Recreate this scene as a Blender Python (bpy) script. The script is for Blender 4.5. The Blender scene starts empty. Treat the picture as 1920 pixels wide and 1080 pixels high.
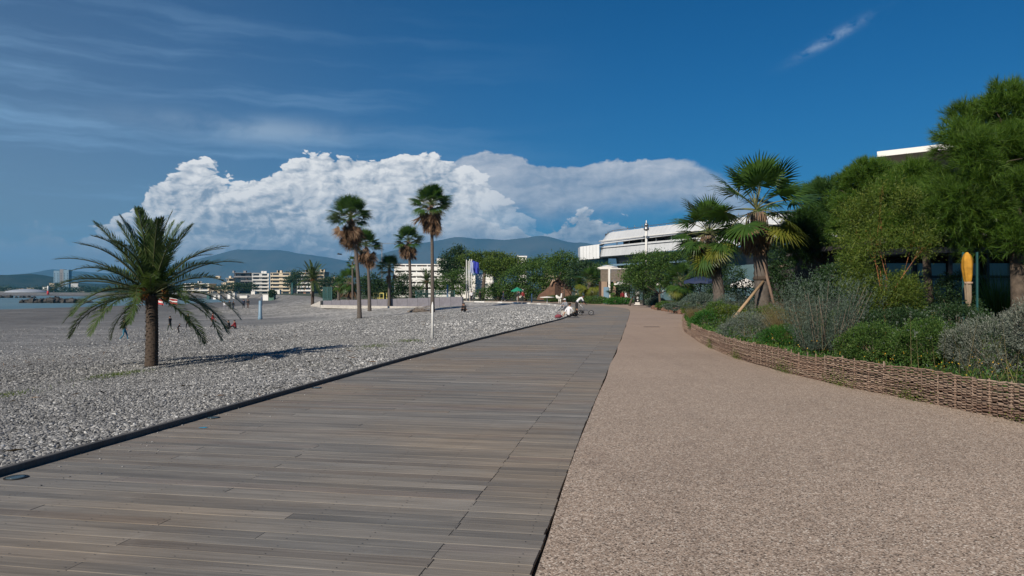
import bpy, math, random
import numpy as np
from mathutils import Vector, Matrix, Euler, Quaternion

S = bpy.context.scene
C = S.collection
R = math.radians
PI = math.pi
random.seed(11)
rng = np.random.default_rng(7)

# ------------------------------------------------------------------ camera
F = 1400.0            # focal length in pixels of the 1920 px wide photograph
HZ = 546.0            # horizon row
EYE = 1.65
cam_d = bpy.data.cameras.new('camera')
cam = bpy.data.objects.new('camera', cam_d)
C.objects.link(cam)
cam.location = (0, 0, EYE)
cam.rotation_euler = (R(90) + math.atan(6 / F), 0, 0)
cam_d.sensor_width = 36
cam_d.lens = F / 1920 * 36
cam_d.clip_start = 0.1
cam_d.clip_end = 60000
S.camera = cam

# ------------------------------------------------------------------ sun, exposure
SUN_EL = R(31)
SUN_AZ = R(32)        # shadows fall forward and 32 degrees to the right
to_sun = Vector((-math.sin(SUN_AZ) * math.cos(SUN_EL), -math.cos(SUN_AZ) * math.cos(SUN_EL), math.sin(SUN_EL)))
sd = bpy.data.lights.new('sun', 'SUN')
sun = bpy.data.objects.new('sun', sd)
C.objects.link(sun)
sd.energy = 5.0
sd.angle = R(0.5)
sd.color = (1.0, 0.90, 0.76)
sun.rotation_euler = to_sun.to_track_quat('Z', 'Y').to_euler()
S.view_settings.view_transform = 'Standard'
S.view_settings.look = 'None'
S.view_settings.exposure = 0.12
S.view_settings.gamma = 1
S.view_settings.use_curve_mapping = False
S.render.engine = 'CYCLES'
S.cycles.use_denoising = True
S.cycles.max_bounces = 6
S.cycles.diffuse_bounces = 2
S.cycles.glossy_bounces = 2
S.cycles.transmission_bounces = 3
S.cycles.transparent_max_bounces = 8
S.cycles.volume_bounces = 0
S.cycles.caustics_reflective = False
S.cycles.caustics_refractive = False


# ------------------------------------------------------------------ node helper
class NG:
    def __init__(self, tree):
        self.t = tree
        self.n = tree.nodes
        self.l = tree.links
        self.dim = '3D'

    def node(self, typ, **kw):
        nd = self.n.new(typ)
        ins = kw.pop('ins', {})
        for k, v in kw.items():
            setattr(nd, k, v)
        for k, v in ins.items():
            self.put(nd.inputs[k], v)
        return nd

    def put(self, sock, v):
        if isinstance(v, bpy.types.NodeSocket):
            self.l.new(v, sock)
        elif isinstance(v, bpy.types.Node):
            self.l.new(v.outputs[0], sock)
        else:
            if sock.type == 'RGBA' and len(v) == 3:
                v = (*v, 1)
            sock.default_value = v

    def m(self, op, a, b=0.0, c=0.0, clamp=False):
        nd = self.n.new('ShaderNodeMath')
        nd.operation = op
        nd.use_clamp = clamp
        self.put(nd.inputs[0], a)
        self.put(nd.inputs[1], b)
        self.put(nd.inputs[2], c)
        return nd.outputs[0]

    def vm(self, op, a, b=(0, 0, 0), scale=None):
        nd = self.n.new('ShaderNodeVectorMath')
        nd.operation = op
        self.put(nd.inputs[0], a)
        self.put(nd.inputs[1], b)
        if scale is not None:
            self.put(nd.inputs['Scale'], scale)
        return nd.outputs[0]

    def mix(self, f, a, b, blend='MIX'):
        nd = self.n.new('ShaderNodeMix')
        nd.data_type = 'RGBA'
        nd.blend_type = blend
        self.put(nd.inputs[0], f)
        self.put(nd.inputs[6], a)
        self.put(nd.inputs[7], b)
        return nd.outputs[2]

    def ss(self, x, lo, hi):
        nd = self.n.new('ShaderNodeMapRange')
        nd.interpolation_type = 'SMOOTHSTEP'
        self.put(nd.inputs[0], x)
        self.put(nd.inputs[1], lo)
        self.put(nd.inputs[2], hi)
        return nd.outputs[0]

    def rng(self, x, a, b, c, d):
        nd = self.n.new('ShaderNodeMapRange')
        for i, v in enumerate((x, a, b, c, d)):
            self.put(nd.inputs[i], v)
        return nd.outputs[0]

    def noise(self, vec, scale=5, detail=3, rough=0.5, lac=2.0, dist=0.0, dim=None):
        dim = dim or self.dim
        nd = self.n.new('ShaderNodeTexNoise')
        nd.noise_dimensions = dim
        if vec is not None:
            self.put(nd.inputs['Vector'], vec)
        for k, v in (('Scale', scale), ('Detail', detail), ('Roughness', rough), ('Lacunarity', lac), ('Distortion', dist)):
            self.put(nd.inputs[k], v)
        return nd.outputs[0]

    def voro(self, vec, scale=5, detail=0, rough=0.5, feature='F1', smooth=0.5, out=0, dim=None, rand=1.0):
        dim = dim or self.dim
        nd = self.n.new('ShaderNodeTexVoronoi')
        nd.feature = feature
        nd.voronoi_dimensions = dim
        if vec is not None:
            self.put(nd.inputs['Vector'], vec)
        self.put(nd.inputs['Scale'], scale)
        if feature in ('F1', 'SMOOTH_F1'):
            self.put(nd.inputs['Detail'], detail)
            self.put(nd.inputs['Roughness'], rough)
        self.put(nd.inputs['Randomness'], rand)
        if feature == 'SMOOTH_F1':
            self.put(nd.inputs['Smoothness'], smooth)
        return nd.outputs[out]

    def ramp(self, f, stops, interp='LINEAR'):
        nd = self.n.new('ShaderNodeValToRGB')
        nd.color_ramp.interpolation = interp
        self.put(nd.inputs[0], f)
        e = nd.color_ramp.elements
        while len(e) < len(stops):
            e.new(0.5)
        for i, (p, c) in enumerate(stops):
            e[i].position = p
            e[i].color = (*c, 1) if len(c) == 3 else c
        return nd.outputs[0]

    def curve(self, x, pts):
        """x in 0..1, pts list of (x,y) in 0..1"""
        nd = self.n.new('ShaderNodeFloatCurve')
        self.put(nd.inputs['Value'], x)
        cm = nd.mapping.curves[0]
        while len(cm.points) < len(pts):
            cm.points.new(0.5, 0.5)
        for i, (a, b) in enumerate(pts):
            cm.points[i].location = (a, b)
            cm.points[i].handle_type = 'AUTO_CLAMPED'
        nd.mapping.update()
        return nd.outputs[0]


# ------------------------------------------------------------------ world: blue sky, a bank of cumulus, thin cirrus
def azel(px, py):
    az = math.atan((px - 960) / F)
    return az, math.atan((HZ - py) / F * math.cos(az))


AZR, ELR = 1.3, 0.35


def sky_curve(g, azn, pts):
    out = []
    for px, py in pts:
        a, e = azel(px, py)
        out.append((a / AZR + 0.5, max(0, e / ELR)))
    return g.m('MULTIPLY', g.curve(azn, out), ELR)


def make_world():
    w = bpy.data.worlds.new('World')
    S.world = w
    w.use_nodes = True
    w.cycles.sampling_method = 'MANUAL'
    w.cycles.sample_map_resolution = 512
    nt = w.node_tree
    nt.nodes.clear()
    g = NG(nt)
    g.dim = '2D'
    sky = g.node('ShaderNodeTexSky', sky_type='NISHITA', sun_disc=False)
    sky.sun_elevation = SUN_EL
    sky.sun_rotation = R(180) + SUN_AZ
    sky.altitude = 0
    sky.air_density = 1.0
    sky.dust_density = 0.35
    sky.ozone_density = 2.2
    K = 0.085                                     # background strength
    base = g.mix(1.0, sky, SKY_TINT, 'MULTIPLY')
    tc = g.node('ShaderNodeTexCoord')
    d = tc.outputs['Generated']
    sep = g.node('ShaderNodeSeparateXYZ', ins={0: d})
    az = g.m('ARCTAN2', sep.outputs[0], sep.outputs[1])
    el = g.m('ARCSINE', sep.outputs[2])
    azn = g.m('ADD', g.m('DIVIDE', az, AZR), 0.5)

    def lin(*c):
        return tuple(v / K for v in c)
    # 2-D coordinates on the sky
    p = g.node('ShaderNodeCombineXYZ', ins={0: az, 1: g.m('MULTIPLY', el, 1.6), 2: 0.0}).outputs[0]
    wob = g.vm('SCALE', g.vm('SUBTRACT', g.node('ShaderNodeTexNoise', noise_dimensions='2D', ins={'Vector': p, 'Scale': 14.0, 'Detail': 3.0}).outputs[1], (0.5, 0.5, 0.5)), scale=0.030)
    pw = g.vm('ADD', p, wob)
    wobf = g.vm('SCALE', g.vm('SUBTRACT', g.node('ShaderNodeTexNoise', noise_dimensions='2D', ins={'Vector': p, 'Scale': 60.0, 'Detail': 4.0}).outputs[1], (0.5, 0.5, 0.5)), scale=0.008)
    pw = g.vm('ADD', pw, wobf)

    def puff(vec, scale, det, rough=0.55):
        return g.m('SUBTRACT', 1.0, g.voro(vec, scale, det, rough, 'F1'))
    off = (-0.006, 0.007, 0)
    puf = puff(pw, 13, 4, 0.62)
    puf2 = puff(g.vm('ADD', pw, off), 13, 4, 0.62)
    relief = g.m('SUBTRACT', puf, puf2)
    fb = g.noise(pw, 9, 8, 0.56)
    fb_big = g.noise(p, 3.2, 4, 0.5)
    fine = g.noise(pw, 40, 6, 0.6)

    # pale air towards the horizon, thicker over the sea on the left
    leftw = g.ss(az, 0.30, -0.62)
    hz = g.m('MULTIPLY', g.m('POWER', 2.718, g.m('MULTIPLY', g.m('ABSOLUTE', el), g.m('ADD', -8.2, g.m('MULTIPLY', leftw, 3.4)))), g.m('ADD', 0.54, g.m('MULTIPLY', leftw, 0.50)))
    hzc = g.mix(leftw, lin(0.125, 0.230, 0.40), lin(0.255, 0.315, 0.395))
    col = g.mix(g.m('MINIMUM', hz, 0.9), base, hzc)

    # cirrus veils, long and thin
    pc = g.vm('MULTIPLY', g.vm('ADD', p, g.vm('SCALE', wob, scale=0.8)), (1.0, 7.0, 1.0))
    rot = g.node('ShaderNodeVectorRotate', rotation_type='Z_AXIS', ins={'Vector': pc, 'Angle': R(5)}).outputs[0]
    cir = g.noise(rot, 2.6, 7, 0.55)
    cir = g.ss(cir, 0.42, 0.76)
    lw = g.m('MULTIPLY', g.ss(az, 0.16, -0.5), g.ss(el, 0.42, 0.16))
    cirf = g.m('MULTIPLY', g.m('MULTIPLY', cir, lw), 0.92)
    col = g.mix(cirf, col, lin(0.21, 0.36, 0.56))
    a0, e0 = azel(480, 243)
    flat = g.m('ADD', g.m('POWER', g.m('DIVIDE', g.m('SUBTRACT', az, a0), 0.13), 2.0), g.m('POWER', g.m('DIVIDE', g.m('SUBTRACT', el, e0), 0.015), 2.0))
    fl = g.m('MULTIPLY', g.m('POWER', 2.718, g.m('MULTIPLY', flat, -1.0)), g.rng(fb, 0.35, 0.62, 0.12, 0.75))
    col = g.mix(fl, col, lin(0.33, 0.43, 0.56))
    # one small wisp on the right
    a1, e1 = azel(1557, 73)
    dx = g.m('SUBTRACT', az, a1)
    dy = g.m('SUBTRACT', el, e1)
    ca, sa = math.cos(R(24)), math.sin(R(24))
    u = g.m('ADD', g.m('MULTIPLY', dx, ca), g.m('MULTIPLY', dy, sa))
    v = g.m('ADD', g.m('MULTIPLY', dx, -sa), g.m('MULTIPLY', dy, ca))
    wsp = g.m('ADD', g.m('POWER', g.m('DIVIDE', u, 0.038), 2.0), g.m('POWER', g.m('DIVIDE', v, 0.0055), 2.0))
    wf = g.m('MULTIPLY', g.m('POWER', 2.718, g.m('MULTIPLY', wsp, -1.0)), g.rng(fine, 0.36, 0.62, 0.0, 0.62))
    col = g.mix(wf, col, lin(0.30, 0.40, 0.56))

    def layer(col, top, disp, soft, bright, body, dark, sh_lo, sh_hi, opacity):
        """top: height of the cloud edge; disp: its noise; bright/dark: colours; body: depth over which it greys"""
        edge = g.m('SUBTRACT', g.m('ADD', top, disp), el)
        mask = g.m('MULTIPLY', g.ss(edge, 0.0, soft), opacity)
        depth = g.m('POWER', 2.718, g.m('MULTIPLY', g.m('MAXIMUM', edge, 0.0), -1.0 / body))
        near = g.m('ADD', 0.35, g.m('MULTIPLY', depth, 0.75))
        sh = g.m('ADD', g.m('MULTIPLY', relief, 2.1), g.m('MULTIPLY', g.m('SUBTRACT', puf, 0.56), 0.7))
        sh = g.m('MULTIPLY', sh, near)
        sh = g.m('ADD', sh, g.m('MULTIPLY', g.m('SUBTRACT', fb, 0.5), 1.25))
        sh = g.m('ADD', sh, g.m('MULTIPLY', g.m('SUBTRACT', fb_big, 0.5), 2.6))
        sh = g.m('ADD', sh, g.m('MULTIPLY', g.m('SUBTRACT', fine, 0.5), 0.7))
        k = g.m('ADD', g.m('MULTIPLY', depth, sh_hi), g.m('MULTIPLY', sh, sh_lo))
        return g.m('MAXIMUM', g.m('MINIMUM', k, 1.0), 0.0), mask, edge

    # far anvil: the long grey bank on the right
    t3 = sky_curve(g, azn, [(0, 545), (700, 480), (850, 300), (900, 291), (960, 292), (1030, 303), (1100, 299), (1200, 294), (1300, 293), (1345, 312), (1400, 345), (1500, 395), (1700, 500), (1900, 545)])
    k3, m3, e3 = layer(col, t3, g.m('ADD', g.m('MULTIPLY', g.m('SUBTRACT', fb, 0.5), 0.034), g.m('MULTIPLY', g.m('SUBTRACT', fine, 0.5), 0.014)), g.m('ADD', 0.004, g.m('MULTIPLY', g.ss(az, 0.20, 0.36), 0.05)), None, 0.12, None, 0.30, 0.74, 1.0)
    band3 = g.noise(g.vm('MULTIPLY', pw, (1.0, 3.2, 1.0)), 6.5, 6, 0.6)
    k3 = g.m('ADD', g.m('MULTIPLY', k3, 0.75), g.m('MULTIPLY', g.m('SUBTRACT', band3, 0.42), 1.5))
    k3 = g.m('MAXIMUM', g.m('MINIMUM', k3, 1.0), 0.0)
    fade3 = g.m('MULTIPLY', g.ss(e3, 0.088, 0.048), g.ss(az, 0.42, 0.26))
    c3 = g.mix(k3, lin(0.230, 0.295, 0.405), lin(0.58, 0.60, 0.65))
    col = g.mix(g.m('MULTIPLY', g.m('MULTIPLY', m3, fade3), 0.92), col, c3)

    # main cumulus bank
    t1 = sky_curve(g, azn, [(0, 408), (60, 396), (95, 388), (140, 412), (205, 398), (240, 372), (270, 342), (305, 318), (340, 299), (372, 289), (402, 300), (425, 316), (462, 326), (480, 300), (520, 286), (590, 272), (690, 266), (790, 264), (840, 272), (878, 280), (900, 312), (960, 362), (1060, 420), (1200, 480), (1500, 540), (1919, 545)])
    disp1 = g.m('ADD', g.m('ADD', g.m('MULTIPLY', g.m('SUBTRACT', puf, 0.62), 0.024), g.m('MULTIPLY', g.m('SUBTRACT', fb, 0.5), 0.030)), g.m('MULTIPLY', g.m('SUBTRACT', fine, 0.5), 0.006))
    disp1 = g.m('MINIMUM', disp1, 0.011)
    softn = g.m('ADD', 0.0030, g.m('MULTIPLY', g.ss(az, -0.50, -0.60), 0.02))
    k1, m1, e1_ = layer(col, t1, disp1, softn, None, 0.12, None, 0.62, 0.92, 1.0)
    weak = g.m('SUBTRACT', 1.0, g.m('MULTIPLY', g.ss(az, -0.44, -0.56), 0.62))
    c1 = g.mix(g.m('MULTIPLY', k1, weak), lin(0.27, 0.33, 0.42), lin(0.88, 0.87, 0.86))
    low = g.ss(el, 0.03, 0.085)
    c1 = g.mix(low, lin(0.225, 0.280, 0.365), c1)
    rfade = g.ss(az, 0.10, -0.10)
    col = g.mix(g.m('MULTIPLY', g.m('MULTIPLY', m1, rfade), g.m('SUBTRACT', 1.0, g.m('MULTIPLY', g.ss(az, -0.47, -0.57), 0.5))), col, c1)

    # low row of cumulus in front of the hills
    t2 = sky_curve(g, azn, [(0, 470), (180, 470), (330, 440), (400, 420), (440, 412), (475, 424), (530, 408), (570, 428), (650, 440), (710, 408), (760, 390), (830, 396), (862, 388), (912, 384), (945, 398), (965, 392), (1000, 412), (1035, 398), (1075, 378), (1100, 370), (1140, 388), (1170, 386), (1220, 398), (1300, 400), (1400, 412), (1520, 470), (1919, 500)])
    disp2 = g.m('ADD', g.m('MULTIPLY', g.m('SUBTRACT', puf, 0.62), 0.026), g.m('MULTIPLY', g.m('SUBTRACT', fb, 0.5), 0.012))
    k2, m2, e2_ = layer(col, t2, disp2, 0.004, None, 0.020, None, 0.45, 0.82, 1.0)
    c2 = g.mix(k2, lin(0.185, 0.245, 0.345), lin(0.74, 0.75, 0.77))
    op2 = g.m('MULTIPLY', g.ss(az, 0.42, 0.24), g.ss(az, -0.50, -0.36))
    op2 = g.m('MULTIPLY', op2, g.rng(g.ss(az, -0.20, -0.12), 0.0, 1.0, 0.72, 0.97))
    col = g.mix(g.m('MULTIPLY', m2, op2), col, c2)
    # below the horizon
    col = g.mix(g.ss(el, 0.0, -0.02), col, lin(0.08, 0.11, 0.15))
    bg = g.node('ShaderNodeBackground', ins={0: col, 1: K})
    out = g.node('ShaderNodeOutputWorld', ins={0: bg})


SKY_TINT = (0.0, 0.310, 0.60)
make_world()


# ------------------------------------------------------------------ objects, tags, meshes
def tag(o, label=None, cat=None, group=None, kind=None):
    if label: o['label'] = label
    if cat: o['category'] = cat
    if group: o['group'] = group
    if kind: o['kind'] = kind
    return o


def empty(name, loc, rz=0, label=None, cat=None, group=None):
    o = bpy.data.objects.new(name, None)
    C.objects.link(o)
    o.location = loc
    o.rotation_euler = (0, 0, rz)
    o.empty_display_size = 0.2
    return tag(o, label, cat, group)


def link(name, me, parent=None, loc=None, rot=None, scale=None):
    o = bpy.data.objects.new(name, me)
    C.objects.link(o)
    if parent is not None: o.parent = parent
    if loc is not None: o.location = loc
    if rot is not None: o.rotation_euler = rot
    if scale is not None: o.scale = scale if hasattr(scale, '__len__') else (scale,) * 3
    return o


def mesh_np(name, V, faces, mats, smooth=False, uv=None):
    """faces: list of (int array (m,k), material index)"""
    me = bpy.data.meshes.new(name)
    V = np.asarray(V, dtype=np.float32)
    me.vertices.add(len(V))
    me.vertices.foreach_set('co', V.ravel())
    nl = sum(f.size for f, _ in faces)
    nf = sum(len(f) for f, _ in faces)
    me.loops.add(nl)
    me.polygons.add(nf)
    me.loops.foreach_set('vertex_index', np.concatenate([np.asarray(f, dtype=np.int32).ravel() for f, _ in faces]))
    st, mi, p = [], [], 0
    for f, m in faces:
        k = f.shape[1]
        st.append(p + np.arange(len(f)) * k)
        p += f.size
        mi.append(np.full(len(f), m))
    me.polygons.foreach_set('loop_start', np.concatenate(st).astype(np.int32))
    me.polygons.foreach_set('material_index', np.concatenate(mi).astype(np.int32))
    if smooth:
        me.polygons.foreach_set('use_smooth', np.ones(nf, dtype=bool))
    for m in (mats if isinstance(mats, (list, tuple)) else [mats]):
        me.materials.append(m)
    me.update(calc_edges=True)
    return me


class MB:
    """collects boxes, bars, tubes and free faces for ONE mesh"""
    def __init__(self):
        self.v, self.f, self.mi, self.sm = [], [], [], []

    def add(self, vs, fs, m=0, smooth=False):
        o = len(self.v)
        self.v += [tuple(v) for v in vs]
        self.f += [tuple(i + o for i in f) for f in fs]
        self.mi += [m] * len(fs)
        self.sm += [smooth] * len(fs)
        return self

    def box(self, c, s, rz=0, m=0, M=None):
        hx, hy, hz = s[0] / 2, s[1] / 2, s[2] / 2
        vs = [(x, y, z) for z in (-hz, hz) for x, y in ((-hx, -hy), (hx, -hy), (hx, hy), (-hx, hy))]
        if M is None: M = Matrix.Rotation(rz, 3, 'Z')
        c = Vector(c)
        vs = [M @ Vector(v) + c for v in vs]
        return self.add(vs, [(3, 2, 1, 0), (4, 5, 6, 7), (0, 1, 5, 4), (1, 2, 6, 5), (2, 3, 7, 6), (3, 0, 4, 7)], m)

    def tube(self, pts, rad, n=8, m=0, cap=True, smooth=True):
        pts = [Vector(p) for p in pts]
        if not hasattr(rad, '__len__'): rad = [rad] * len(pts)
        vs = []
        up = Vector((0, 0, 1))
        t0 = (pts[1] - pts[0]).normalized()
        a = t0.cross(up if abs(t0.z) < 0.95 else Vector((1, 0, 0))).normalized()
        for i, p in enumerate(pts):
            t = (pts[min(i + 1, len(pts) - 1)] - pts[max(i - 1, 0)])
            if t.length < 1e-9: t = t0
            t = t.normalized()
            a = (a - t * a.dot(t)).normalized()
            b = t.cross(a)
            for k in range(n):
                q = 2 * PI * k / n
                vs.append(p + (a * math.cos(q) + b * math.sin(q)) * rad[i])
        fs = []
        for i in range(len(pts) - 1):
            for k in range(n):
                fs.append((i * n + k, i * n + (k + 1) % n, (i + 1) * n + (k + 1) % n, (i + 1) * n + k))
        self.add(vs, fs, m, smooth)
        if cap:
            o = len(self.v) - len(vs)
            self.f += [tuple(o + k for k in range(n - 1, -1, -1)), tuple(o + (len(pts) - 1) * n + k for k in range(n))]
            self.mi += [m, m]
            self.sm += [False, False]
        return self

    def lathe(self, prof, n=16, c=(0, 0, 0), m=0, smooth=True):
        vs, fs = [], []
        for r, z in prof:
            for k in range(n):
                q = 2 * PI * k / n
                vs.append((c[0] + r * math.cos(q), c[1] + r * math.sin(q), c[2] + z))
        for i in range(len(prof) - 1):
            for k in range(n):
                fs.append((i * n + k, i * n + (k + 1) % n, (i + 1) * n + (k + 1) % n, (i + 1) * n + k))
        fs.append(tuple(range(n - 1, -1, -1)))
        fs.append(tuple((len(prof) - 1) * n + k for k in range(n)))
        return self.add(vs, fs, m, smooth)

    def ball(self, c, r, n=8, m=0):
        r = r if hasattr(r, '__len__') else (r, r, r)
        prof = [(math.sin(PI * i / n), -math.cos(PI * i / n)) for i in range(n + 1)]
        vs, fs = [], []
        k2 = n + 2
        for s, z in prof:
            for k in range(k2):
                q = 2 * PI * k / k2
                vs.append((c[0] + r[0] * max(s, 1e-3) * math.cos(q), c[1] + r[1] * max(s, 1e-3) * math.sin(q), c[2] + r[2] * z))
        for i in range(n):
            for k in range(k2):
                fs.append((i * k2 + k, i * k2 + (k + 1) % k2, (i + 1) * k2 + (k + 1) % k2, (i + 1) * k2 + k))
        return self.add(vs, fs, m, True)

    def prism(self, poly, z0, z1, m=0):
        n = len(poly)
        vs = [(x, y, z0) for x, y in poly] + [(x, y, z1) for x, y in poly]
        fs = [tuple(range(n - 1, -1, -1)), tuple(range(n, 2 * n))] + [(i, (i + 1) % n, n + (i + 1) % n, n + i) for i in range(n)]
        return self.add(vs, fs, m)

    def mesh(self, name, mats):
        me = bpy.data.meshes.new(name)
        me.from_pydata([tuple(v) for v in self.v], [], self.f)
        for mt in (mats if isinstance(mats, (list, tuple)) else [mats]): me.materials.append(mt)
        me.polygons.foreach_set('material_index', self.mi)
        me.polygons.foreach_set('use_smooth', self.sm)
        me.update()
        return me

    def build(self, name, mats, parent=None, loc=None, rot=None):
        return link(name, self.mesh(name, mats), parent, loc, rot)


def copy_tree(o, parent=None):
    c = o.copy()
    C.objects.link(c)
    c.parent = parent
    for ch in list(o.children): copy_tree(ch, c)
    return c


# ------------------------------------------------------------------ materials
def new_mat(name):
    m = bpy.data.materials.new(name)
    m.use_nodes = True
    nt = m.node_tree
    nt.nodes.clear()
    g = NG(nt)
    g.out = g.node('ShaderNodeOutputMaterial')
    g.mat = m
    return g


def plain(name, col, rough=0.7, var=0.12, scale=8.0, metal=0.0, spec=0.4, bump=0.0):
    g = new_mat(name)
    tc = g.node('ShaderNodeTexCoord').outputs['Object']
    n = g.noise(tc, scale, 5, 0.6)
    k = g.rng(n, 0.3, 0.7, 1 - var, 1 + var)
    c = g.vm('SCALE', tuple(col), scale=k)
    b = g.node('ShaderNodeBsdfPrincipled', ins={'Base Color': c, 'Roughness': rough, 'Metallic': metal, 'Specular IOR Level': spec})
    if bump:
        g.put(b.inputs['Normal'], g.node('ShaderNodeBump', ins={'Height': n, 'Strength': bump, 'Distance': 0.02}).outputs[0])
    g.put(g.out.inputs[0], b.outputs[0])
    return g.mat


def leaf_mat(name, c1, c2, trans=0.3, rough=0.55, spec=0.3, c3=None):
    """per-leaf colour between c1 and c2, a little light let through"""
    g = new_mat(name)
    geo = g.node('ShaderNodeNewGeometry')
    r = geo.outputs['Random Per Island']
    stops = [(0.0, c1), (0.75, c2), (1.0, c3 or c2)]
    col = g.ramp(r, stops)
    tc = g.node('ShaderNodeTexCoord').outputs['Object']
    big = g.rng(g.noise(tc, 1.3, 2, 0.5), 0.3, 0.7, 0.78, 1.22)
    col = g.vm('SCALE', col, scale=big)
    b = g.node('ShaderNodeBsdfPrincipled', ins={'Base Color': col, 'Roughness': rough, 'Specular IOR Level': spec})
    t = g.node('ShaderNodeBsdfTranslucent', ins={'Color': g.vm('MULTIPLY', col, (1.15, 1.25, 0.6))})
    mx = g.node('ShaderNodeMixShader', ins={0: trans, 1: b.outputs[0], 2: t.outputs[0]})
    g.put(g.out.inputs[0], mx.outputs[0])
    return g.mat


# ------------------------------------------------------------------ the lie of the land
KERB = [(-400, -72.5), (-60, -15.7), (-5, -6.5), (6.65, -4.56), (17.6, -2.62), (24.6, -1.25), (34, 0.8), (42.8, 2.75), (52, 4.3), (60, 5.15), (70, 5.7), (82, 5.6), (92, 4.6), (102, 1.8), (111, -2.5), (118, -8), (126, -16), (138, -28), (170, -42), (250, -66), (400, -130), (600, -250), (800, -420), (1200, -900), (9000, -8000)]
RIGHT = [(-400, -66.2), (-60, -10.2), (-5, -1.45), (4.3, 0.10), (8.6, 0.79), (24.6, 3.56), (34, 5.15), (45, 7.0), (54, 8.5), (62, 9.8), (68, 10.65), (74, 11.05), (80, 10.8), (90, 9.9), (102, 7.2), (112, 2.2)]
FENCE = [(9.0, -6.0), (7.6, 0.0), (6.75, 5.0), (6.41, 9.35), (6.27, 10.13), (6.06, 11.55), (5.78, 12.76), (5.58, 15.0), (5.50, 17.3), (5.58, 19.6), (6.05, 24.0), (6.55, 27.2), (7.03, 30.4), (7.9, 34.5), (9.0, 39.0), (10.9, 46.0), (12.3, 52.5)]
XS = [(-600, -230), (-400, -230), (0, -162), (150, -134), (200, -130), (280, -119), (340, -126), (480, -190), (600, -300), (720, -450), (800, -800), (870, -2500), (9000, -30000)]
PROF = [(-9, 0.0), (0, -0.045), (3, -0.07), (6.5, -0.26), (12, -0.62), (20, -1.2), (33, -2.2), (45, -2.42), (100, -2.6), (140, -2.8), (157, -3.0), (185, -3.9), (400, -8), (1e6, -8)]


def interp(tab, x):
    a = np.array(tab)
    return np.interp(x, a[:, 0], a[:, 1])


def kx(y): return interp(KERB, y)


def rx(y): return interp(RIGHT, y)


def wave2(x, y):
    return (0.5 * np.sin(x * 0.31 + 1.3 * np.sin(y * 0.17)) + 0.3 * np.sin(x * 0.83 + y * 0.37 + 2) + 0.2 * np.sin(y * 1.31 - x * 0.6))


def beach_z(x, y):
    k = kx(y)
    s = (k - x)
    W = np.maximum(k - interp(XS, y), 20)
    f = np.where(np.asarray(y) < 150, 1.0, 157.0 / W)
    z = interp(PROF, s * f)
    amp = 0.07 * np.clip(s / 6, 0, 1) * np.clip((160 - s) / 40, 0, 1)
    return z + amp * wave2(x, y)


def ground(px, py, dmax=900):
    """the point of the beach seen at a pixel"""
    d = 3.0
    last = None
    while d < dmax:
        x = (px - 960) / F * d
        z = EYE + (HZ - py) * d / F
        h = float(beach_z(x, d))
        if z <= h: return Vector((x, d, h))
        last = (x, d)
        d *= 1.004
    return Vector((last[0], last[1], float(beach_z(*last))))


def at(px, py, z=0.0):
    d = (EYE - z) * F / (py - HZ)
    return Vector(((px - 960) / F * d, d, z))


def XD(px, d): return (px - 960) / F * d


def ZD(py, d): return EYE + (HZ - py) * d / F


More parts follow.
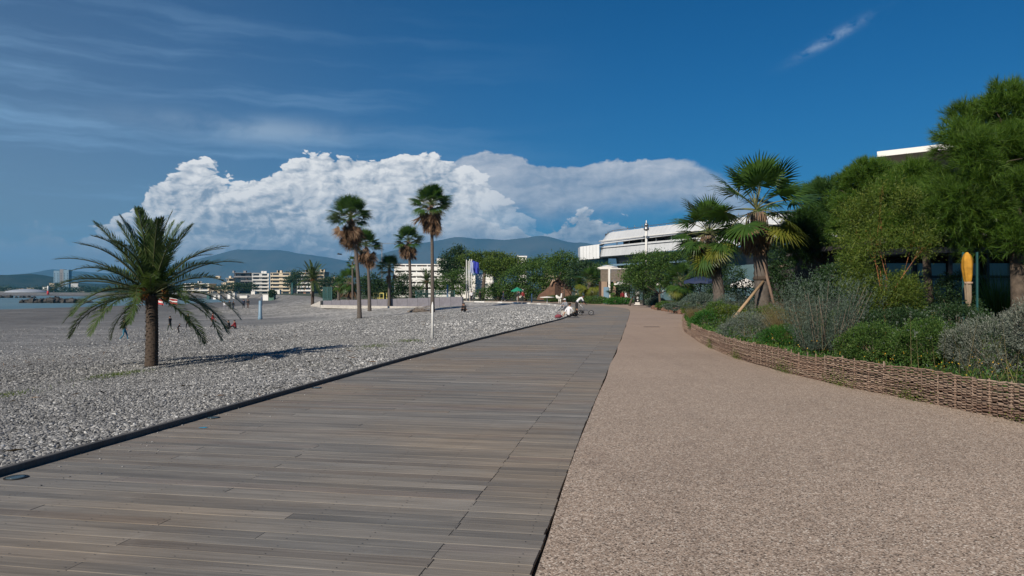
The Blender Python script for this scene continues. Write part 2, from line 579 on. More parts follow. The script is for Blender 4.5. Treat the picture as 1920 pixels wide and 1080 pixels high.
# ------------------------------------------------------------------ ground sheets
def make_beach_mat():
    g = new_mat('beach_pebbles')
    tc = g.node('ShaderNodeTexCoord').outputs['Object']
    g.dim = '2D'
    v1 = g.node('ShaderNodeTexVoronoi', voronoi_dimensions='2D', ins={'Vector': tc, 'Scale': 11.0})
    v2 = g.node('ShaderNodeTexVoronoi', voronoi_dimensions='2D', ins={'Vector': tc, 'Scale': 3.7})
    v3 = g.node('ShaderNodeTexVoronoi', voronoi_dimensions='2D', ins={'Vector': tc, 'Scale': 1.2})
    t1 = g.ramp(g.node('ShaderNodeSeparateColor', ins={0: v1.outputs['Color']}).outputs[0], [(0, (0.07, 0.07, 0.068)), (0.5, (0.16, 0.157, 0.15)), (1, (0.34, 0.335, 0.32))])
    t2 = g.ramp(g.node('ShaderNodeSeparateColor', ins={0: v2.outputs['Color']}).outputs[0], [(0, (0.09, 0.09, 0.088)), (0.55, (0.20, 0.196, 0.188)), (1, (0.42, 0.41, 0.395))])
    t3 = g.ramp(g.node('ShaderNodeSeparateColor', ins={0: v3.outputs['Color']}).outputs[0], [(0, (0.14, 0.138, 0.132)), (0.8, (0.25, 0.245, 0.235)), (1, (0.42, 0.41, 0.40))])
    y = g.node('ShaderNodeSeparateXYZ', ins={0: tc})
    far = g.ss(y.outputs[1], 20.0, 70.0)
    c = g.mix(far, t1, t2)
    c = g.mix(g.m('MULTIPLY', g.ss(y.outputs[1], 60.0, 160.0), 0.6), c, t3)
    # sandier, finer and darker strip by the water and on the flat
    z = y.outputs[2]
    n1 = g.noise(tc, 0.045, 5, 0.6)
    n2 = g.noise(g.vm('MULTIPLY', tc, (0.6, 1.0, 1.0)), 0.35, 5, 0.6)
    sand = g.mix(g.rng(n2, 0.3, 0.7, 0, 1), (0.105, 0.107, 0.109), (0.160, 0.161, 0.162))
    sandy = g.m('MULTIPLY', g.ss(g.m('ADD', z, g.m('MULTIPLY', g.m('SUBTRACT', n1, 0.5), 1.6)), -1.75, -2.4), 0.82)
    c = g.mix(sandy, c, sand)
    # sparse yellow-green growth and brown drift lines
    gr = g.m('MULTIPLY', g.ss(g.noise(tc, 0.55, 6, 0.65), 0.63, 0.72), g.ss(y.outputs[1], 45, 25))
    c = g.mix(g.m('MULTIPLY', gr, 0.25), c, (0.17, 0.17, 0.07))
    pale = g.ss(g.noise(g.vm('MULTIPLY', tc, (0.10, 1.1, 1.0)), 0.16, 4, 0.6), 0.60, 0.72)
    c = g.mix(g.m('MULTIPLY', g.m('MULTIPLY', pale, 0.55), g.ss(y.outputs[1], 40, 80)), c, (0.36, 0.35, 0.34))
    big = g.rng(g.noise(tc, 0.12, 4, 0.6), 0.3, 0.7, 0.86, 1.14)
    big = g.m('MULTIPLY', big, g.rng(g.m('SUBTRACT', y.outputs[0], g.m('MULTIPLY', y.outputs[1], 0.10)), -85.0, -25.0, 0.85, 1.45))
    c = g.vm('SCALE', c, scale=big)
    h = g.m('ADD', g.m('MULTIPLY', v1.outputs[0], g.m('SUBTRACT', 1.0, far)), g.m('MULTIPLY', v2.outputs[0], far))
    h2 = g.m('ADD', g.m('MULTIPLY', g.m('MULTIPLY', h, -0.06), g.m('SUBTRACT', 1.0, g.m('MULTIPLY', sandy, 0.8))), g.m('MULTIPLY', g.noise(tc, 1.6, 6, 0.6), 0.12))
    b = g.node('ShaderNodeBsdfPrincipled', ins={'Base Color': c, 'Roughness': 0.85, 'Specular IOR Level': 0.25})
    g.put(b.inputs['Normal'], g.node('ShaderNodeBump', ins={'Height': h2, 'Strength': 0.8, 'Distance': 1.0}).outputs[0])
    g.put(g.out.inputs[0], b.outputs[0])
    return g.mat


def strip_sheet(name, u_vals, y_vals, edge, zfun, mat, sign):
    U, Y = np.meshgrid(u_vals, y_vals)
    X = edge(Y) + sign * U
    Z = zfun(X, Y)
    V = np.stack([X, Y, Z], -1).reshape(-1, 3)
    ny, nu = U.shape
    i = (np.arange(ny - 1)[:, None] * nu + np.arange(nu - 1)[None, :]).ravel()
    q = np.stack([i, i + 1, i + nu + 1, i + nu], -1)
    if sign < 0: q = q[:, ::-1]
    me = mesh_np(name, V, [(q, 0)], mat, smooth=True)
    return tag(link(name, me), kind='structure')


uu = np.concatenate([np.linspace(0, 24, 121)[:-1], np.linspace(24, 200, 176)[:-1], np.geomspace(200, 9000, 30)])
yy = np.concatenate([np.linspace(-300, -4, 30)[:-1], np.linspace(-4, 60, 240)[:-1], np.linspace(60, 200, 160)[:-1], np.linspace(200, 900, 120)[:-1], np.geomspace(900, 9800, 24)])
beach = strip_sheet('beach', uu, yy, lambda y: kx(y) + 0.0, beach_z, make_beach_mat(), -1)


def soil_mat():
    g = new_mat('garden_soil')
    tc = g.node('ShaderNodeTexCoord').outputs['Object']
    n = g.noise(tc, 0.9, 8, 0.65)
    c = g.ramp(n, [(0.3, (0.035, 0.030, 0.018)), (0.5, (0.060, 0.052, 0.030)), (0.7, (0.095, 0.080, 0.052))])
    y = g.node('ShaderNodeSeparateXYZ', ins={0: tc}).outputs[1]
    c = g.mix(g.ss(y, 90.0, 200.0), c, (0.055, 0.070, 0.035))
    b = g.node('ShaderNodeBsdfPrincipled', ins={'Base Color': c, 'Roughness': 0.95})
    g.put(b.inputs['Normal'], g.node('ShaderNodeBump', ins={'Height': g.noise(tc, 14, 6, 0.7), 'Strength': 0.7, 'Distance': 0.05}).outputs[0])
    g.put(g.out.inputs[0], b.outputs[0])
    return g.mat


def land_z(x, y):
    return np.full(np.shape(x), -0.045) - 0.25 * np.clip((x - kx(y)), 0, 1) * (np.asarray(y) < 118)


uu2 = np.concatenate([np.linspace(0, 3, 7)[:-1], np.linspace(3, 60, 40)[:-1], np.geomspace(60, 12000, 30)])
yy2 = np.concatenate([np.linspace(-300, -4, 30)[:-1], np.linspace(-4, 140, 150)[:-1], np.geomspace(140, 9800, 80)])
land = strip_sheet('ground', uu2, yy2, kx, land_z, soil_mat(), 1)


def sea_mat():
    g = new_mat('sea_water')
    tc = g.node('ShaderNodeTexCoord').outputs['Object']
    g.dim = '2D'
    n = g.noise(g.vm('MULTIPLY', tc, (0.5, 1.0, 1.0)), 0.5, 5, 0.6)
    n2 = g.noise(tc, 0.012, 3, 0.5)
    c = g.mix(g.rng(n2, 0.35, 0.65, 0, 1), (0.10, 0.17, 0.19), (0.14, 0.215, 0.23))
    b = g.node('ShaderNodeBsdfPrincipled', ins={'Base Color': c, 'Roughness': 0.35, 'IOR': 1.33, 'Specular IOR Level': 0.5})
    g.put(b.inputs['Normal'], g.node('ShaderNodeBump', ins={'Height': n, 'Strength': 0.35, 'Distance': 0.4}).outputs[0])
    g.put(g.out.inputs[0], b.outputs[0])
    return g.mat


sea = MB().add([(-11500, -300, -3.0), (-60, -300, -3.0), (-60, 900, -3.0), (-11500, 1400, -3.0)], [(0, 1, 2, 3)]).build('sea', sea_mat())
tag(sea, kind='structure')


# ------------------------------------------------------------------ gravel path, kerb, deck
def path_mat():
    g = new_mat('resin_gravel')
    tc = g.node('ShaderNodeTexCoord').outputs['Object']
    g.dim = '2D'
    v = g.node('ShaderNodeTexVoronoi', voronoi_dimensions='2D', ins={'Vector': tc, 'Scale': 105.0})
    s = g.node('ShaderNodeSeparateColor', ins={0: v.outputs['Color']}).outputs[0]
    c = g.ramp(s, [(0.0, (0.085, 0.066, 0.052)), (0.13, (0.15, 0.115, 0.088)), (0.2, (0.31, 0.228, 0.170)), (0.55, (0.43, 0.330, 0.252)), (0.86, (0.55, 0.440, 0.350)), (1.0, (0.78, 0.70, 0.60))])
    v2 = g.node('ShaderNodeTexVoronoi', voronoi_dimensions='2D', ins={'Vector': tc, 'Scale': 48.0})
    s2 = g.node('ShaderNodeSeparateColor', ins={0: v2.outputs['Color']}).outputs[1]
    c = g.vm('SCALE', c, scale=g.rng(s2, 0, 1, 0.80, 1.16))
    y = g.node('ShaderNodeSeparateXYZ', ins={0: tc}).outputs[1]
    c = g.mix(g.m('MULTIPLY', g.ss(y, 9.0, 26.0), 0.85), c, (0.385, 0.285, 0.218))
    big = g.rng(g.noise(tc, 0.35, 6, 0.65), 0.3, 0.7, 0.93, 1.06)
    mid = g.rng(g.noise(tc, 6.0, 4, 0.6), 0.3, 0.7, 0.95, 1.05)
    c = g.vm('SCALE', g.vm('SCALE', c, scale=big), scale=g.m('MULTIPLY', mid, 0.93))
    tr = g.m('MULTIPLY', g.ss(g.noise(g.vm('MULTIPLY', tc, (2.2, 0.25, 1.0)), 0.9, 3, 0.5), 0.56, 0.70), 0.10)
    c = g.mix(tr, c, (0.17, 0.125, 0.10))
    spots = g.m('MULTIPLY', g.ss(g.noise(tc, 2.3, 3, 0.5), 0.72, 0.75), 0.16)
    c = g.mix(spots, c, (0.10, 0.08, 0.065))
    b = g.node('ShaderNodeBsdfPrincipled', ins={'Base Color': c, 'Roughness': 0.75, 'Specular IOR Level': 0.35})
    g.put(b.inputs['Normal'], g.node('ShaderNodeBump', ins={'Height': g.m('MULTIPLY', v.outputs[0], -1.0), 'Strength': 0.35, 'Distance': 0.003}).outputs[0])
    g.put(g.out.inputs[0], b.outputs[0])
    return g.mat


GAP = 0.014
mb = MB()
ys = [-60, -30, -5] + list(np.linspace(0, 70, 71)) + [72, 76, 80, 85, 90, 96, 104, 112, 118, 126, 138, 150]
fen_y = np.array([p[1] for p in FENCE]); fen_x = np.array([p[0] for p in FENCE])
farL = lambda y: rx(y) + GAP if y <= 104 else kx(y) + 3.0
pl, pr = [], []
for y in ys:
    xl = farL(y)
    if y <= 52.5: xr = float(np.interp(y, fen_y, fen_x)) + 0.03
    elif y < 70: xr = 12.4 + (y - 52.5) / 17.5 * 1.1
    else: xr = float(np.interp(y, [70, 71, 96, 104, 112, 118, 126, 138, 150], [13.6, 30, 19.0, 15.5, 9.5, 5.0, -2, -14, -26]))
    jit = 0.012 * math.sin(y * 5.1) + 0.01 * math.sin(y * 11.7) if y < 40 else 0
    pl.append((xl + jit, y, 0.0)); pr.append((max(xr, xl + 0.5), y, 0.0))
n = len(ys)
# top sheet, with a small thickness on its left edge
mb.add(pl + pr, [(i, n + i, n + i + 1, i + 1) for i in range(n - 1)])
mb.add(pl + [(x, y, -0.08) for x, y, z in pl], [(i, i + 1, n + i + 1, n + i) for i in range(n - 1)])
path = tag(mb.build('path', path_mat()), kind='structure')

# paler concrete apron and white kerb stones where the beach ends at the promenade
M_conc = plain('pale_concrete', (0.42, 0.40, 0.37), 0.85, 0.15, 3)
M_white = plain('white_paint', (0.74, 0.74, 0.72), 0.5, 0.05, 2)


def wood_mat(name, cols, dark=0.35, scale=1.0, nails=False):
    g = new_mat(name)
    tc = g.node('ShaderNodeTexCoord').outputs['Object']
    oi = g.node('ShaderNodeObjectInfo')
    rnd = oi.outputs['Random']
    geo = g.node('ShaderNodeNewGeometry')
    isl = geo.outputs['Random Per Island']
    r = g.m('FRACT', g.m('ADD', g.m('MULTIPLY', rnd, 7.31), isl))
    base = g.ramp(r, [(i / (len(cols) - 1), c) for i, c in enumerate(cols)])
    if nails:
        base = g.mix(0.22, base, (0.208, 0.193, 0.172))
    shift = g.node('ShaderNodeCombineXYZ', ins={0: g.m('MULTIPLY', r, 41.0), 1: g.m('MULTIPLY', r, 17.0), 2: 0.0}).outputs[0]
    q = g.vm('ADD', tc, shift)
    grain = g.noise(g.vm('MULTIPLY', q, (1.2, 42.0, 1.0)), 1.0 * scale, 7, 0.62)
    blot = g.noise(g.vm('MULTIPLY', q, (0.7, 3.5, 1.0)), 1.0, 4, 0.6)
    c = g.vm('SCALE', g.vm('SCALE', base, scale=0.95), scale=g.rng(grain, 0.25, 0.75, 0.66, 1.30))
    c = g.vm('SCALE', c, scale=g.rng(blot, 0.3, 0.7, 0.76, 1.20))
    crack = g.ss(g.noise(g.vm('MULTIPLY', q, (0.9, 70.0, 1.0)), 1.0, 3, 0.5), 0.70, 0.78)
    c = g.mix(g.m('MULTIPLY', crack, dark), c, (0.04, 0.035, 0.03))
    # stains that lie across several boards
    gp = geo.outputs['Position']
    st = g.ss(g.noise(gp, 0.8, 5, 0.6), 0.60, 0.75)
    c = g.mix(g.m('MULTIPLY', st, 0.22), c, (0.10, 0.085, 0.07))
    if nails:
        warm = g.ss(g.noise(gp, 0.22, 3, 0.5), 0.42, 0.60)
        c = g.mix(g.m('MULTIPLY', warm, 0.60), c, g.vm('MULTIPLY', c, (1.26, 1.07, 0.86)))
        dust = g.m('MULTIPLY', g.ss(g.noise(gp, 1.7, 6, 0.7), 0.56, 0.76), 0.30)
        c = g.mix(dust, c, (0.34, 0.315, 0.28))
    b = g.node('ShaderNodeBsdfPrincipled', ins={'Base Color': c, 'Roughness': g.rng(blot, 0.3, 0.7, 0.62, 0.8), 'Specular IOR Level': 0.4})
    g.put(b.inputs['Normal'], g.node('ShaderNodeBump', ins={'Height': g.m('SUBTRACT', grain, crack), 'Strength': 0.35, 'Distance': 0.004}).outputs[0])
    g.put(g.out.inputs[0], b.outputs[0])
    return g.mat


M_deck = wood_mat('weathered_boards', [(0.225, 0.212, 0.194), (0.165, 0.159, 0.150), (0.245, 0.224, 0.198), (0.185, 0.177, 0.164), (0.205, 0.168, 0.136), (0.142, 0.139, 0.133), (0.235, 0.215, 0.192), (0.190, 0.164, 0.151), (0.275, 0.257, 0.232), (0.165, 0.160, 0.152), (0.218, 0.198, 0.174)], nails=True)
TH = R(10.5)
du = Vector((math.cos(TH), -math.sin(TH), 0))     # along a board, to the right
dv = Vector((math.sin(TH), math.cos(TH), 0))      # along the walkway
PITCH, THICK = 0.145, 0.03
deck = empty('deck', (0, 0, 0))
tag(deck, kind='structure')


def hit(edge, v):
    """u where the board row at v meets the edge curve"""
    lo, hi = -130.0, 60.0
    for _ in range(40):
        mid = (lo + hi) / 2
        p = du * mid + dv * v
        if p.x < edge(p.y): lo = mid
        else: hi = mid
    return (lo + hi) / 2


def board(u0, u1, v, w, bev=0.0012):
    """a board in its own frame (x along, y across), centred"""
    L, z1 = (u1 - u0) / 2, 0.0
    m = MB()
    W = w / 2
    vs = [(-L, -W, z1 - THICK), (L, -W, z1 - THICK), (L, W, z1 - THICK), (-L, W, z1 - THICK),
          (-L, -W, z1 - bev), (L, -W, z1 - bev), (L, W, z1 - bev), (-L, W, z1 - bev),
          (-L + bev, -W + bev, z1), (L - bev, -W + bev, z1), (L - bev, W - bev, z1), (-L + bev, W - bev, z1)]
    fs = [(0, 1, 5, 4), (1, 2, 6, 5), (2, 3, 7, 6), (3, 0, 4, 7), (4, 5, 9, 8), (5, 6, 10, 9), (6, 7, 11, 10), (7, 4, 8, 11), (8, 9, 10, 11)]
    return vs, fs


rest = MB()
n_part = 0
v = 2.2
row = 0
while v < 112:
    g_ = 0.0032
    w = PITCH - g_
    uL = hit(lambda y: kx(y) + 0.012, v)
    uR = hit(lambda y: float(rx(y)), v)
    cuts = []
    rr = random.random()
    if row % 5 != 3: cuts.append(uR - 0.63 + random.uniform(-0.008, 0.008))
    if row % 3 == 0 and rr < 0.9: cuts.append(uR - 2.72)
    elif row % 3 == 1 and rr < 0.8: cuts.append(uR - 3.9)
    elif rr < 0.35: cuts.append(uR - 1.9)
    cuts = sorted([c for c in cuts if uL + 0.3 < c < uR - 0.3])
    pts = [uL] + cuts + [uR + random.uniform(-0.006, 0.008)]
    for a, b in zip(pts[:-1], pts[1:]):
        a2, b2 = a + 0.0025, b - 0.0025
        c = du * ((a2 + b2) / 2) + dv * v
        dz = random.uniform(-0.0015, 0.001)
        vs, fs = board(a2, b2, v, w + random.uniform(-0.002, 0.001))
        if n_part < 296:
            m = MB().add(vs, fs)
            o = m.build('plank', M_deck, deck, (c.x, c.y, dz), (0, 0, -TH))
            n_part += 1
        else:
            cs, sn = math.cos(-TH), math.sin(-TH)
            rest.add([(x * cs - y * sn + c.x, x * sn + y * cs + c.y, z + dz) for x, y, z in vs], fs)
    v += PITCH
    row += 1
o = rest.build('planks', M_deck, deck)
o['kind'] = 'stuff'

# screw heads on the near boards
M_dark = plain('dark_metal', (0.025, 0.027, 0.03), 0.5, 0.1, 5, metal=0.3)
sc = MB()
v = 2.2
while v < 11:
    uR = hit(lambda y: float(rx(y)), v)
    uL = hit(lambda y: kx(y) + 0.012, v)
    u = uR - 0.1
    while u > uL + 0.05:
        for s_ in (-0.04, 0.04):
            if random.random() < 0.8:
                p = du * (u + random.uniform(-.01, .01)) + dv * (v + s_)
                r_ = 0.0045
                sc.add([(p.x + r_ * math.cos(k * PI / 3), p.y + r_ * math.sin(k * PI / 3), 0.0035) for k in range(6)], [tuple(range(6))])
        u -= 0.53
    v += PITCH
o = sc.build('screws', M_dark, deck)
o['kind'] = 'stuff'

# dark bed under the boards and in the joint beside the path
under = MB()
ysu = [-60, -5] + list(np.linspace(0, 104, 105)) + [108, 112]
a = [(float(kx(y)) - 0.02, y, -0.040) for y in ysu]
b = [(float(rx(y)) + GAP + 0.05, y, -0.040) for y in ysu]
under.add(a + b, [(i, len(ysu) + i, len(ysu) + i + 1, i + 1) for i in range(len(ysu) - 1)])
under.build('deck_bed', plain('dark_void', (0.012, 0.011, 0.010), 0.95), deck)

# kerb beam along the beach side
M_kerb = wood_mat('kerb_timber', [(0.085, 0.082, 0.078), (0.11, 0.105, 0.10)], 0.3)
kb = MB()
ky = [-60, -30, -5] + list(np.arange(0, 66, 1.0))
N = len(ky)
prof = []
for y in ky:
    x = float(kx(y))
    prof.append([(x - 0.066, y, -0.12), (x - 0.066, y, 0.060), (x - 0.060, y, 0.066), (x - 0.006, y, 0.066), (x, y, 0.060), (x, y, -0.12)])
flat_ = [p for r_ in prof for p in r_]
kb.add(flat_, [(i * 6 + k, (i + 1) * 6 + k, (i + 1) * 6 + k + 1, i * 6 + k + 1) for i in range(N - 1) for k in range(5)])
kerb = tag(kb.build('kerb', M_kerb), kind='structure')
# pale stone kerb further on
kb = MB()
for i in range(36):
    y0 = 68 + i * 1.5 if i < 30 else 113 + (i - 30) * 2.2
    y1 = y0 + 1.46 if i < 30 else y0 + 2.1
    x0, x1 = float(kx(y0)), float(kx(y1))
    a, b = Vector((x0, y0, 0)), Vector((x1, y1, 0))
    L = (b - a).length - 0.02
    ang = math.atan2(b.y - a.y, b.x - a.x)
    m_ = MB().box((0, 0, 0), (L, 0.30, 0.2))
    o = m_.build('kerb_stone', M_conc if i % 3 else M_white, kerb, ((a + b) / 2 + Vector((0, 0, 0.015))), (0, 0, ang))

# narrow drain in the path, and the faint joint across it
M_rust = plain('rusty_iron', (0.085, 0.058, 0.042), 0.8, 0.3, 12)
dr = at(1222, 613)
d_ = empty('drain_cover', (dr.x, dr.y, 0), 0, 'rusty narrow drain grate set flush in the middle of the gravel path', 'drain cover')
MB().box((0, 0, 0.004), (0.72, 0.30, 0.008)).build('frame', M_rust, d_)
for k in range(9):
    MB().box((-0.30 + k * 0.075, 0, 0.011), (0.03, 0.24, 0.006)).build('bar', M_dark, d_)
jt = MB().box((at(1226, 598).x - 0.1, at(1226, 598).y, 0.003), (4.6, 0.12, 0.002))
tag(jt.build('path_joint', plain('joint_sealant', (0.20, 0.155, 0.13), 0.8)), kind='structure')

# round recessed lights in the deck by the kerb
for (px, py, r_, lab) in ((31, 895, 0.095, 'round dark recessed deck light nearest the camera beside the kerb'),
                          (400, 783, 0.085, 'round recessed deck light by the kerb near the blue sticker'),
                          (594, 727, 0.085, 'round recessed deck light by the kerb beyond the date palm foot')):
    p = at(px, py, 0.003)
    e = empty('deck_light', (p.x, p.y, 0.0), 0, lab, 'deck light', 'recessed lights along the kerb')
    MB().lathe([(r_, 0.0), (r_, 0.007), (r_ * 0.86, 0.009)], 24).build('rim', M_dark, e)
    MB().lathe([(r_ * 0.82, 0.006), (r_ * 0.82, 0.011), (r_ * 0.6, 0.012)], 24).build('lens', plain('dusty_glass', (0.055, 0.085, 0.10), 0.2, 0.1), e)
p = at(381, 802, 0)
st_ = MB().add([(-0.05, -0.02, 0.004), (0.03, -0.028, 0.004), (0.055, 0.008, 0.0045), (0.02, 0.03, 0.006), (-0.04, 0.022, 0.004)], [(0, 1, 2, 3, 4)]).build('sticker', plain('blue_paper', (0.04, 0.30, 0.50), 0.6), None, (p.x, p.y, 0))
tag(st_, 'small torn bright blue scrap of paper on the deck boards', 'paper scrap')


# ------------------------------------------------------------------ pebbles: instanced stones (uncountable)
def pebble_field(name, pts, size, seed, mats):
    """pts (n,3); size (n,) ; stones of five shapes, each its own turn and flatness"""
    me = bpy.data.meshes.new(name)
    me.vertices.add(len(pts))
    me.vertices.foreach_set('co', np.asarray(pts, dtype=np.float32).ravel())
    r2 = np.random.default_rng(seed)
    a = me.attributes.new('size', 'FLOAT_VECTOR', 'POINT')
    sz = size[:, None] * np.stack([r2.uniform(0.8, 1.35, len(pts)), r2.uniform(0.65, 1.0, len(pts)), r2.uniform(0.35, 0.65, len(pts))], -1)
    a.data.foreach_set('vector', sz.astype(np.float32).ravel())
    b = me.attributes.new('turn', 'FLOAT_VECTOR', 'POINT')
    tr = np.stack([r2.normal(0, 0.35, len(pts)), r2.normal(0, 0.35, len(pts)), r2.uniform(0, 6.28, len(pts))], -1)
    b.data.foreach_set('vector', tr.astype(np.float32).ravel())
    o = link(name, me)
    ng = bpy.data.node_groups.new(name + '_nodes', 'GeometryNodeTree')
    ng.interface.new_socket('Geometry', in_out='INPUT', socket_type='NodeSocketGeometry')
    ng.interface.new_socket('Geometry', in_out='OUTPUT', socket_type='NodeSocketGeometry')
    N, L = ng.nodes, ng.links
    gi, go = N.new('NodeGroupInput'), N.new('NodeGroupOutput')
    g2i = N.new('GeometryNodeGeometryToInstance')
    for k in range(5):
        ico = N.new('GeometryNodeMeshIcoSphere')
        ico.inputs['Radius'].default_value = 1.0
        ico.inputs['Subdivisions'].default_value = 2
        sp = N.new('GeometryNodeSetPosition')
        pos = N.new('GeometryNodeInputPosition')
        add = N.new('ShaderNodeVectorMath'); add.operation = 'ADD'; add.inputs[1].default_value = (k * 7.3, k * 3.1, k * 1.7)
        nz = N.new('ShaderNodeTexNoise'); nz.inputs['Scale'].default_value = 0.9; nz.inputs['Detail'].default_value = 2.0
        sub = N.new('ShaderNodeVectorMath'); sub.operation = 'SUBTRACT'; sub.inputs[1].default_value = (0.5, 0.5, 0.5)
        sc_ = N.new('ShaderNodeVectorMath'); sc_.operation = 'SCALE'; sc_.inputs['Scale'].default_value = 1.1
        L.new(pos.outputs[0], add.inputs[0]); L.new(add.outputs[0], nz.inputs['Vector'])
        L.new(nz.outputs[1], sub.inputs[0]); L.new(sub.outputs[0], sc_.inputs[0])
        L.new(ico.outputs[0], sp.inputs['Geometry']); L.new(sc_.outputs[0], sp.inputs['Offset'])
        sm = N.new('GeometryNodeSetMaterial'); sm.inputs['Material'].default_value = mats
        L.new(sp.outputs[0], sm.inputs[0])
        L.new(sm.outputs[0], g2i.inputs[0])
    iop = N.new('GeometryNodeInstanceOnPoints')
    L.new(gi.outputs[0], iop.inputs['Points'])
    L.new(g2i.outputs[0], iop.inputs['Instance'])
    iop.inputs['Pick Instance'].default_value = True
    ra = N.new('GeometryNodeInputNamedAttribute'); ra.data_type = 'FLOAT_VECTOR'; ra.inputs[0].default_value = 'turn'
    sa = N.new('GeometryNodeInputNamedAttribute'); sa.data_type = 'FLOAT_VECTOR'; sa.inputs[0].default_value = 'size'
    e2r = N.new('FunctionNodeEulerToRotation')
    L.new(ra.outputs[0], e2r.inputs[0])
    L.new(e2r.outputs[0], iop.inputs['Rotation'])
    L.new(sa.outputs[0], iop.inputs['Scale'])
    L.new(iop.outputs[0], go.inputs[0])
    md = o.modifiers.new('stones', 'NODES')
    md.node_group = ng
    return tag(o, kind='stuff')


def stone_mat():
    g = new_mat('beach_stone')
    rnd = g.node('ShaderNodeObjectInfo').outputs['Random']
    c = g.ramp(rnd, [(0.0, (0.065, 0.068, 0.072)), (0.22, (0.15, 0.152, 0.154)), (0.6, (0.25, 0.252, 0.253)), (0.82, (0.33, 0.33, 0.325)), (0.94, (0.45, 0.45, 0.445)), (1.0, (0.62, 0.62, 0.61))])
    tc = g.node('ShaderNodeTexCoord').outputs['Object']
    n = g.noise(tc, 1.7, 4, 0.6)
    c = g.vm('SCALE', c, scale=g.rng(n, 0.3, 0.7, 0.86, 1.12))
    loc = g.node('ShaderNodeSeparateXYZ', ins={0: g.node('ShaderNodeObjectInfo').outputs['Location']})
    lx, ly = loc.outputs[0], loc.outputs[1]
    # stones get darker away from the boards, paler further along
    stone_tone = g.m('ADD', g.rng(g.m('SUBTRACT', lx, g.m('MULTIPLY', ly, 0.17)), -18.0, -4.5, 0.70, 1.08), g.rng(ly, 10.0, 45.0, -0.10, 0.26))
    patch = g.rng(g.noise(g.node('ShaderNodeObjectInfo').outputs['Location'], 0.45, 4, 0.6), 0.3, 0.7, 0.82, 1.15)
    c = g.vm('SCALE', c, scale=g.m('MULTIPLY', stone_tone, patch))
    b = g.node('ShaderNodeBsdfPrincipled', ins={'Base Color': c, 'Roughness': 0.75, 'Specular IOR Level': 0.3})
    g.put(g.out.inputs[0], b.outputs[0])
    return g.mat


def scatter_beach(n, d0, d1, r0, r1, power=1.0):
    """points on the beach between depths d0..d1, from the kerb out past the left edge of the view"""
    d = d0 + (d1 - d0) * rng.random(n) ** power
    xr = kx(d) - 0.11
    xl = np.maximum(-0.72 * d - 2.0, xr - 75)
    x = xl + (xr - xl) * rng.random(n)
    size = r0 * (r1 / r0) ** (rng.random(n) ** 1.6)
    return x, d, size


M_stone = stone_mat()
parts_ = []
for n_, d0, d1, r0, r1, pw_ in ((110000, 5.5, 16, 0.006, 0.029, 0.75), (110000, 15, 34, 0.009, 0.037, 0.8), (90000, 32, 85, 0.018, 0.062, 0.75)):
    x, y, s_ = scatter_beach(n_, d0, d1, r0, r1, pw_)
    keep = np.ones(n_, bool)
    # finer, sparser stones down the slope
    sh = kx(y) - x
    keep &= rng.random(n_) > np.clip((sh - 24) / 28, 0, 0.86)
    cl = 0.5 + 0.5 * wave2(x * 1.3 + 5, y * 1.1)
    s_ = s_ * (0.62 + 0.75 * cl)
    x, y, s_ = x[keep], y[keep], s_[keep]
    z = beach_z(x, y) + s_ * 0.18
    parts_.append((np.stack([x, y, z], -1), s_))
P_ = np.concatenate([p for p, _ in parts_]); S__ = np.concatenate([s for _, s in parts_])
pebble_field('pebbles', P_, S__, 3, M_stone)


# ------------------------------------------------------------------ leaves as numpy batches
def unit(v): return v / np.maximum(np.linalg.norm(v, axis=-1, keepdims=True), 1e-9)


def rand_dirs(n, up=0.0):
    v = rng.normal(size=(n, 3))
    v[:, 2] += up
    return unit(v)


def blades(P, D, L, W, side=None):
    """one narrow triangle per blade"""
    n = len(P)
    if side is None: side = unit(np.cross(D, rand_dirs(n)))
    W = np.broadcast_to(W, (n,))[:, None]; L = np.broadcast_to(L, (n,))[:, None]
    V = np.stack([P - side * W / 2, P + side * W / 2, P + D * L], 1).reshape(-1, 3)
    Fa = np.arange(n * 3).reshape(-1, 3)
    return V, Fa


def leaves(P, D, L, W, side=None):
    """one rhombic leaf per point"""
    n = len(P)
    if side is None: side = unit(np.cross(D, rand_dirs(n)))
    W = np.broadcast_to(W, (n,))[:, None]; L = np.broadcast_to(L, (n,))[:, None]
    V = np.stack([P, P + D * L * 0.5 + side * W / 2, P + D * L, P + D * L * 0.5 - side * W / 2], 1).reshape(-1, 3)
    Fa = np.arange(n * 4).reshape(-1, 4)
    return V, Fa


def in_blobs(n, blobs, shell=0.55):
    """points in the outer shell of a union of ellipsoids (x,y,z,rx,ry,rz); returns points and outward directions"""
    B = np.array(blobs, dtype=float)
    vol = (B[:, 3] * B[:, 4] * B[:, 5]) ** (2 / 3)
    out_p, out_d = [], []
    got = 0
    while got < n:
        k = rng.choice(len(B), size=n, p=vol / vol.sum())
        d = rand_dirs(n)
        r = (shell + (1 - shell) * rng.random(n) ** 0.6)[:, None]
        lump = 1 + 0.16 * np.sin(d[:, :1] * 7 + k[:, None]) * np.cos(d[:, 1:2] * 6 + k[:, None] * 2)
        p = B[k, :3] + d * B[k, 3:] * r * lump
        # reject points deep inside another blob
        q = (p[:, None, :] - B[None, :, :3]) / B[None, :, 3:]
        inside = (np.linalg.norm(q, axis=2) < 0.62).any(1)
        p, d = p[~inside], d[~inside]
        out_p.append(p); out_d.append(unit(d / 1.0))
        got += len(p)
    return np.concatenate(out_p)[:n], np.concatenate(out_d)[:n]


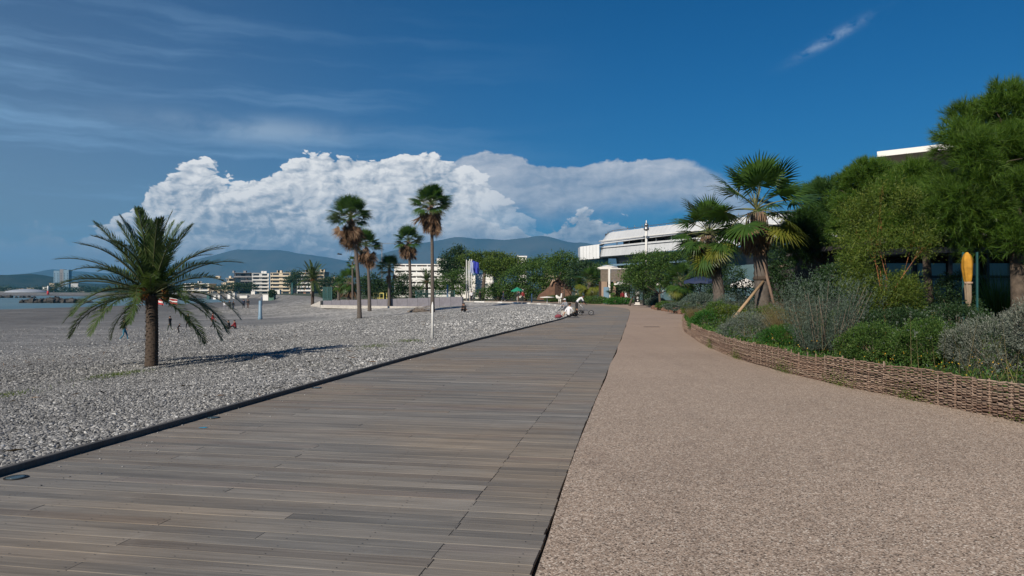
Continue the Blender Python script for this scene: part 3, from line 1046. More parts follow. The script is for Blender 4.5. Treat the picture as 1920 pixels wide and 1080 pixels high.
def branches(mb, base, blobs, r0, up_to=None, n=6, m=0, seed=0):
    """limbs from the top of the trunk into the blobs"""
    rr = random.Random(seed)
    for b in blobs:
        e = Vector(b[:3]) + Vector((0, 0, -b[5] * 0.1))
        s = Vector(base)
        mid = s.lerp(e, 0.5) + Vector((rr.uniform(-.12, .12), rr.uniform(-.12, .12), -0.08)) * (e - s).length
        mb.tube([s, mid, e], [r0, r0 * 0.65, r0 * 0.22], n, m)
        for _ in range(3):
            d = Vector((rr.uniform(-1, 1), rr.uniform(-1, 1), rr.uniform(-.3, 1))).normalized()
            t = e + Vector((d.x * b[3], d.y * b[4], d.z * b[5])) * 0.85
            mb.tube([mid.lerp(e, 0.6), e.lerp(t, 0.5), t], [r0 * 0.35, r0 * 0.2, r0 * 0.08], 4, m)


M_rockdark = plain('dark_drift', (0.045, 0.042, 0.038), 0.9, 0.4, 3)
M_bark = plain('bark', (0.085, 0.065, 0.050), 0.95, 0.35, 9, bump=0.8)
M_bark_l = plain('pale_bark', (0.16, 0.13, 0.10), 0.95, 0.3, 9, bump=0.8)
L_pine = leaf_mat('pine_needles', (0.034, 0.082, 0.011), (0.080, 0.160, 0.019), 0.35, c3=(0.150, 0.235, 0.034))
L_pine2 = leaf_mat('dark_pine_needles', (0.020, 0.055, 0.014), (0.046, 0.105, 0.020), 0.28, c3=(0.07, 0.14, 0.03))
L_umb = leaf_mat('umbrella_pine_leaves', (0.046, 0.084, 0.010), (0.080, 0.130, 0.017), 0.25, c3=(0.11, 0.165, 0.025))
L_dark = leaf_mat('dark_green_leaves', (0.016, 0.040, 0.014), (0.032, 0.070, 0.022), 0.2)
L_mid = leaf_mat('green_leaves', (0.032, 0.078, 0.015), (0.072, 0.140, 0.028), 0.3, c3=(0.12, 0.18, 0.04))
L_lime = leaf_mat('yellow_green_leaves', (0.055, 0.098, 0.013), (0.105, 0.155, 0.024), 0.4, c3=(0.19, 0.22, 0.04))
L_grey = leaf_mat('grey_leaves', (0.070, 0.094, 0.078), (0.125, 0.155, 0.128), 0.15, c3=(0.20, 0.23, 0.20))
L_sage = leaf_mat('sage_leaves', (0.050, 0.082, 0.062), (0.092, 0.130, 0.100), 0.2, c3=(0.13, 0.17, 0.14))
L_silver = leaf_mat('silver_leaves', (0.080, 0.098, 0.078), (0.145, 0.168, 0.135), 0.15, c3=(0.30, 0.31, 0.27))
L_vivid = leaf_mat('vivid_green_leaves', (0.022, 0.085, 0.012), (0.040, 0.140, 0.018), 0.3, c3=(0.07, 0.19, 0.03))
L_straw = leaf_mat('dry_grass_blades', (0.13, 0.105, 0.050), (0.22, 0.175, 0.085), 0.3, c3=(0.30, 0.25, 0.14))
L_flower = leaf_mat('yellow_flowers', (0.45, 0.24, 0.02), (0.55, 0.36, 0.04), 0.2)
L_date = leaf_mat('date_palm_leaflets', (0.036, 0.070, 0.018), (0.068, 0.110, 0.030), 0.25, c3=(0.115, 0.145, 0.045), rough=0.4, spec=0.5)
L_fan = leaf_mat('fan_palm_leaves', (0.034, 0.080, 0.016), (0.066, 0.130, 0.026), 0.32, rough=0.38, spec=0.5)
L_fany = leaf_mat('yellowing_fan_leaves', (0.110, 0.140, 0.020), (0.190, 0.200, 0.035), 0.4, rough=0.4, spec=0.4)
L_dead = leaf_mat('dead_fan_leaves', (0.105, 0.060, 0.036), (0.185, 0.115, 0.070), 0.2, rough=0.8, c3=(0.27, 0.19, 0.12))
M_stem = plain('leaf_stalk', (0.14, 0.15, 0.06), 0.5, 0.15, 6)
M_stem2 = plain('frond_rachis', (0.055, 0.065, 0.028), 0.6)
M_stemd = plain('dead_stalk', (0.20, 0.13, 0.085), 0.8, 0.2, 6)
M_ptrunk = plain('palm_trunk_fibre', (0.062, 0.046, 0.036), 0.95, 0.35, 14, bump=1.0)  # dark brown fibre, with the crown's shadow darkened into its base colour
M_ptrunk_g = plain('grey_palm_trunk', (0.098, 0.083, 0.072), 0.95, 0.3, 10, bump=0.8)
M_fruit = plain('orange_fruit_stalks', (0.34, 0.13, 0.035), 0.7, 0.25, 20)


# ------------------------------------------------------------------ palms
def fan_leaf(seed, petiole, blade, droop, spread=2.2, nseg=30, leafm=None, fold=0.25, stem=None):
    """palmate leaf; grows along +X from the origin, its face turned up"""
    rr = random.Random(seed)
    mb = MB()
    pts = []
    for i in range(6):
        t = i / 5
        pts.append(Vector((petiole * t * math.cos(droop * 0.4 * t), 0, petiole * t * -math.sin(droop * 0.5 * t) + 0.0)))
    mb.tube(pts, [0.022, 0.018, 0.015, 0.013, 0.011, 0.009], 4, 1, cap=False)
    hub = pts[-1]
    tilt = droop * 0.6
    ax = Vector((math.cos(tilt), 0, -math.sin(tilt)))
    nz = Vector((math.sin(tilt), 0, math.cos(tilt)))
    yv = Vector((0, 1, 0))
    for k in range(nseg):
        a = -spread + 2 * spread * k / (nseg - 1) + rr.uniform(-.02, .02)
        L = blade * (0.74 + 0.26 * math.cos(a * 0.6)) * rr.uniform(0.88, 1.08)
        d = (ax * math.cos(a) + yv * math.sin(a))
        s = (ax * -math.sin(a) + yv * math.cos(a))
        lift = nz * (fold * 0.5 * (1 - math.cos(a)) * -0.6)
        d = (d + lift).normalized()
        w = L * (2 * spread / nseg) * 0.50 * 0.62
        p1 = hub + d * L * 0.45 + nz * (0.02 if k % 2 else -0.02) * 1.0
        dr = (0.10 + 0.9 * droop * 0.2) * rr.uniform(0.5, 1.5)
        p2 = hub + d * L * 0.78 + Vector((0, 0, -dr * L * 0.25))
        p3 = hub + d * L + Vector((0, 0, -dr * L * rr.uniform(0.5, 1.1)))
        w1 = w * 1.25
        mb.add([hub, p1 - s * w1, p2 - s * w * 0.55, p3, p2 + s * w * 0.55, p1 + s * w1], [(0, 1, 5), (1, 2, 4, 5), (2, 3, 4)], 0)
    return mb.mesh('fan_leaf', [leafm or L_fan, stem or M_stem])


def dead_leaf(seed, petiole, blade, nseg=16):
    """hanging dead fan, folded almost shut; grows along +X (turned to hang by its rotation)"""
    rr = random.Random(seed)
    mb = MB()
    mb.tube([(0, 0, 0), (petiole * 0.5, 0, 0.03), (petiole, 0, 0)], [0.018, 0.013, 0.010], 4, 1, cap=False)
    hub = Vector((petiole, 0, 0))
    for k in range(nseg):
        a = rr.uniform(-0.42, 0.42)
        b = rr.uniform(-0.22, 0.22)
        L = blade * rr.uniform(0.55, 1.05)
        d = Vector((math.cos(a), math.sin(a), math.sin(b))).normalized()
        s = Vector((-math.sin(a), math.cos(a), rr.uniform(-.6, .6))).normalized()
        w = L * 0.045
        p1 = hub + d * L * 0.5
        d2 = (d + Vector((rr.uniform(.0, .5), rr.uniform(-.3, .3), rr.uniform(-.3, .3)))).normalized()
        p2 = p1 + d2 * L * 0.5
        mb.add([hub, p1 - s * w, p2, p1 + s * w], [(0, 1, 2, 3)], 0)
    return mb.mesh('dead_leaf', [L_dead, M_stemd])


FAN_UP = [fan_leaf(s, 0.75, 0.72, 0.15, 2.0, 30) for s in (1, 2)]
FAN_MID = [fan_leaf(s, 0.85, 0.72, 0.55, 2.1, 30) for s in (3, 4, 5)]
FAN_LOW = [fan_leaf(s, 0.85, 0.72, 1.0, 2.1, 30) for s in (6, 7)]
FAN_YEL = [fan_leaf(s, 0.85, 0.70, 1.0, 2.1, 30, L_fany) for s in (8, 9)]
DEAD = [dead_leaf(s, 0.55, 0.75) for s in (11, 12, 13, 14)]

DEADFAN = [fan_leaf(s, 0.80, 0.62, 1.9, 1.9, 22, L_dead, 0.5, M_stemd) for s in (15, 16, 17)]


def palm_trunk(h, r0, r1, lean=(0, 0), bulge=0.25, rings=True, seed=0):
    rr = random.Random(seed)
    pts, rad = [], []
    n = max(14, int(h / 0.12)) if rings else 12
    for i in range(n + 1):
        t = i / n
        pts.append((lean[0] * t * t, lean[1] * t * t, h * t))
        r = r1 + (r0 - r1) * (1 - t) ** 1.3 + bulge * r0 * math.exp(-t * 14)
        if rings: r *= 1 + (0.07 if i % 2 else -0.04) + rr.uniform(-.03, .03)
        rad.append(r)
    return MB().tube(pts, rad, 12)


def crown_fronds(root, top, scale, n_live, n_dead, seed, yellow=0.2, dead_len=1.0, skirt=1.2, el_min=-25, el_max=86, skirt_r=0.22, dead_el=(-86, -58), openf=0.0):
    rr = random.Random(seed)
    ga = 2.39996
    for i in range(n_live):
        t = (i + 0.5) / n_live
        el = el_max + (el_min - el_max) * t ** 0.85 + rr.uniform(-6, 6)
        az = i * ga + rr.uniform(-.25, .25)
        if el > 45: me = rr.choice(FAN_UP)
        elif el > 8: me = rr.choice(FAN_MID)
        else: me = rr.choice(FAN_YEL) if rr.random() < yellow else rr.choice(FAN_LOW)
        s = scale * rr.uniform(0.88, 1.1)
        o = link('fan_frond', me, root, top + Vector((0, 0, 0.15 * scale * (1 - t))), None, (s, s, s))
        o.rotation_euler = Euler((rr.uniform(-.5, .5), -R(el), az), 'XYZ')
    for i in range(n_dead):
        az = i * ga + rr.uniform(-.3, .3)
        t = rr.random()
        z = -skirt * t * t
        el = rr.uniform(*dead_el)
        s = scale * dead_len * rr.uniform(0.8, 1.1) * (1 - 0.35 * t)
        opn = rr.random() < openf
        if opn:
            el = rr.uniform(-62, -4); s = scale * rr.uniform(0.72, 0.95)
        o = link('dead_frond', rr.choice(DEADFAN if opn else DEAD), root, top + Vector((math.cos(az) * skirt_r * 0.4, math.sin(az) * skirt_r * 0.4, z)), None, (s, s, s))
        o.rotation_euler = Euler((rr.uniform(-.8, .8), -R(el), az), 'XYZ')


def fan_palm(name, base, h, scale, label, group, r0=0.22, r1=0.13, n_live=30, n_dead=26, lean=(0, 0), seed=0, cat='palm tree', trunk=M_ptrunk_g, **kw):
    root = empty(name, base, 0, label, cat, group)
    palm_trunk(h, r0, r1, lean, seed=seed).build('trunk', trunk, root)
    crown_fronds(root, Vector((lean[0], lean[1], h)), scale, n_live, n_dead, seed, **kw)
    return root


def date_frond(seed, L, arch, leaf=0.30, n=50, vee=0.42):
    """pinnate frond growing along +X and bending down by `arch` radians in all"""
    rr = random.Random(seed)
    mb = MB()
    pts, tan = [], []
    p = Vector((0, 0, 0)); a = 0.0
    K = 14
    for i in range(K + 1):
        t = i / K
        pts.append(p.copy())
        a = -arch * t ** 1.5
        d = Vector((math.cos(a), 0, math.sin(a)))
        tan.append(d)
        p = p + d * L / K
    mb.tube(pts, [0.022 * (1 - 0.85 * i / K) + 0.003 for i in range(K + 1)], 4, 1, cap=False)
    for i in range(n):
        t = 0.10 + 0.90 * i / (n - 1)
        f = t * K
        k = min(int(f), K - 1)
        q = pts[k].lerp(pts[k + 1], f - k)
        d = tan[k]
        nrm = Vector((-d.z, 0, d.x))
        ll = leaf * (0.45 + 0.9 * math.sin(PI * min(1, 0.12 + t * 0.88)) ** 0.7) * rr.uniform(0.85, 1.1)
        if t > 0.93: ll *= 0.8
        for s in (-1, 1):
            fw = 0.62 + 0.75 * t + rr.uniform(-.12, .12)
            dd = (d * fw + Vector((0, s, 0)) * (1.0 - 0.35 * t) + nrm * (vee * (1 - 0.4 * t) + rr.uniform(-.22, .16))).normalized()
            tip = q + dd * ll + Vector((0, 0, -0.10 * ll))
            mid = q + dd * ll * 0.5
            sd_ = dd.cross(nrm).normalized() * 0.0125
            mb.add([q - sd_ * 0.6, mid - sd_, tip, mid + sd_, q + sd_ * 0.6], [(0, 1, 2, 3, 4)], 0)
    return mb.mesh('date_frond', [L_date, M_stem2])


DATE = {'up': [date_frond(s, 2.1, 0.45) for s in (1, 2)], 'mid': [date_frond(s, 2.3, 0.95) for s in (3, 4)], 'low': [date_frond(s, 2.35, 1.25) for s in (5, 6)], 'hang': [date_frond(s, 2.1, 0.9) for s in (7, 8)]}


def date_palm(base, h, scale, label, seed, n=58, r0=0.2, group=None, fixed=()):
    rr = random.Random(seed)
    root = empty('date_palm', base, 0, label, 'palm tree', group)
    m = MB()
    pts, rad = [], []
    K = int(h / 0.035)
    for i in range(K + 1):
        t = i / K
        pts.append((0.02 * math.sin(t * 3), 0, h * t))
        r = r0 * (1.05 - 0.12 * t + 0.16 * math.exp(-((t - 1) / 0.12) ** 2) + 0.06 * math.exp(-t * 12))
        rad.append(r * (1 + (0.05 if i % 2 else -0.03)))
    m.tube(pts, rad, 14)
    m.build('trunk', M_ptrunk, root)
    # cut leaf bases spiralling up the trunk
    lb = MB()
    K = int(h * 95)
    for i in range(K):
        t = i / K
        a = i * 2.39996
        z = h * t
        r = r0 * (1.03 - 0.10 * t + 0.14 * math.exp(-((t - 1) / 0.12) ** 2)) - 0.012
        c = Vector((r * math.cos(a), r * math.sin(a), z))
        o = Vector((math.cos(a), math.sin(a), 0)); s = Vector((-math.sin(a), math.cos(a), 0)) * 0.030
        up = Vector((0, 0, 1))
        lb.add([c - s, c + s, c + s * 0.6 + o * 0.030 + up * 0.035, c - s * 0.6 + o * 0.030 + up * 0.035, c + up * 0.055 + s * 0.5, c + up * 0.055 - s * 0.5], [(0, 1, 2, 3), (3, 2, 4, 5)])
    o = lb.build('leaf_bases', M_ptrunk, root); o['kind'] = 'stuff'
    top = Vector((0, 0, h))
    lst = []
    for i in range(n):
        t = (i + 0.5) / n
        el = 88 - (92 if h < 2.5 else 112) * t ** 1.0 + rr.uniform(-5, 5)
        lst.append((i * 2.39996 + rr.uniform(-.2, .2), el, rr.uniform(0.9, 1.05)))
    lst += list(fixed)
    for az, el, s in lst:
        kind = 'up' if el > 58 else 'mid' if el > 22 else 'low' if el > -8 else 'hang'
        o = link('frond', rr.choice(DATE[kind]), root, top + Vector((math.cos(az) * 0.09, math.sin(az) * 0.09, 0.10 * math.sin(R(max(el, 0))))), None, (s * scale,) * 3)
        o.rotation_euler = Euler((rr.uniform(-.35, .35), -R(el), az), 'XYZ')
    for i in range(7):
        a = i * 0.9 + rr.random()
        f = MB()
        c = Vector((math.cos(a) * 0.22, math.sin(a) * 0.22, h + 0.02 + rr.uniform(-.03, .12)))
        for k in range(46):
            d = Vector((math.cos(a) + rr.uniform(-.7, .7), math.sin(a) + rr.uniform(-.7, .7), rr.uniform(-1.0, 0.5))).normalized()
            f.tube([c, c + d * 0.16, c + d * 0.22 + Vector((0, 0, -0.07))], [0.004, 0.006, 0.009], 3, 0, cap=False)
        f.build('fruit_stalk', M_fruit, root)
    return root


pb = ground(284, 687)
date_palm(pb, 1.83, 1.0, 'squat date palm with drooping feathery fronds on the near pebbles', 5, n=52, r0=0.150,
          fixed=[(R(-12), -4, 1.0), (R(188), -2, 1.02), (R(2), 10, 1.02), (R(176), 12, 1.05), (R(170), -26, 0.82), (R(8), -30, 0.84), (R(-20), -20, 0.95)])

# tall fan palms on the beach: (px, base row, crown row, crown width px, trunk half width px, lean m, label)
TALL = [(674, 597, 408, 72, 5.0, -0.75, 'tall leaning fan palm with a very ragged brown skirt over the beach', 21, 42, 64),
        (693, 583, 462, 52, 4.0, -0.3, 'shorter fan palm just behind the leaning palm, thick brown skirt', 22, 36, 56),
        (730, 577, 502, 42, 4.0, 0.0, 'low green fan palm without a skirt between the brown-skirted palms', 23, 36, 8),
        (770, 574, 452, 48, 4.0, -0.2, 'slender fan palm with round head in front of the white apartment block', 24, 36, 56),
        (811, 586, 385, 68, 4.6, -0.1, 'tallest straight fan palm standing behind the thin white pole', 25, 46, 66)]
for px, py, cy, cw, hw, lean, lab, sd_, nl, nd in TALL:
    b = ground(px, py)
    d = b.y
    h = ZD(cy, d) - b.z
    fan_palm('fan_palm', b, h, (cw / F * d / 2) / 1.20, lab, 'fan palms on the beach', r0=hw / F * d * 0.80, r1=hw / F * d * 0.58, n_live=nl, n_dead=nd, lean=(lean * d / 65, 0), seed=sd_, yellow=0.12, skirt=1.9 * cw / 68, dead_len=1.5, el_min=2, openf=0.62, dead_el=(-88, -50))

# palms further along and lower
def far_fan(px, py, cy, cw, label, seed, nl=26, nd=14, z=None, d=None, hw=3.0, **kw):
    if d is None:
        b = ground(px, py) if z is None else at(px, py, z)
    else:
        b = Vector((XD(px, d), d, z))
    d = b.y
    h = max(0.5, ZD(cy, d) - b.z)
    return fan_palm('fan_palm', b, h, (cw / F * d / 2) / 1.42, label, None, r0=hw / F * d, r1=hw / F * d * 0.85, n_live=nl, n_dead=nd, seed=seed, skirt=0.6, **kw)


far_fan(661, 578, 492, 26, 'small-headed fan palm half hidden behind the leaning palm', 31, 16, 20, hw=2.0)
far_fan(655, 574, 528, 54, 'low bushy fan palm hung with dead brown leaves beside the sports wall', 32, 30, 50, hw=4.5, dead_len=1.5, skirt_r=0.5)
far_fan(635, 573, 535, 30, 'small fan palm browning at the foot of the low bushy one', 33, 20, 14, hw=3)
far_fan(1105, 566, 530, 62, 'low wide fan palm at the far side of the deck bend', 41, 34, 0, d=104, z=-0.02, hw=4, yellow=0.7, el_min=-40)
far_fan(1088, 564, 548, 36, 'small yellowing fan palm left of the low wide one', 42, 22, 0, d=108, z=-0.02, hw=3, yellow=0.8, el_min=-40)
far_fan(1150, 566, 545, 34, 'small fan palm in front of the slatted timber wall', 43, 22, 0, d=100, z=-0.02, hw=3, yellow=0.6, el_min=-40)
far_fan(1275, 578, 528, 74, 'spreading low palm on the bed behind the information pillar', 44, 34, 0, d=62, z=0.2, hw=4, yellow=0.3, el_min=-45)
far_fan(1215, 568, 520, 62, 'dark low palm between the pillar and the parasol', 45, 32, 0, d=86, z=0.0, hw=4, yellow=0.2, el_min=-45)

# the two big palms with thatch skirts on the right
d = 27.0
b = Vector((XD(1430, d), d, 0.25))
big1 = fan_palm('fan_palm', b, ZD(398, d) - 0.25, 1.42, 'big fan palm with brown thatch skirt propped by a wooden stake', 'big propped palms in the bed', r0=0.27, r1=0.24, n_live=25, n_dead=110, lean=(-0.22, 0), seed=51, yellow=0.7, skirt=0.95, dead_len=0.70, el_min=-16, skirt_r=0.75, dead_el=(-89, -74))
d = 34.0
b = Vector((XD(1350, d), d, 0.25))
big2 = fan_palm('fan_palm', b, ZD(442, d) - 0.25, 1.28, 'broad fan palm left of the staked one, drooping yellow-green leaves', 'big propped palms in the bed', r0=0.27, r1=0.24, n_live=40, n_dead=90, lean=(-0.5, 0), seed=52, yellow=0.55, skirt=1.0, dead_len=0.72, el_min=-52, skirt_r=0.8, dead_el=(-89, -72))
M_stake = plain('stake_wood', (0.34, 0.235, 0.140), 0.8, 0.15, 10)
for nm, x0, y0, x1, y1, dd0, dd1 in (('stake', 1376, 596, 1431, 528, 25.6, 26.75), ('stake', 1453, 578, 1431, 492, 26.2, 26.8), ('stake', 1418, 575, 1428, 520, 28.6, 27.3)):
    a_ = Vector((XD(x0, dd0), dd0, ZD(y0, dd0))); b_ = Vector((XD(x1, dd1), dd1, ZD(y1, dd1)))
    inv = big1.location
    MB().tube([a_ - inv, b_ - inv], [0.052, 0.050], 8).build(nm, M_stake if x0 == 1376 else plain('old_stake_wood', (0.17, 0.115, 0.085), 0.9), big1)
MB().lathe([(0.30, 0), (0.31, 0.05), (0.31, 0.10), (0.29, 0.14)], 12, (-0.03, 0, ZD(520, 27) - 0.35)).build('strap', M_ptrunk, big1)


# ------------------------------------------------------------------ trees
def pine(name, base, blobs, label, cat='pine tree', tufts=2600, needle=0.20, nn=22, trunk_r=0.16, mat=L_pine, group=None, fork=0.45, seed=1, width=0.010, clump=0.36):
    root = empty(name, base, 0, label, cat, group)
    ns = max(14, tufts // 26)
    Cc, Dc = in_blobs(ns, blobs, 0.42)
    k_ = rng.integers(0, ns, int(tufts * 1.9))
    dd_ = rand_dirs(len(k_), 0.55)
    rr_ = clump * rng.uniform(0.55, 1.05, (len(k_), 1)) * rng.uniform(0.7, 1.25, ns)[k_][:, None]
    P = Cc[k_] + dd_ * rr_ * np.array([1, 1, 0.72])
    D = unit(dd_ + Dc[k_] * 0.35 + np.array([0, 0, 0.35]) + rng.normal(size=dd_.shape) * 0.25)
    P2 = np.repeat(P, nn, 0)
    D2 = unit(np.repeat(D, nn, 0) * 0.9 + rng.normal(size=(len(P2), 3)) * 0.45)
    off = np.repeat(D, nn, 0) * (rng.random((len(P2), 1)) * needle * 0.7)
    V, Fa = blades(P2 + off, D2, needle * rng.uniform(0.65, 1.1, len(P2)), width)
    link('crown', mesh_np('crown', V, [(Fa, 0)], mat), root)
    tr = MB()
    B = np.array(blobs)
    top = Vector((float((B[:, 0]).mean()), float((B[:, 1]).mean()), float(B[:, 2].min()) * 0.6 + float(B[:, 2].mean()) * 0.4))
    f = top * fork
    f.z = top.z * 0.75
    tr.tube([(0, 0, -0.1), (f.x * 0.3, f.y * 0.3, f.z * 0.5), f], [trunk_r * 1.15, trunk_r * 0.95, trunk_r * 0.75], 10)
    branches(tr, f, blobs, trunk_r * 0.5, seed=seed)
    tr.build('trunk', M_bark, root)
    return root


def leafy(name, base, blobs, label, cat='tree', n=3000, L=0.22, W=0.12, mat=L_mid, trunk_r=0.12, group=None, shell=0.35, up=0.2, trunk=True, tm=None, part='crown', seed=2, fork=0.5):
    root = empty(name, base, 0, label, cat, group)
    kcl = 28
    P, D = in_blobs(max(10, n // kcl), blobs, shell)
    P = np.repeat(P, kcl, 0) + rng.normal(size=(len(P) * kcl, 3)) * np.array([1, 1, 0.7]) * L * 1.35
    D = np.repeat(D, kcl, 0)
    n = len(P)
    D = unit(D * 0.6 + rng.normal(size=D.shape) * 0.6 + np.array([0, 0, up]))
    V, Fa = leaves(P, D, L * rng.uniform(0.6, 1.2, n), W * rng.uniform(0.7, 1.2, n))
    link(part, mesh_np(part, V, [(Fa, 0)], mat), root)
    if trunk:
        tr = MB()
        B = np.array(blobs)
        zc = float(B[:, 2].min())
        f = Vector((float(B[:, 0].mean()) * 0.4, float(B[:, 1].mean()) * 0.4, max(0.1, zc * fork)))
        tr.tube([(0, 0, -0.1), (f.x * 0.4, f.y * 0.4, f.z * 0.5), f], [trunk_r * 1.2, trunk_r, trunk_r * 0.8], 8)
        branches(tr, f, blobs[::5] if len(blobs) > 20 else blobs, trunk_r * 0.5, seed=seed)
        tr.build('trunk', tm or M_bark, root)
    return root


def pix_blobs(d, base, lst, depth=0.8):
    """blobs given by their place on the picture at depth d: (px, py, half width px, half height px[, extra depth])"""
    out = []
    for t in lst:
        px, py, hw, hh = t[:4]
        dd = d + (t[4] if len(t) > 4 else 0)
        rx_, rz_ = hw / F * dd, hh / F * dd
        out.append((XD(px, dd) - base.x, dd - base.y, ZD(py, dd) - base.z, rx_, (rx_ + rz_) / 2 * depth, rz_))
    return out


# big pine at the right edge of the picture
d = 17.5
b = Vector((XD(1915, d), d, 0.2))
pine('pine_tree', b, pix_blobs(d, b, [(1885, 232, 70, 46), (1842, 240, 48, 40, 0.4), (1935, 285, 80, 60), (1862, 302, 64, 50, -0.5), (1818, 272, 30, 38), (1905, 360, 66, 50, -0.6), (1820, 372, 52, 42, -0.3), (1790, 350, 38, 32, 0.5), (1868, 425, 60, 42, 0), (1985, 380, 80, 80, 0), (1935, 455, 60, 34, -0.4), (2010, 250, 70, 70), (1920, 198, 45, 26), (1795, 410, 36, 30), (2090, 320, 80, 90)]),
     'big long-needled pine leaning over the right edge of the garden', tufts=5600, needle=0.24, nn=26, trunk_r=0.20, width=0.010)
# dark trunk just in from the edge
d = 19.5
b = Vector((XD(1744, d), d, 0.2))
pine('pine_tree', b, pix_blobs(d, b, [(1722, 350, 36, 28), (1690, 368, 30, 28), (1755, 364, 38, 30), (1730, 390, 50, 40), (1765, 420, 46, 34), (1700, 420, 40, 30)]),
     'bushy pine between the big pine and the pale feathery tree', tufts=2300, needle=0.22, nn=24, trunk_r=0.12)
d = 27.0
b = Vector((XD(1640, d), d, 0.2))
pine('pine_tree', b, pix_blobs(d, b, [(1632, 336, 52, 32), (1668, 350, 40, 32), (1600, 368, 36, 34), (1650, 400, 60, 40), (1610, 430, 44, 40), (1680, 440, 44, 40), (1640, 470, 50, 36)]),
     'rounded pine rising under the white roof overhang', tufts=3000, needle=0.24, nn=22, trunk_r=0.14, width=0.013)
d = 30.0
b = Vector((XD(1540, d), d, 0.2))
pine('pine_tree', b, pix_blobs(d, b, [(1548, 372, 38, 32), (1515, 392, 30, 34), (1580, 400, 30, 36), (1530, 430, 46, 36), (1500, 450, 30, 26), (1570, 450, 36, 34), (1520, 470, 40, 20)]),
     'darker pine nearest the big fan palm with bare lower limbs', tufts=2000, needle=0.24, nn=22, trunk_r=0.14, mat=L_pine2, width=0.014)

# pale feathery tree in front of the pines
d = 17.0
b = Vector((XD(1662, d), d, 0.2))
rf_ = random.Random(4)
fb2 = []
for i in range(34):
    t_ = rf_.random()
    yy_ = 365 + 200 * t_
    half = 26 + 66 * math.sin(PI * min(1, 0.15 + t_ * 0.75)) * rf_.uniform(0.75, 1.1)
    fb2.append((1664 + rf_.uniform(-1, 1) * half, yy_, rf_.uniform(13, 24), rf_.uniform(16, 30), rf_.uniform(-.5, .5)))
fb2 += [(1690, 348, 10, 20), (1655, 352, 9, 22), (1712, 372, 10, 18), (1625, 385, 10, 18)]
leafy('feathery_tree', b, pix_blobs(d, b, fb2),
      'pale yellow-green feathery tree with a thin orange stem', n=30000, L=0.085, W=0.016, mat=L_lime, trunk_r=0.022, shell=0.10, tm=plain('orange_stem', (0.36, 0.15, 0.06), 0.8), fork=0.9)

# greenery at mid distance
def mid_tree(px, base_py, d, blobs, label, mat, n, L, name='tree', z=0.0, **kw):
    b = Vector((XD(px, d), d, z))
    if z is None: b = ground(px, base_py)
    n, L = int(n * 1.8), L * 0.74
    return leafy(name, b, pix_blobs(b.y, b, blobs), label, n=n, L=L, W=L * 0.5, mat=mat, **kw)


mid_tree(1238, 560, 74, [(1238, 486, 44, 14), (1205, 498, 34, 20), (1270, 496, 36, 22), (1230, 515, 52, 24), (1190, 520, 24, 20), (1268, 525, 34, 22)], 'dense round-topped green tree in front of the white mall', L_mid, 9000, 0.26, name='olive_tree')
mid_tree(1180, 560, 84, [(1192, 520, 22, 16), (1185, 535, 24, 18), (1205, 545, 24, 16)], 'small dark tree beside the slatted timber wall', L_dark, 2500, 0.24, name='olive_tree')
mid_tree(1310, 560, 66, [(1300, 520, 30, 22), (1312, 545, 34, 20), (1340, 530, 34, 30), (1370, 520, 26, 30)], 'dark shrubby tree behind the two big palms', L_dark, 5000, 0.24, name='olive_tree')
mid_tree(1465, 570, 38, [(1470, 470, 40, 34), (1480, 510, 40, 34), (1500, 540, 40, 26), (1455, 540, 34, 24), (1400, 545, 30, 22)], 'leafy dark green tree right behind the staked palm', L_dark, 7000, 0.16, name='olive_tree')
mid_tree(1565, 570, 24, [(1570, 525, 40, 30), (1610, 540, 40, 26), (1530, 545, 34, 22)], 'low dark tree behind the grey-green bush', L_dark, 6000, 0.11, name='laurel_tree')
# umbrella pines and other trees left of the mall
mid_tree(905, 560, 150, [(880, 486, 22, 9), (905, 483, 26, 9), (932, 486, 24, 10), (955, 492, 20, 11), (900, 496, 30, 9)], 'flat-topped umbrella pine behind the flagpoles', L_umb, 5500, 0.5, name='umbrella_pine', trunk_r=0.35, fork=0.8)
mid_tree(935, 560, 138, [(918, 496, 18, 10), (945, 500, 24, 12), (970, 498, 20, 12), (930, 510, 18, 8)], 'nearer umbrella pine with two bare leaning trunks', L_umb, 4500, 0.45, name='umbrella_pine', trunk_r=0.3, fork=0.8)
mid_tree(985, 562, 128, [(960, 525, 22, 18), (985, 515, 28, 20), (1010, 508, 26, 18), (940, 540, 18, 14), (975, 545, 28, 14), (1005, 538, 26, 18), (1025, 520, 16, 18)], 'wide bushy tree covering the middle of the promenade', L_mid, 7500, 0.42, name='bushy_tree', trunk_r=0.25)
mid_tree(930, 562, 132, [(925, 545, 18, 12), (905, 552, 12, 9), (945, 555, 14, 8)], 'low bushy tree between the flagpoles and the green parasol', L_mid, 2200, 0.36, name='bushy_tree')
mid_tree(1058, 560, 120, [(1058, 486, 20, 14), (1042, 498, 16, 14), (1075, 500, 18, 16), (1055, 510, 22, 12)], 'light green round tree at the top of the brown rock slide', L_mid, 3500, 0.40, name='bushy_tree')
mid_tree(1098, 560, 116, [(1085, 508, 18, 16), (1105, 506, 20, 14), (1118, 515, 14, 16), (1095, 525, 26, 14), (1078, 525, 14, 14)], 'dark green tree left of the white mall corner', L_dark, 4200, 0.40, name='bushy_tree')
mid_tree(1025, 560, 150, [(1020, 490, 16, 10), (1036, 492, 10, 8), (1000, 496, 16, 8)], 'brownish green tree behind the two round ones', L_mid, 1500, 0.5, name='bushy_tree')
mid_tree(848, 560, 165, [(850, 482, 20, 12), (862, 470, 14, 8), (838, 494, 16, 12), (858, 498, 18, 10), (845, 508, 22, 8)], 'tall dark pine with open crown left of the umbrella pines', L_dark, 3600, 0.55, name='tall_pine', trunk_r=0.4)
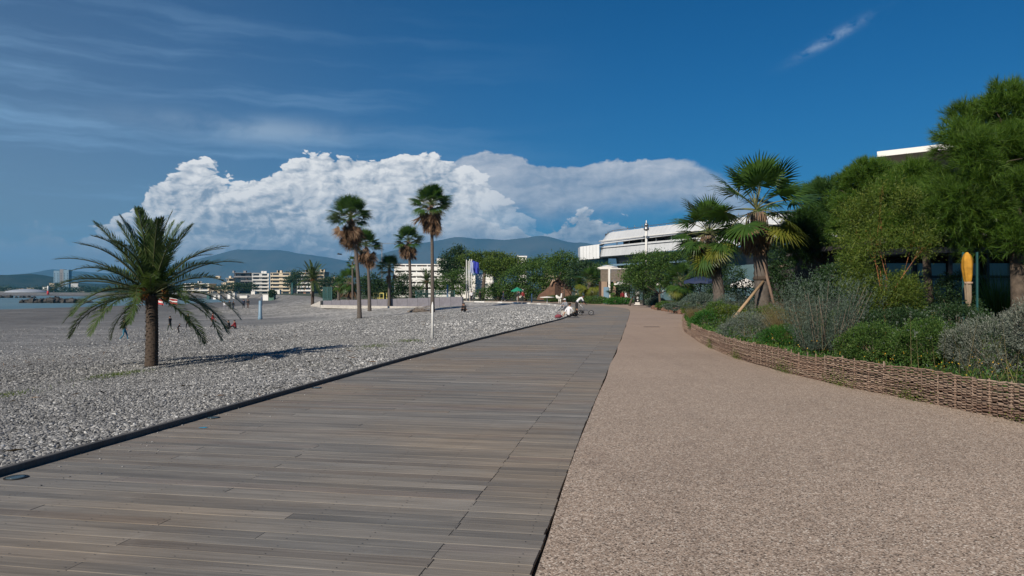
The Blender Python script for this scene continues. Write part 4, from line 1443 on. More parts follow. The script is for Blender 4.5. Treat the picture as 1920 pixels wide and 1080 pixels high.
mid_tree(868, 560, 160, [(860, 520, 16, 12), (872, 528, 14, 12), (858, 540, 20, 12), (825, 535, 14, 14), (838, 525, 12, 12)], 'mid green tree in front of the tall dark pine', L_mid, 3500, 0.5, name='bushy_tree')
mid_tree(610, 570, 150, [(640, 548, 14, 10), (622, 552, 14, 9)], 'dark bush at the left end of the sports wall', L_dark, 1800, 0.45, name='bushy_tree', z=-1.5)
mid_tree(716, 570, 150, [(700, 530, 18, 16), (712, 545, 24, 14), (685, 540, 12, 18), (740, 540, 22, 18), (755, 530, 14, 16), (778, 548, 16, 12)], 'spreading dark trees behind the yellow goals', L_dark, 6500, 0.5, name='bushy_tree', z=-1.5)
mid_tree(566, 548, 560, [(562, 523, 16, 13), (545, 530, 10, 9)], 'dark clump of trees between two far apartment blocks', L_dark, 1500, 1.6, name='bushy_tree', trunk_r=0.5)
mid_tree(540, 548, 600, [(549, 523, 13, 14), (543, 532, 9, 10)], 'tall dark tree right of the cream apartment block', L_dark, 1300, 1.6, name='bushy_tree', trunk_r=0.5)
mid_tree(450, 548, 520, [(430, 538, 12, 6), (448, 538, 14, 6), (468, 538, 12, 6), (415, 540, 8, 5)], 'row of low trees in front of the stepped dark building', L_dark, 2200, 1.1, name='bushy_tree', trunk_r=0.4)
mid_tree(612, 548, 420, [(612, 530, 16, 10), (630, 526, 14, 9), (598, 536, 10, 9), (648, 530, 12, 10)], 'loose brownish trees right of the far date palm', L_dark, 2600, 1.1, name='bushy_tree', trunk_r=0.4)
# far date palm standing on the beach
b = ground(586, 572)
dp = date_palm(b, ZD(525, b.y) - b.z, (36 / F * b.y) / 2.0, 'dark date palm on the far beach in front of apartment blocks', 9, n=40, r0=2.8 / F * b.y)
b = Vector((XD(800, 150), 150, -0.5))
date_palm(b, ZD(528, 150) + 0.5, (24 / F * 150) / 2.0, 'small dark date palm against the white apartment block', 10, n=30, r0=0.28)


# ------------------------------------------------------------------ wicker fence
fence = empty('wicker_fence', (0, 0, 0), 0, 'low woven willow fence curving along the planting bed', 'wicker fence')
L_wick = wood_mat('willow_rods', [(0.245, 0.165, 0.120), (0.170, 0.108, 0.080), (0.285, 0.205, 0.155), (0.120, 0.078, 0.060), (0.34, 0.255, 0.195), (0.20, 0.14, 0.105)], 0.3, 3.0)
pf = np.array(FENCE)
seg = np.concatenate([[0], np.cumsum(np.linalg.norm(np.diff(pf, axis=0), axis=1))])


def fpos(s):
    return Vector((float(np.interp(s, seg, pf[:, 0])), float(np.interp(s, seg, pf[:, 1])), 0))


def ftan(s):
    return (fpos(s + 0.15) - fpos(s - 0.15)).normalized()


s = 1.0
total = seg[-1]
k = 0
while s < total - 0.3:
    Ls = 1.62 if k % 3 else 1.85
    e = min(s + Ls, total)
    near = fpos(s).y < 34
    mbp = MB()
    hgt = 0.46 + random.uniform(-.02, .02)
    sag = random.uniform(-.05, .045)
    rows = 25 if near else 12
    st = 0.17 if near else 0.4
    npt = max(4, int((e - s) / (st / 2)) + 1)
    for r_ in range(rows):
        z0 = 0.012 + (hgt - 0.02) * r_ / (rows - 1)
        pts = []
        ph = (r_ % 2) * PI
        zr = random.uniform(-.006, .006)
        for i in range(npt):
            t = i / (npt - 1)
            q = s + (e - s) * t
            c = fpos(q); tn = ftan(q); nr = Vector((-tn.y, tn.x, 0))
            off = 0.022 * math.cos(PI * i + ph) + random.uniform(-.008, .008)
            zz = z0 * (1 + sag * math.sin(PI * t) * 2) + zr + random.uniform(-.010, .010)
            pts.append(c + nr * off + Vector((0, 0, max(0.008, zz))))
        rad = (0.0098 if near else 0.018) * random.uniform(0.75, 1.25)
        mbp.tube(pts, rad, 4, 0, smooth=False)
    mbp.build('woven_panel', L_wick, fence)
    for j in range(int((e - s) / 0.34) + 1):
        q = s + j * 0.34
        if q > e: break
        c = fpos(q)
        MBs = MB().tube([c + Vector((0, 0, -0.03)), c + Vector((random.uniform(-.01, .01), random.uniform(-.01, .01), hgt + random.uniform(0.0, 0.05)))], [0.015, 0.012], 5)
        if j == 0:
            MBs.tube([c + Vector((0.03, 0.02, -0.03)), c + Vector((0.03, 0.02, hgt + 0.02))], [0.017, 0.014], 6)
            MBs.build('stake', L_wick, fence)
        elif near:
            MBs.build('stake', L_wick, fence)
    s = e + 0.015
    k += 1

# ------------------------------------------------------------------ raised soil of the planting bed
bedy = list(np.linspace(-5, 52.5, 60))
mbb = MB()
nn_ = len(bedy)
cols = [0.05, 0.5, 1.5, 4, 9, 22]
vs = []
for y in bedy:
    x0 = float(np.interp(y, fen_y, fen_x))
    for c_ in cols:
        z = 0.27 + 0.10 * (1 - math.exp(-c_)) + 0.03 * math.sin(x0 * 3 + y * 2 + c_ * 4)
        vs.append((x0 + c_, y, z))
nc = len(cols)
mbb.add(vs, [(i * nc + j, i * nc + j + 1, (i + 1) * nc + j + 1, (i + 1) * nc + j) for i in range(nn_ - 1) for j in range(nc - 1)], 0, True)
tag(mbb.build('bed_soil', soil_mat()), kind='structure')
BZ = 0.32


# ------------------------------------------------------------------ shrubs in the bed
def shrub(name, px, py, d, hw, hh, label, mat, n, L, W, cat='shrub', style='leaf', group=None, z=BZ, lobes=5, shell=0.3, up=0.3, xy=None):
    rr = random.Random(hash((px, py)) % 1000)
    x = XD(px, d)
    rxw, rzh = hw / F * d, hh / F * d
    top = ZD(py - hh, d)
    zc = ZD(py, d)
    root = empty(name, (x, d, z), 0, label, cat, group)
    bl = [(0, 0, zc - z, rxw * 0.75, rxw * 0.7, rzh * 0.9)]
    for i in range(lobes):
        a = i * 2 * PI / lobes + rr.random()
        bl.append((rxw * 0.5 * math.cos(a), rxw * 0.45 * math.sin(a), (zc - z) * rr.uniform(0.6, 1.0) + rzh * rr.uniform(-.15, .25), rxw * rr.uniform(0.38, 0.55), rxw * rr.uniform(0.38, 0.5), rzh * rr.uniform(0.5, 0.75)))
    if style == 'spike':       # many upright stems clothed in narrow leaves
        ns = n // 26
        a = rng.random(ns) * 2 * PI; r_ = np.sqrt(rng.random(ns)) * rxw * 0.45
        bx, by = np.cos(a) * r_, np.sin(a) * r_
        lean = np.stack([np.cos(a) * r_ / rxw * 1.0, np.sin(a) * r_ / rxw * 1.0, np.ones(ns)], -1) + rng.normal(size=(ns, 3)) * 0.10
        lean = unit(lean)
        H = (top - z) * rng.uniform(0.55, 1.03, ns) * (1 - 0.25 * (r_ / rxw))
        t = rng.uniform(0.12, 1.0, (ns, 26))
        P = np.stack([bx, by, np.zeros(ns)], -1)[:, None, :] + lean[:, None, :] * (H[:, None] * t)[:, :, None]
        P[:, :, 0] += 0.10 * rxw * np.sin(t * 3 + a[:, None])
        P = P.reshape(-1, 3)
        D = unit(np.repeat(lean, 26, 0) * 0.8 + rng.normal(size=P.shape) * 0.55)
        V, Fa = leaves(P, D, L * rng.uniform(0.7, 1.2, len(P)), W)
        me = mesh_np('foliage', V, [(Fa, 0)], mat)
        link('foliage', me, root)
        st = MB()
        for i in range(0, ns, max(1, ns // 50)):
            p0 = Vector((bx[i], by[i], -0.05)); p1 = p0 + Vector(lean[i]) * float(H[i]) * 0.9
            st.tube([p0, p0.lerp(p1, 0.5), p1], [0.010, 0.007, 0.003], 4)
        st.build('stems', M_bark_l, root)
    elif style == 'grass':
        a = rng.random(n) * 2 * PI
        r_ = np.sqrt(rng.random(n)) * rxw * 0.35
        P = np.stack([np.cos(a) * r_, np.sin(a) * r_, np.zeros(n)], -1)
        D = unit(np.stack([np.cos(a) * 0.5, np.sin(a) * 0.5, np.ones(n)], -1) + rng.normal(size=(n, 3)) * 0.22)
        V, Fa = blades(P, D, (top - z) * rng.uniform(0.5, 1.1, n), W)
        link('foliage', mesh_np('foliage', V, [(Fa, 0)], mat), root)
    else:
        P, D = in_blobs(n, bl, shell)
        P[:, 2] = np.maximum(P[:, 2], -0.02)
        D = unit(D * 0.8 + rng.normal(size=D.shape) * 0.5 + np.array([0, 0, up]))
        if style == 'needle':
            V, Fa = blades(P, D, L * rng.uniform(0.6, 1.2, n), W)
        else:
            V, Fa = leaves(P, D, L * rng.uniform(0.6, 1.2, n), W * rng.uniform(0.7, 1.2, n))
        link('foliage', mesh_np('foliage', V, [(Fa, 0)], mat), root)
        st = MB()
        for i in range(9):
            a = rr.random() * 6.28
            e = Vector((math.cos(a) * rxw * 0.5, math.sin(a) * rxw * 0.5, max(0.1, (zc - z)) * rr.uniform(.6, 1.0)))
            st.tube([(0, 0, -0.03), e * 0.5 + Vector((0, 0, .05)), e], [0.012, 0.009, 0.004], 4)
        st.build('stems', M_bark_l, root)
    return root


shrub('lavender_bush', 1545, 572, 15.5, 74, 76, 'tall upright grey-green bush right of the staked palm', L_sage, 21000, 0.055, 0.010, style='spike')
shrub('low_bush', 1470, 630, 17.5, 50, 24, 'bright green ground-hugging mound by the fence below the tall grey bush', L_vivid, 9000, 0.05, 0.012, style='needle')
shrub('silver_bush', 1402, 612, 20.5, 56, 32, 'flat grey-leaved bush behind the fence near the pale stake', L_grey, 9000, 0.055, 0.014, style='leaf')
shrub('low_bush', 1332, 602, 27.5, 46, 24, 'vivid green mound at the fence bend', L_vivid, 8000, 0.07, 0.02)
shrub('low_bush', 1368, 590, 27.5, 42, 20, 'yellow-green mound behind the foot of the pale stake', L_lime, 5000, 0.08, 0.024)
shrub('dry_grass', 1484, 592, 19.5, 56, 44, 'pale straw-coloured grass clump between the staked palm and tall grey bush', L_straw, 1800, 0.4, 0.007, cat='grass clump', style='grass')
shrub('dry_grass', 1308, 590, 33.0, 30, 18, 'reddish brown grass clump at the far end of the fence', L_straw, 1600, 0.3, 0.012, cat='grass clump', style='grass')
shrub('silver_bush', 1872, 645, 11.9, 100, 62, 'big silver-leaved bush at the right edge behind the fence', L_silver, 15000, 0.055, 0.012, lobes=7, up=0.5)
shrub('silver_bush', 1960, 610, 11.2, 80, 66, 'second silver bush cut by the right edge of the picture', L_silver, 8000, 0.06, 0.013, lobes=6, up=0.5)
shrub('leafy_bush', 1640, 640, 13.8, 70, 40, 'green bush with small yellow flowers behind the fence', L_mid, 13000, 0.045, 0.018)
shrub('leafy_bush', 1740, 640, 12.9, 74, 48, 'dense mid green bush left of the big silver bush', L_mid, 14000, 0.045, 0.018)
shrub('leafy_bush', 1690, 610, 15.0, 90, 38, 'broad dark green bush below the feathery tree', L_dark, 12000, 0.055, 0.02)
shrub('leafy_bush', 1790, 600, 15.5, 80, 36, 'dark green bush in front of the closed yellow parasol', L_dark, 11000, 0.055, 0.02)
shrub('leafy_bush', 1600, 600, 17.0, 50, 40, 'loose green bush right of the tall grey bush', L_mid, 8000, 0.05, 0.02)
shrub('leafy_bush', 1700, 560, 18.5, 40, 36, 'small-leaved bush under the pines', L_mid, 6000, 0.06, 0.022)
shrub('leafy_bush', 1790, 545, 19.0, 48, 40, 'dark bush beside the restaurant posts', L_dark, 7000, 0.06, 0.022)
shrub('leafy_bush', 1440, 590, 24.5, 36, 20, 'small green bush at the foot of the staked palm', L_mid, 4000, 0.07, 0.025)
shrub('sage_bush', 1375, 570, 31.0, 40, 22, 'greyish bush beside the broad palm trunk', L_sage, 5000, 0.09, 0.02)
shrub('sage_bush', 1315, 566, 42.0, 42, 20, 'tall greyish bush at the tip of the bed', L_sage, 5000, 0.13, 0.03)
shrub('low_bush', 1272, 576, 55.0, 32, 9, 'heathery purple-green bush on the far bed corner', L_sage, 3000, 0.14, 0.04)
shrub('low_bush', 1248, 573, 64.0, 20, 8, 'low green bush above the stone edge of the far bed', L_mid, 2500, 0.16, 0.05)
shrub('low_bush', 1298, 581, 46.0, 22, 14, 'brown-green bush where the path meets the bed', L_lime, 3000, 0.12, 0.04)
shrub('leafy_bush', 1345, 585, 29.0, 30, 22, 'bush of dull olive leaves near the fence bend', L_mid, 4500, 0.08, 0.03)
shrub('fan_bush', 1880, 520, 21.0, 34, 30, 'sunlit yellow-green fan-leaved plant by the terrace', L_lime, 1400, 0.4, 0.03, style='grass')

# ground cover, uncountable
n = 52000
y = 8.0 + 44 * rng.random(n) ** 1.7
x0 = np.interp(y, fen_y, fen_x)
x = x0 + 0.05 + 6.5 * rng.random(n) ** 1.4
hgt_ = 0.05 + 0.17 * np.clip(0.5 + 0.5 * wave2(x * 4, y * 3), 0, 1)
z = 0.27 + hgt_ * rng.random(n)
P = np.stack([x, y, z], -1)
V1, F1 = leaves(P, rand_dirs(n, 0.6), (0.03 + 0.0022 * y) * rng.uniform(0.8, 1.6, n), 0.012 + 0.0008 * y)
gc = link('ground_cover', mesh_np('ground_cover', V1, [(F1[: n // 2], 0), (F1[n // 2: int(n * .8)], 1), (F1[int(n * .8):], 2)], [L_mid, L_vivid, L_lime]))
tag(gc, kind='stuff')
n = 260
y = 9.5 + 8 * rng.random(n); x0 = np.interp(y, fen_y, fen_x)
x = x0 + 0.2 + 1.5 * rng.random(n)
P = np.stack([x, y, 0.42 + 0.25 * rng.random(n)], -1)
V1, F1 = leaves(P, rand_dirs(n, 0.8), 0.022, 0.022)
tag(link('flowers', mesh_np('flowers', V1, [(F1, 0)], L_flower)), kind='stuff')
# weeds creeping through the wicker and along the foot of the fence
n = 2200
q = rng.choice([12.6, 15.2, 17.6, 19.3, 21.5, 24.5, 10.9, 28.0], n) + rng.normal(0, 0.28, n)
cx = np.interp(q, seg, pf[:, 0]); cy_ = np.interp(q, seg, pf[:, 1])
P = np.stack([cx - 0.05 - 0.05 * rng.random(n), cy_, np.abs(rng.normal(0, 0.13, n))], -1)
V1, F1 = leaves(P, rand_dirs(n, 0.5), 0.028, 0.014)
tag(link('weeds', mesh_np('weeds', V1, [(F1, 0)], L_lime)), kind='stuff')
# tufts on the beach near the date palm
n = 1600
cc = [ground(236, 700), ground(205, 706), ground(10, 742), ground(770, 640), ground(700, 650)]
k_ = rng.integers(0, len(cc), n)
bx = np.array([c.x for c in cc])[k_] + rng.normal(0, 0.28, n); by = np.array([c.y for c in cc])[k_] + rng.normal(0, 0.4, n)
P = np.stack([bx, by, beach_z(bx, by) + 0.01], -1)
V1, F1 = blades(P, rand_dirs(n, 0.9), 0.055, 0.012)
tag(link('beach_grass', mesh_np('beach_grass', V1, [(F1, 0)], L_lime)), kind='stuff')

n = 60000
y = 9.0 + 40 * rng.random(n) ** 1.5
x0 = np.interp(y, fen_y, fen_x)
off_ = 0.5 + 7.5 * rng.random(n) ** 1.2
x = x0 + off_
hg = np.clip(0.5 + 0.9 * wave2(x * 2.3 + 3, y * 1.7), 0.1, 1.2) * np.clip(off_ / 1.6, 0.2, 1) * 0.62
P = np.stack([x, y, 0.3 + hg * rng.random(n) ** 0.7], -1)
V1, F1 = leaves(P, rand_dirs(n, 0.9), (0.035 + 0.002 * y) * rng.uniform(0.7, 1.7, n), 0.012 + 0.0007 * y)
tag(link('undergrowth', mesh_np('undergrowth', V1, [(F1[:24000], 0), (F1[24000:42000], 1), (F1[42000:52000], 2), (F1[52000:], 3)], [L_mid, L_dark, L_sage, L_lime])), kind='stuff')
# tall stalks and seed heads standing out of it
ns = 900
y = 10 + 22 * rng.random(ns) ** 1.3
x = np.interp(y, fen_y, fen_x) + 0.5 + 4 * rng.random(ns)
P = np.stack([x, y, np.full(ns, 0.3)], -1)
D = unit(rng.normal(size=(ns, 3)) * 0.22 + np.array([0, 0, 1.0]))
Ls = rng.uniform(0.5, 1.15, ns)
V1, F1 = blades(P, D, Ls, 0.008)
P2 = np.repeat(P + D * Ls[:, None] * 0.9, 10, 0)
V2, F2 = leaves(P2, unit(np.repeat(D, 10, 0) + rng.normal(size=(ns * 10, 3)) * 0.8), 0.04, 0.012)
V3 = np.concatenate([V1, V2])
tag(link('dry_stalks', mesh_np('dry_stalks', V3, [(F1, 0), (F2 + len(V1), 1)], [L_straw, L_grey])), kind='stuff')
# fallen leaves and strewn grit on path and boards
n = 420
y = 5 + 38 * rng.random(n) ** 1.6
x = np.interp(y, fen_y, fen_x) - 0.06 - np.abs(rng.normal(0, 0.28, n))
far_ = rng.random(n) < 0.22
x = np.where(far_, np.interp(y, fen_y, fen_x) - 5 * rng.random(n), x)
P = np.stack([x, y, np.full(n, 0.006)], -1)
D = rand_dirs(n); D[:, 2] *= 0.15; D = unit(D)
sd2 = unit(np.cross(D, np.tile([0, 0, 1.0], (n, 1))))
V1, F1 = leaves(P, D, rng.uniform(0.02, 0.05, n), 0.016, side=sd2)
tag(link('fallen_leaves', mesh_np('fallen_leaves', V1, [(F1[:300], 0), (F1[300:], 1)], [L_straw, L_dead])), kind='stuff')
n = 700
y = 5 + 40 * rng.random(n) ** 1.5
x = kx(y) + 0.01 + np.abs(rng.normal(0, 0.35, n))
pebble_field('stray_pebbles', np.stack([x, y, np.full(n, 0.003)], -1), 0.003 + 0.011 * rng.random(n) ** 3, 8, M_stone)

# sticks, dry weed and dark scraps lying on the stones
n = 2600
x, y, _ = scatter_beach(n, 6, 70, 0.01, 0.02, 0.7)
lump = wave2(x * 0.9 + 4, y * 0.8) > 0.12
x, y = x[lump], y[lump]; n = len(x)
P = np.stack([x, y, beach_z(x, y) + 0.03], -1)
D = rand_dirs(n); D[:, 2] *= 0.25; D = unit(D)
V1, F1 = leaves(P, D, rng.uniform(0.06, 0.30, n), 0.012 + 0.02 * rng.random(n))
tag(link('beach_debris', mesh_np('beach_debris', V1, [(F1[: n // 2], 0), (F1[n // 2:], 1)], [M_rockdark, L_dead])), kind='stuff')
# the planting goes on to the right and behind, rising into rough shrubbery
n = 70000
y = -4 + 60 * rng.random(n)
x = np.interp(y, fen_y, fen_x) + 7 + 26 * rng.random(n)
bz_ = np.clip(0.5 + 0.8 * wave2(x * 0.9, y * 0.8), 0.08, 1.2) * np.clip((x - 12) / 8, 0.3, 2.2)
keep = (x > 0.74 * y + 3.0)
x, y, bz_ = x[keep], y[keep], bz_[keep]; n = len(x)
P = np.stack([x, y, 0.2 + bz_ * rng.random(n) ** 0.7], -1)
V1, F1 = leaves(P, rand_dirs(n, 0.7), rng.uniform(0.10, 0.24, n), 0.06)
q = n // 3
tag(link('shrubbery', mesh_np('shrubbery', V1, [(F1[:q], 0), (F1[q:2 * q], 1), (F1[2 * q:], 2)], [L_mid, L_dark, L_sage])), kind='stuff')


# ------------------------------------------------------------------ hills and mountains
def ridge(name, d, pts, depth, col, seed, amp, base_z=-3.0, col2=None):
    """a range with its crest line at depth d given by picture rows, real depth behind and in front"""
    pts = sorted(pts)
    nx, ny = 260, 26
    px = np.linspace(pts[0][0], pts[-1][0], nx)
    row = np.interp(px, [p[0] for p in pts], [p[1] for p in pts])
    x = (px - 960) / F * d
    crest = EYE + (HZ - row) * d / F
    r2 = np.random.default_rng(seed)
    u = np.linspace(-1, 1, ny)
    X, U = np.meshgrid(x, u)
    Y = d + U * depth
    fall = np.clip(1 - np.abs(U) ** 1.3, 0, 1)
    H = np.zeros_like(X)
    ph = r2.random(10) * 6
    sc = d / 9000
    for i in range(10):
        f = 0.0022 * (1.75 ** i) / sc
        H += (0.55 ** i) * np.sin(X * f + ph[i] + 1.7 * np.sin(Y * f * 0.7 + ph[-i]))
    Z = base_z + (crest[None, :] - base_z) * fall * (1 + 0.14 * H * (1 - fall * 0.75)) + amp * H * 0.12 * fall
    V = np.stack([X, Y, np.maximum(Z, base_z)], -1).reshape(-1, 3)
    i = (np.arange(ny - 1)[:, None] * nx + np.arange(nx - 1)[None, :]).ravel()
    q = np.stack([i, i + 1, i + nx + 1, i + nx], -1)
    g = new_mat(name + '_cover')
    tc = g.node('ShaderNodeTexCoord').outputs['Object']
    n_ = g.noise(tc, 0.004 / sc, 8, 0.65)
    c = g.ramp(n_, [(0.35, col), (0.6, col2 or tuple(v * 1.6 for v in col))])
    g.put(g.out.inputs[0], g.node('ShaderNodeBsdfDiffuse', ins={0: c}).outputs[0])
    return tag(link(name, mesh_np(name, V, [(q, 0)], g.mat, smooth=True)), kind='structure')


ridge('mountains', 9200, [(-900, 535), (-300, 530), (0, 522), (60, 512), (95, 504), (140, 508), (200, 512), (300, 496), (380, 482), (440, 474), (520, 471), (600, 478), (660, 484), (710, 476), (760, 462), (800, 450), (850, 445), (900, 450), (950, 454), (1000, 447), (1030, 445), (1060, 448), (1095, 446), (1130, 456), (1200, 470), (1300, 482), (1500, 500), (1800, 520), (2300, 535)], 700, (0.050, 0.050, 0.040), 3, 60, col2=(0.085, 0.078, 0.062))
ridge('hills', 3400, [(-900, 525), (-300, 516), (-100, 512), (0, 513), (50, 511), (75, 514), (110, 524), (150, 530), (250, 534), (400, 538), (520, 540), (700, 538), (900, 536), (1100, 530), (1400, 528), (2000, 525)], 500, (0.020, 0.035, 0.022), 5, 12, col2=(0.05, 0.06, 0.04))

# ------------------------------------------------------------------ shared materials
M_cream = plain('cream_render', (0.62, 0.53, 0.40), 0.85, 0.08, 0.4)
M_bwhite = plain('white_render', (0.76, 0.75, 0.72), 0.8, 0.06, 0.4)
M_pink = plain('terracotta_render', (0.40, 0.22, 0.16), 0.85, 0.1, 0.5)
M_greyr = plain('grey_render', (0.22, 0.22, 0.23), 0.85, 0.1, 0.4)
M_browna = plain('dark_brown_cladding', (0.075, 0.065, 0.060), 0.8, 0.15, 0.5)
M_glass = plain('dark_glass', (0.030, 0.040, 0.050), 0.12, 0.1, 1, spec=0.8)
M_glassb = plain('blue_glass', (0.10, 0.17, 0.20), 0.10, 0.15, 0.3, spec=0.9)
M_teal = plain('teal_paint', (0.022, 0.085, 0.085), 0.5)
M_bluep = plain('blue_grey_paint', (0.17, 0.27, 0.36), 0.5)
M_yellow = plain('yellow_paint', (0.60, 0.52, 0.16), 0.5)
M_redp = plain('red_cloth', (0.50, 0.030, 0.035), 0.7)
M_blue = plain('blue_cloth', (0.022, 0.040, 0.34), 0.7)
M_lblue = plain('pale_blue_cloth', (0.36, 0.42, 0.62), 0.7)
M_canvas = plain('white_canvas', (0.70, 0.68, 0.64), 0.8)
M_ycanvas = plain('orange_yellow_canvas', (0.42, 0.205, 0.018), 0.8, 0.3, 7)
M_gcanvas = plain('green_canvas', (0.015, 0.22, 0.13), 0.75)
M_navy = plain('navy_canvas', (0.022, 0.035, 0.085), 0.75)
M_black = plain('black_plastic', (0.012, 0.012, 0.014), 0.45)
M_steel = plain('brushed_steel', (0.35, 0.36, 0.37), 0.35, 0.08, 9, metal=0.8)
M_rock = plain('red_brown_rock', (0.15, 0.085, 0.058), 0.95, 0.35, 1.6, bump=1.0)
M_rockg = plain('dark_sea_rock', (0.050, 0.047, 0.045), 0.9, 0.4, 1.2, bump=1.0)
M_tan = plain('tan_render', (0.34, 0.24, 0.17), 0.9, 0.12, 1.5)


# ------------------------------------------------------------------ haze
def make_haze():
    m = bpy.data.materials.new('haze_air')
    m.use_nodes = True
    nt = m.node_tree
    nt.nodes.clear()
    g = NG(nt)
    o = g.node('ShaderNodeOutputMaterial')
    v = g.node('ShaderNodeVolumePrincipled')
    v.inputs['Color'].default_value = (0.12, 0.50, 0.90, 1)
    v.inputs['Density'].default_value = HAZE
    v.inputs['Anisotropy'].default_value = 0.0
    nt.links.new(v.outputs[0], o.inputs['Volume'])
    h = MB().box((0, 4900, 346), (24600, 10400, 708)).build('haze', m)
    h['kind'] = 'stuff'
    return h


HAZE = 0.000085
make_haze()


# ------------------------------------------------------------------ apartment blocks
def apartment(name, label, px0, px1, py_top, d, floors, zb, wall, parapet, depth=16, rot=0.0, glass=M_glass, setback=0.0, roof_bits=2, bays=None, seed=0, terrace=False):
    """balconied block: walls, floor slabs with parapets, one window per bay and storey"""
    rr = random.Random(seed)
    x0, x1 = XD(px0, d), XD(px1, d)
    w = x1 - x0
    top = ZD(py_top, d)
    H = top - zb
    fh = H / floors
    root = empty(name, ((x0 + x1) / 2, d, zb), rot, label, 'apartment block')
    bays = bays or max(2, int(w / 5.5))
    win = MB().box((0, 0, 0), (w / bays * 0.62, 0.12, fh * 0.58)).mesh('window', glass)
    wallm = MB()
    for f in range(floors):
        sb = setback * f
        l = -w / 2 + (sb if terrace else 0)
        wallm.box(((l + w / 2) / 2, depth / 2 + sb * 0.3, fh * (f + 0.5)), (w / 2 - l, depth - sb * 0.3, fh - 0.02))
    wallm.build('wall', wall, root)
    for f in range(floors):
        sb = setback * f
        l = -w / 2 + (sb if terrace else 0)
        ww = w / 2 - l
        yb = sb * 0.3
        MB().box((l + ww / 2, yb - 0.75, fh * f + 0.1), (ww, 1.5, 0.2)).box((l + ww / 2, yb - 1.45, fh * f + 0.65), (ww, 0.12, 1.0)).build('balcony', parapet, root)
        nb = max(1, int(bays * ww / w))
        for k in range(nb):
            if rr.random() < 0.06: continue
            link('window', win, root, (l + ww * (k + 0.5) / nb, yb - 0.05, fh * (f + 0.58)))
        for k in range(nb + 1):
            if k % 2 == 0:
                MB().box((l + ww * k / nb * 0.998 + 0.05, yb - 0.7, fh * (f + 0.5)), (0.25, 1.3, fh - 0.25)).build('partition', parapet, root)
    rf = MB().box((0 + (setback * (floors - 1) / 2 if terrace else 0), depth / 2, H + 0.15), (w - (setback * (floors - 1) if terrace else 0) + 0.6, depth + 0.8, 0.3)).build('roof', parapet, root)
    for k in range(roof_bits):
        bx = rr.uniform(-w * .35, w * .4)
        MB().box((bx, depth * 0.45, H + 1.2), (rr.uniform(1.5, 4), 3, 2.0)).build('chimney', parapet, rf)
    return root


ZT = -1.2
apartment('apartment_block', 'low cream stepped building at the left end of the far seafront', 396, 437, 522, 640, 4, ZT, M_cream, M_cream, setback=4.2, terrace=True, seed=1)
apartment('apartment_block', 'long dark stepped building with brown bands on the far seafront', 421, 488, 512, 665, 5, ZT, M_browna, M_greyr, seed=2, setback=2.0, terrace=True)
apartment('apartment_block', 'bright white apartment block with blue-grey side on the far seafront', 474, 503, 513, 600, 6, ZT, M_bwhite, M_bwhite, rot=0.35, seed=3)
apartment('apartment_block', 'cream apartment block with long balconies left of the tall dark tree', 508, 545, 512, 590, 6, ZT, M_cream, M_cream, seed=4)
apartment('apartment_block', 'white block with reddish walls behind the far date palm', 558, 584, 511, 560, 6, ZT, M_pink, M_bwhite, seed=5)
apartment('apartment_block', 'dull olive block half hidden behind the far date palm', 590, 608, 510, 620, 6, ZT, M_greyr, M_cream, seed=6)
apartment('apartment_block', 'tiny cream villa row right of the olive block', 612, 652, 524, 600, 4, ZT, M_pink, M_cream, seed=7)
apartment('apartment_block', 'cream low block partly hidden by the near date palm', 345, 392, 532, 640, 3, ZT, M_cream, M_bwhite, seed=8)
apartment('apartment_block', 'long white terraced block with terracotta balconies behind the tall palms', 741, 872, 497, 215, 6, -0.5, M_pink, M_bwhite, rot=0.05, seed=9, bays=13, roof_bits=1)
apartment('apartment_block', 'small white balconied building behind the flagpoles', 864, 893, 519, 178, 5, -0.4, M_greyr, M_bwhite, seed=10, roof_bits=0)
apartment('apartment_block', 'white building with barred balconies right of the flagpoles', 893, 925, 514, 172, 5, -0.4, M_tan, M_bwhite, seed=11, roof_bits=0, rot=-0.1)
apartment('apartment_block', 'white rooftop pavilion rising above the trees beside the lattice mast', 973, 986, 482, 200, 6, -0.4, M_bwhite, M_bwhite, seed=12, roof_bits=0)
apartment('apartment_block', 'pale stone house glimpsed between the brown slide and the mall', 1020, 1070, 520, 190, 3, 0, M_tan, M_cream, seed=13, roof_bits=1)

# far left town across the bay
tw = empty('tower_block', (XD(118, 1500), 1500, -2.5), 0.15, 'grey twin tower block standing alone across the bay', 'tower block')
hh_ = ZD(505, 1500) + 2.5
for dx_, w_, h_, mt in ((-9, 11, hh_ * 0.94, M_bluep), (0.5, 7, hh_, M_greyr), (8.5, 10, hh_ * 0.98, M_bluep)):
    MB().box((dx_, 0, h_ / 2), (w_, 14, h_)).build('wall', mt, tw)
wn = MB().box((0, 0, 0), (1.5, 0.2, 1.4)).mesh('window', M_glass)
for f in range(12):
    for k in range(5):
        link('window', wn, tw, (-12.5 + k * 6.0, -7.15, 3 + f * 3.3))
town = [(62, 540, 14, M_cream), (88, 538, 10, M_bwhite), (100, 531, 9, M_cream), (20, 540, 14, M_bwhite), (38, 541, 12, M_cream), (140, 531, 12, M_bwhite), (150, 539, 14, M_cream), (6, 543, 10, M_greyr), (76, 542, 12, M_greyr)]
words_ = ['pale', 'white', 'small cream', 'low white', 'wide cream', 'bright white', 'cream', 'grey', 'dull grey']
where_ = ['left of the grey twin tower', 'just left of the tower foot', 'highest up near the tower', 'behind the domed hall', 'between the domed hall and the hill', 'right of the tower, behind palm fronds', 'low to the right of the tower', 'at the very left edge across the bay', 'below the pale hillside house']
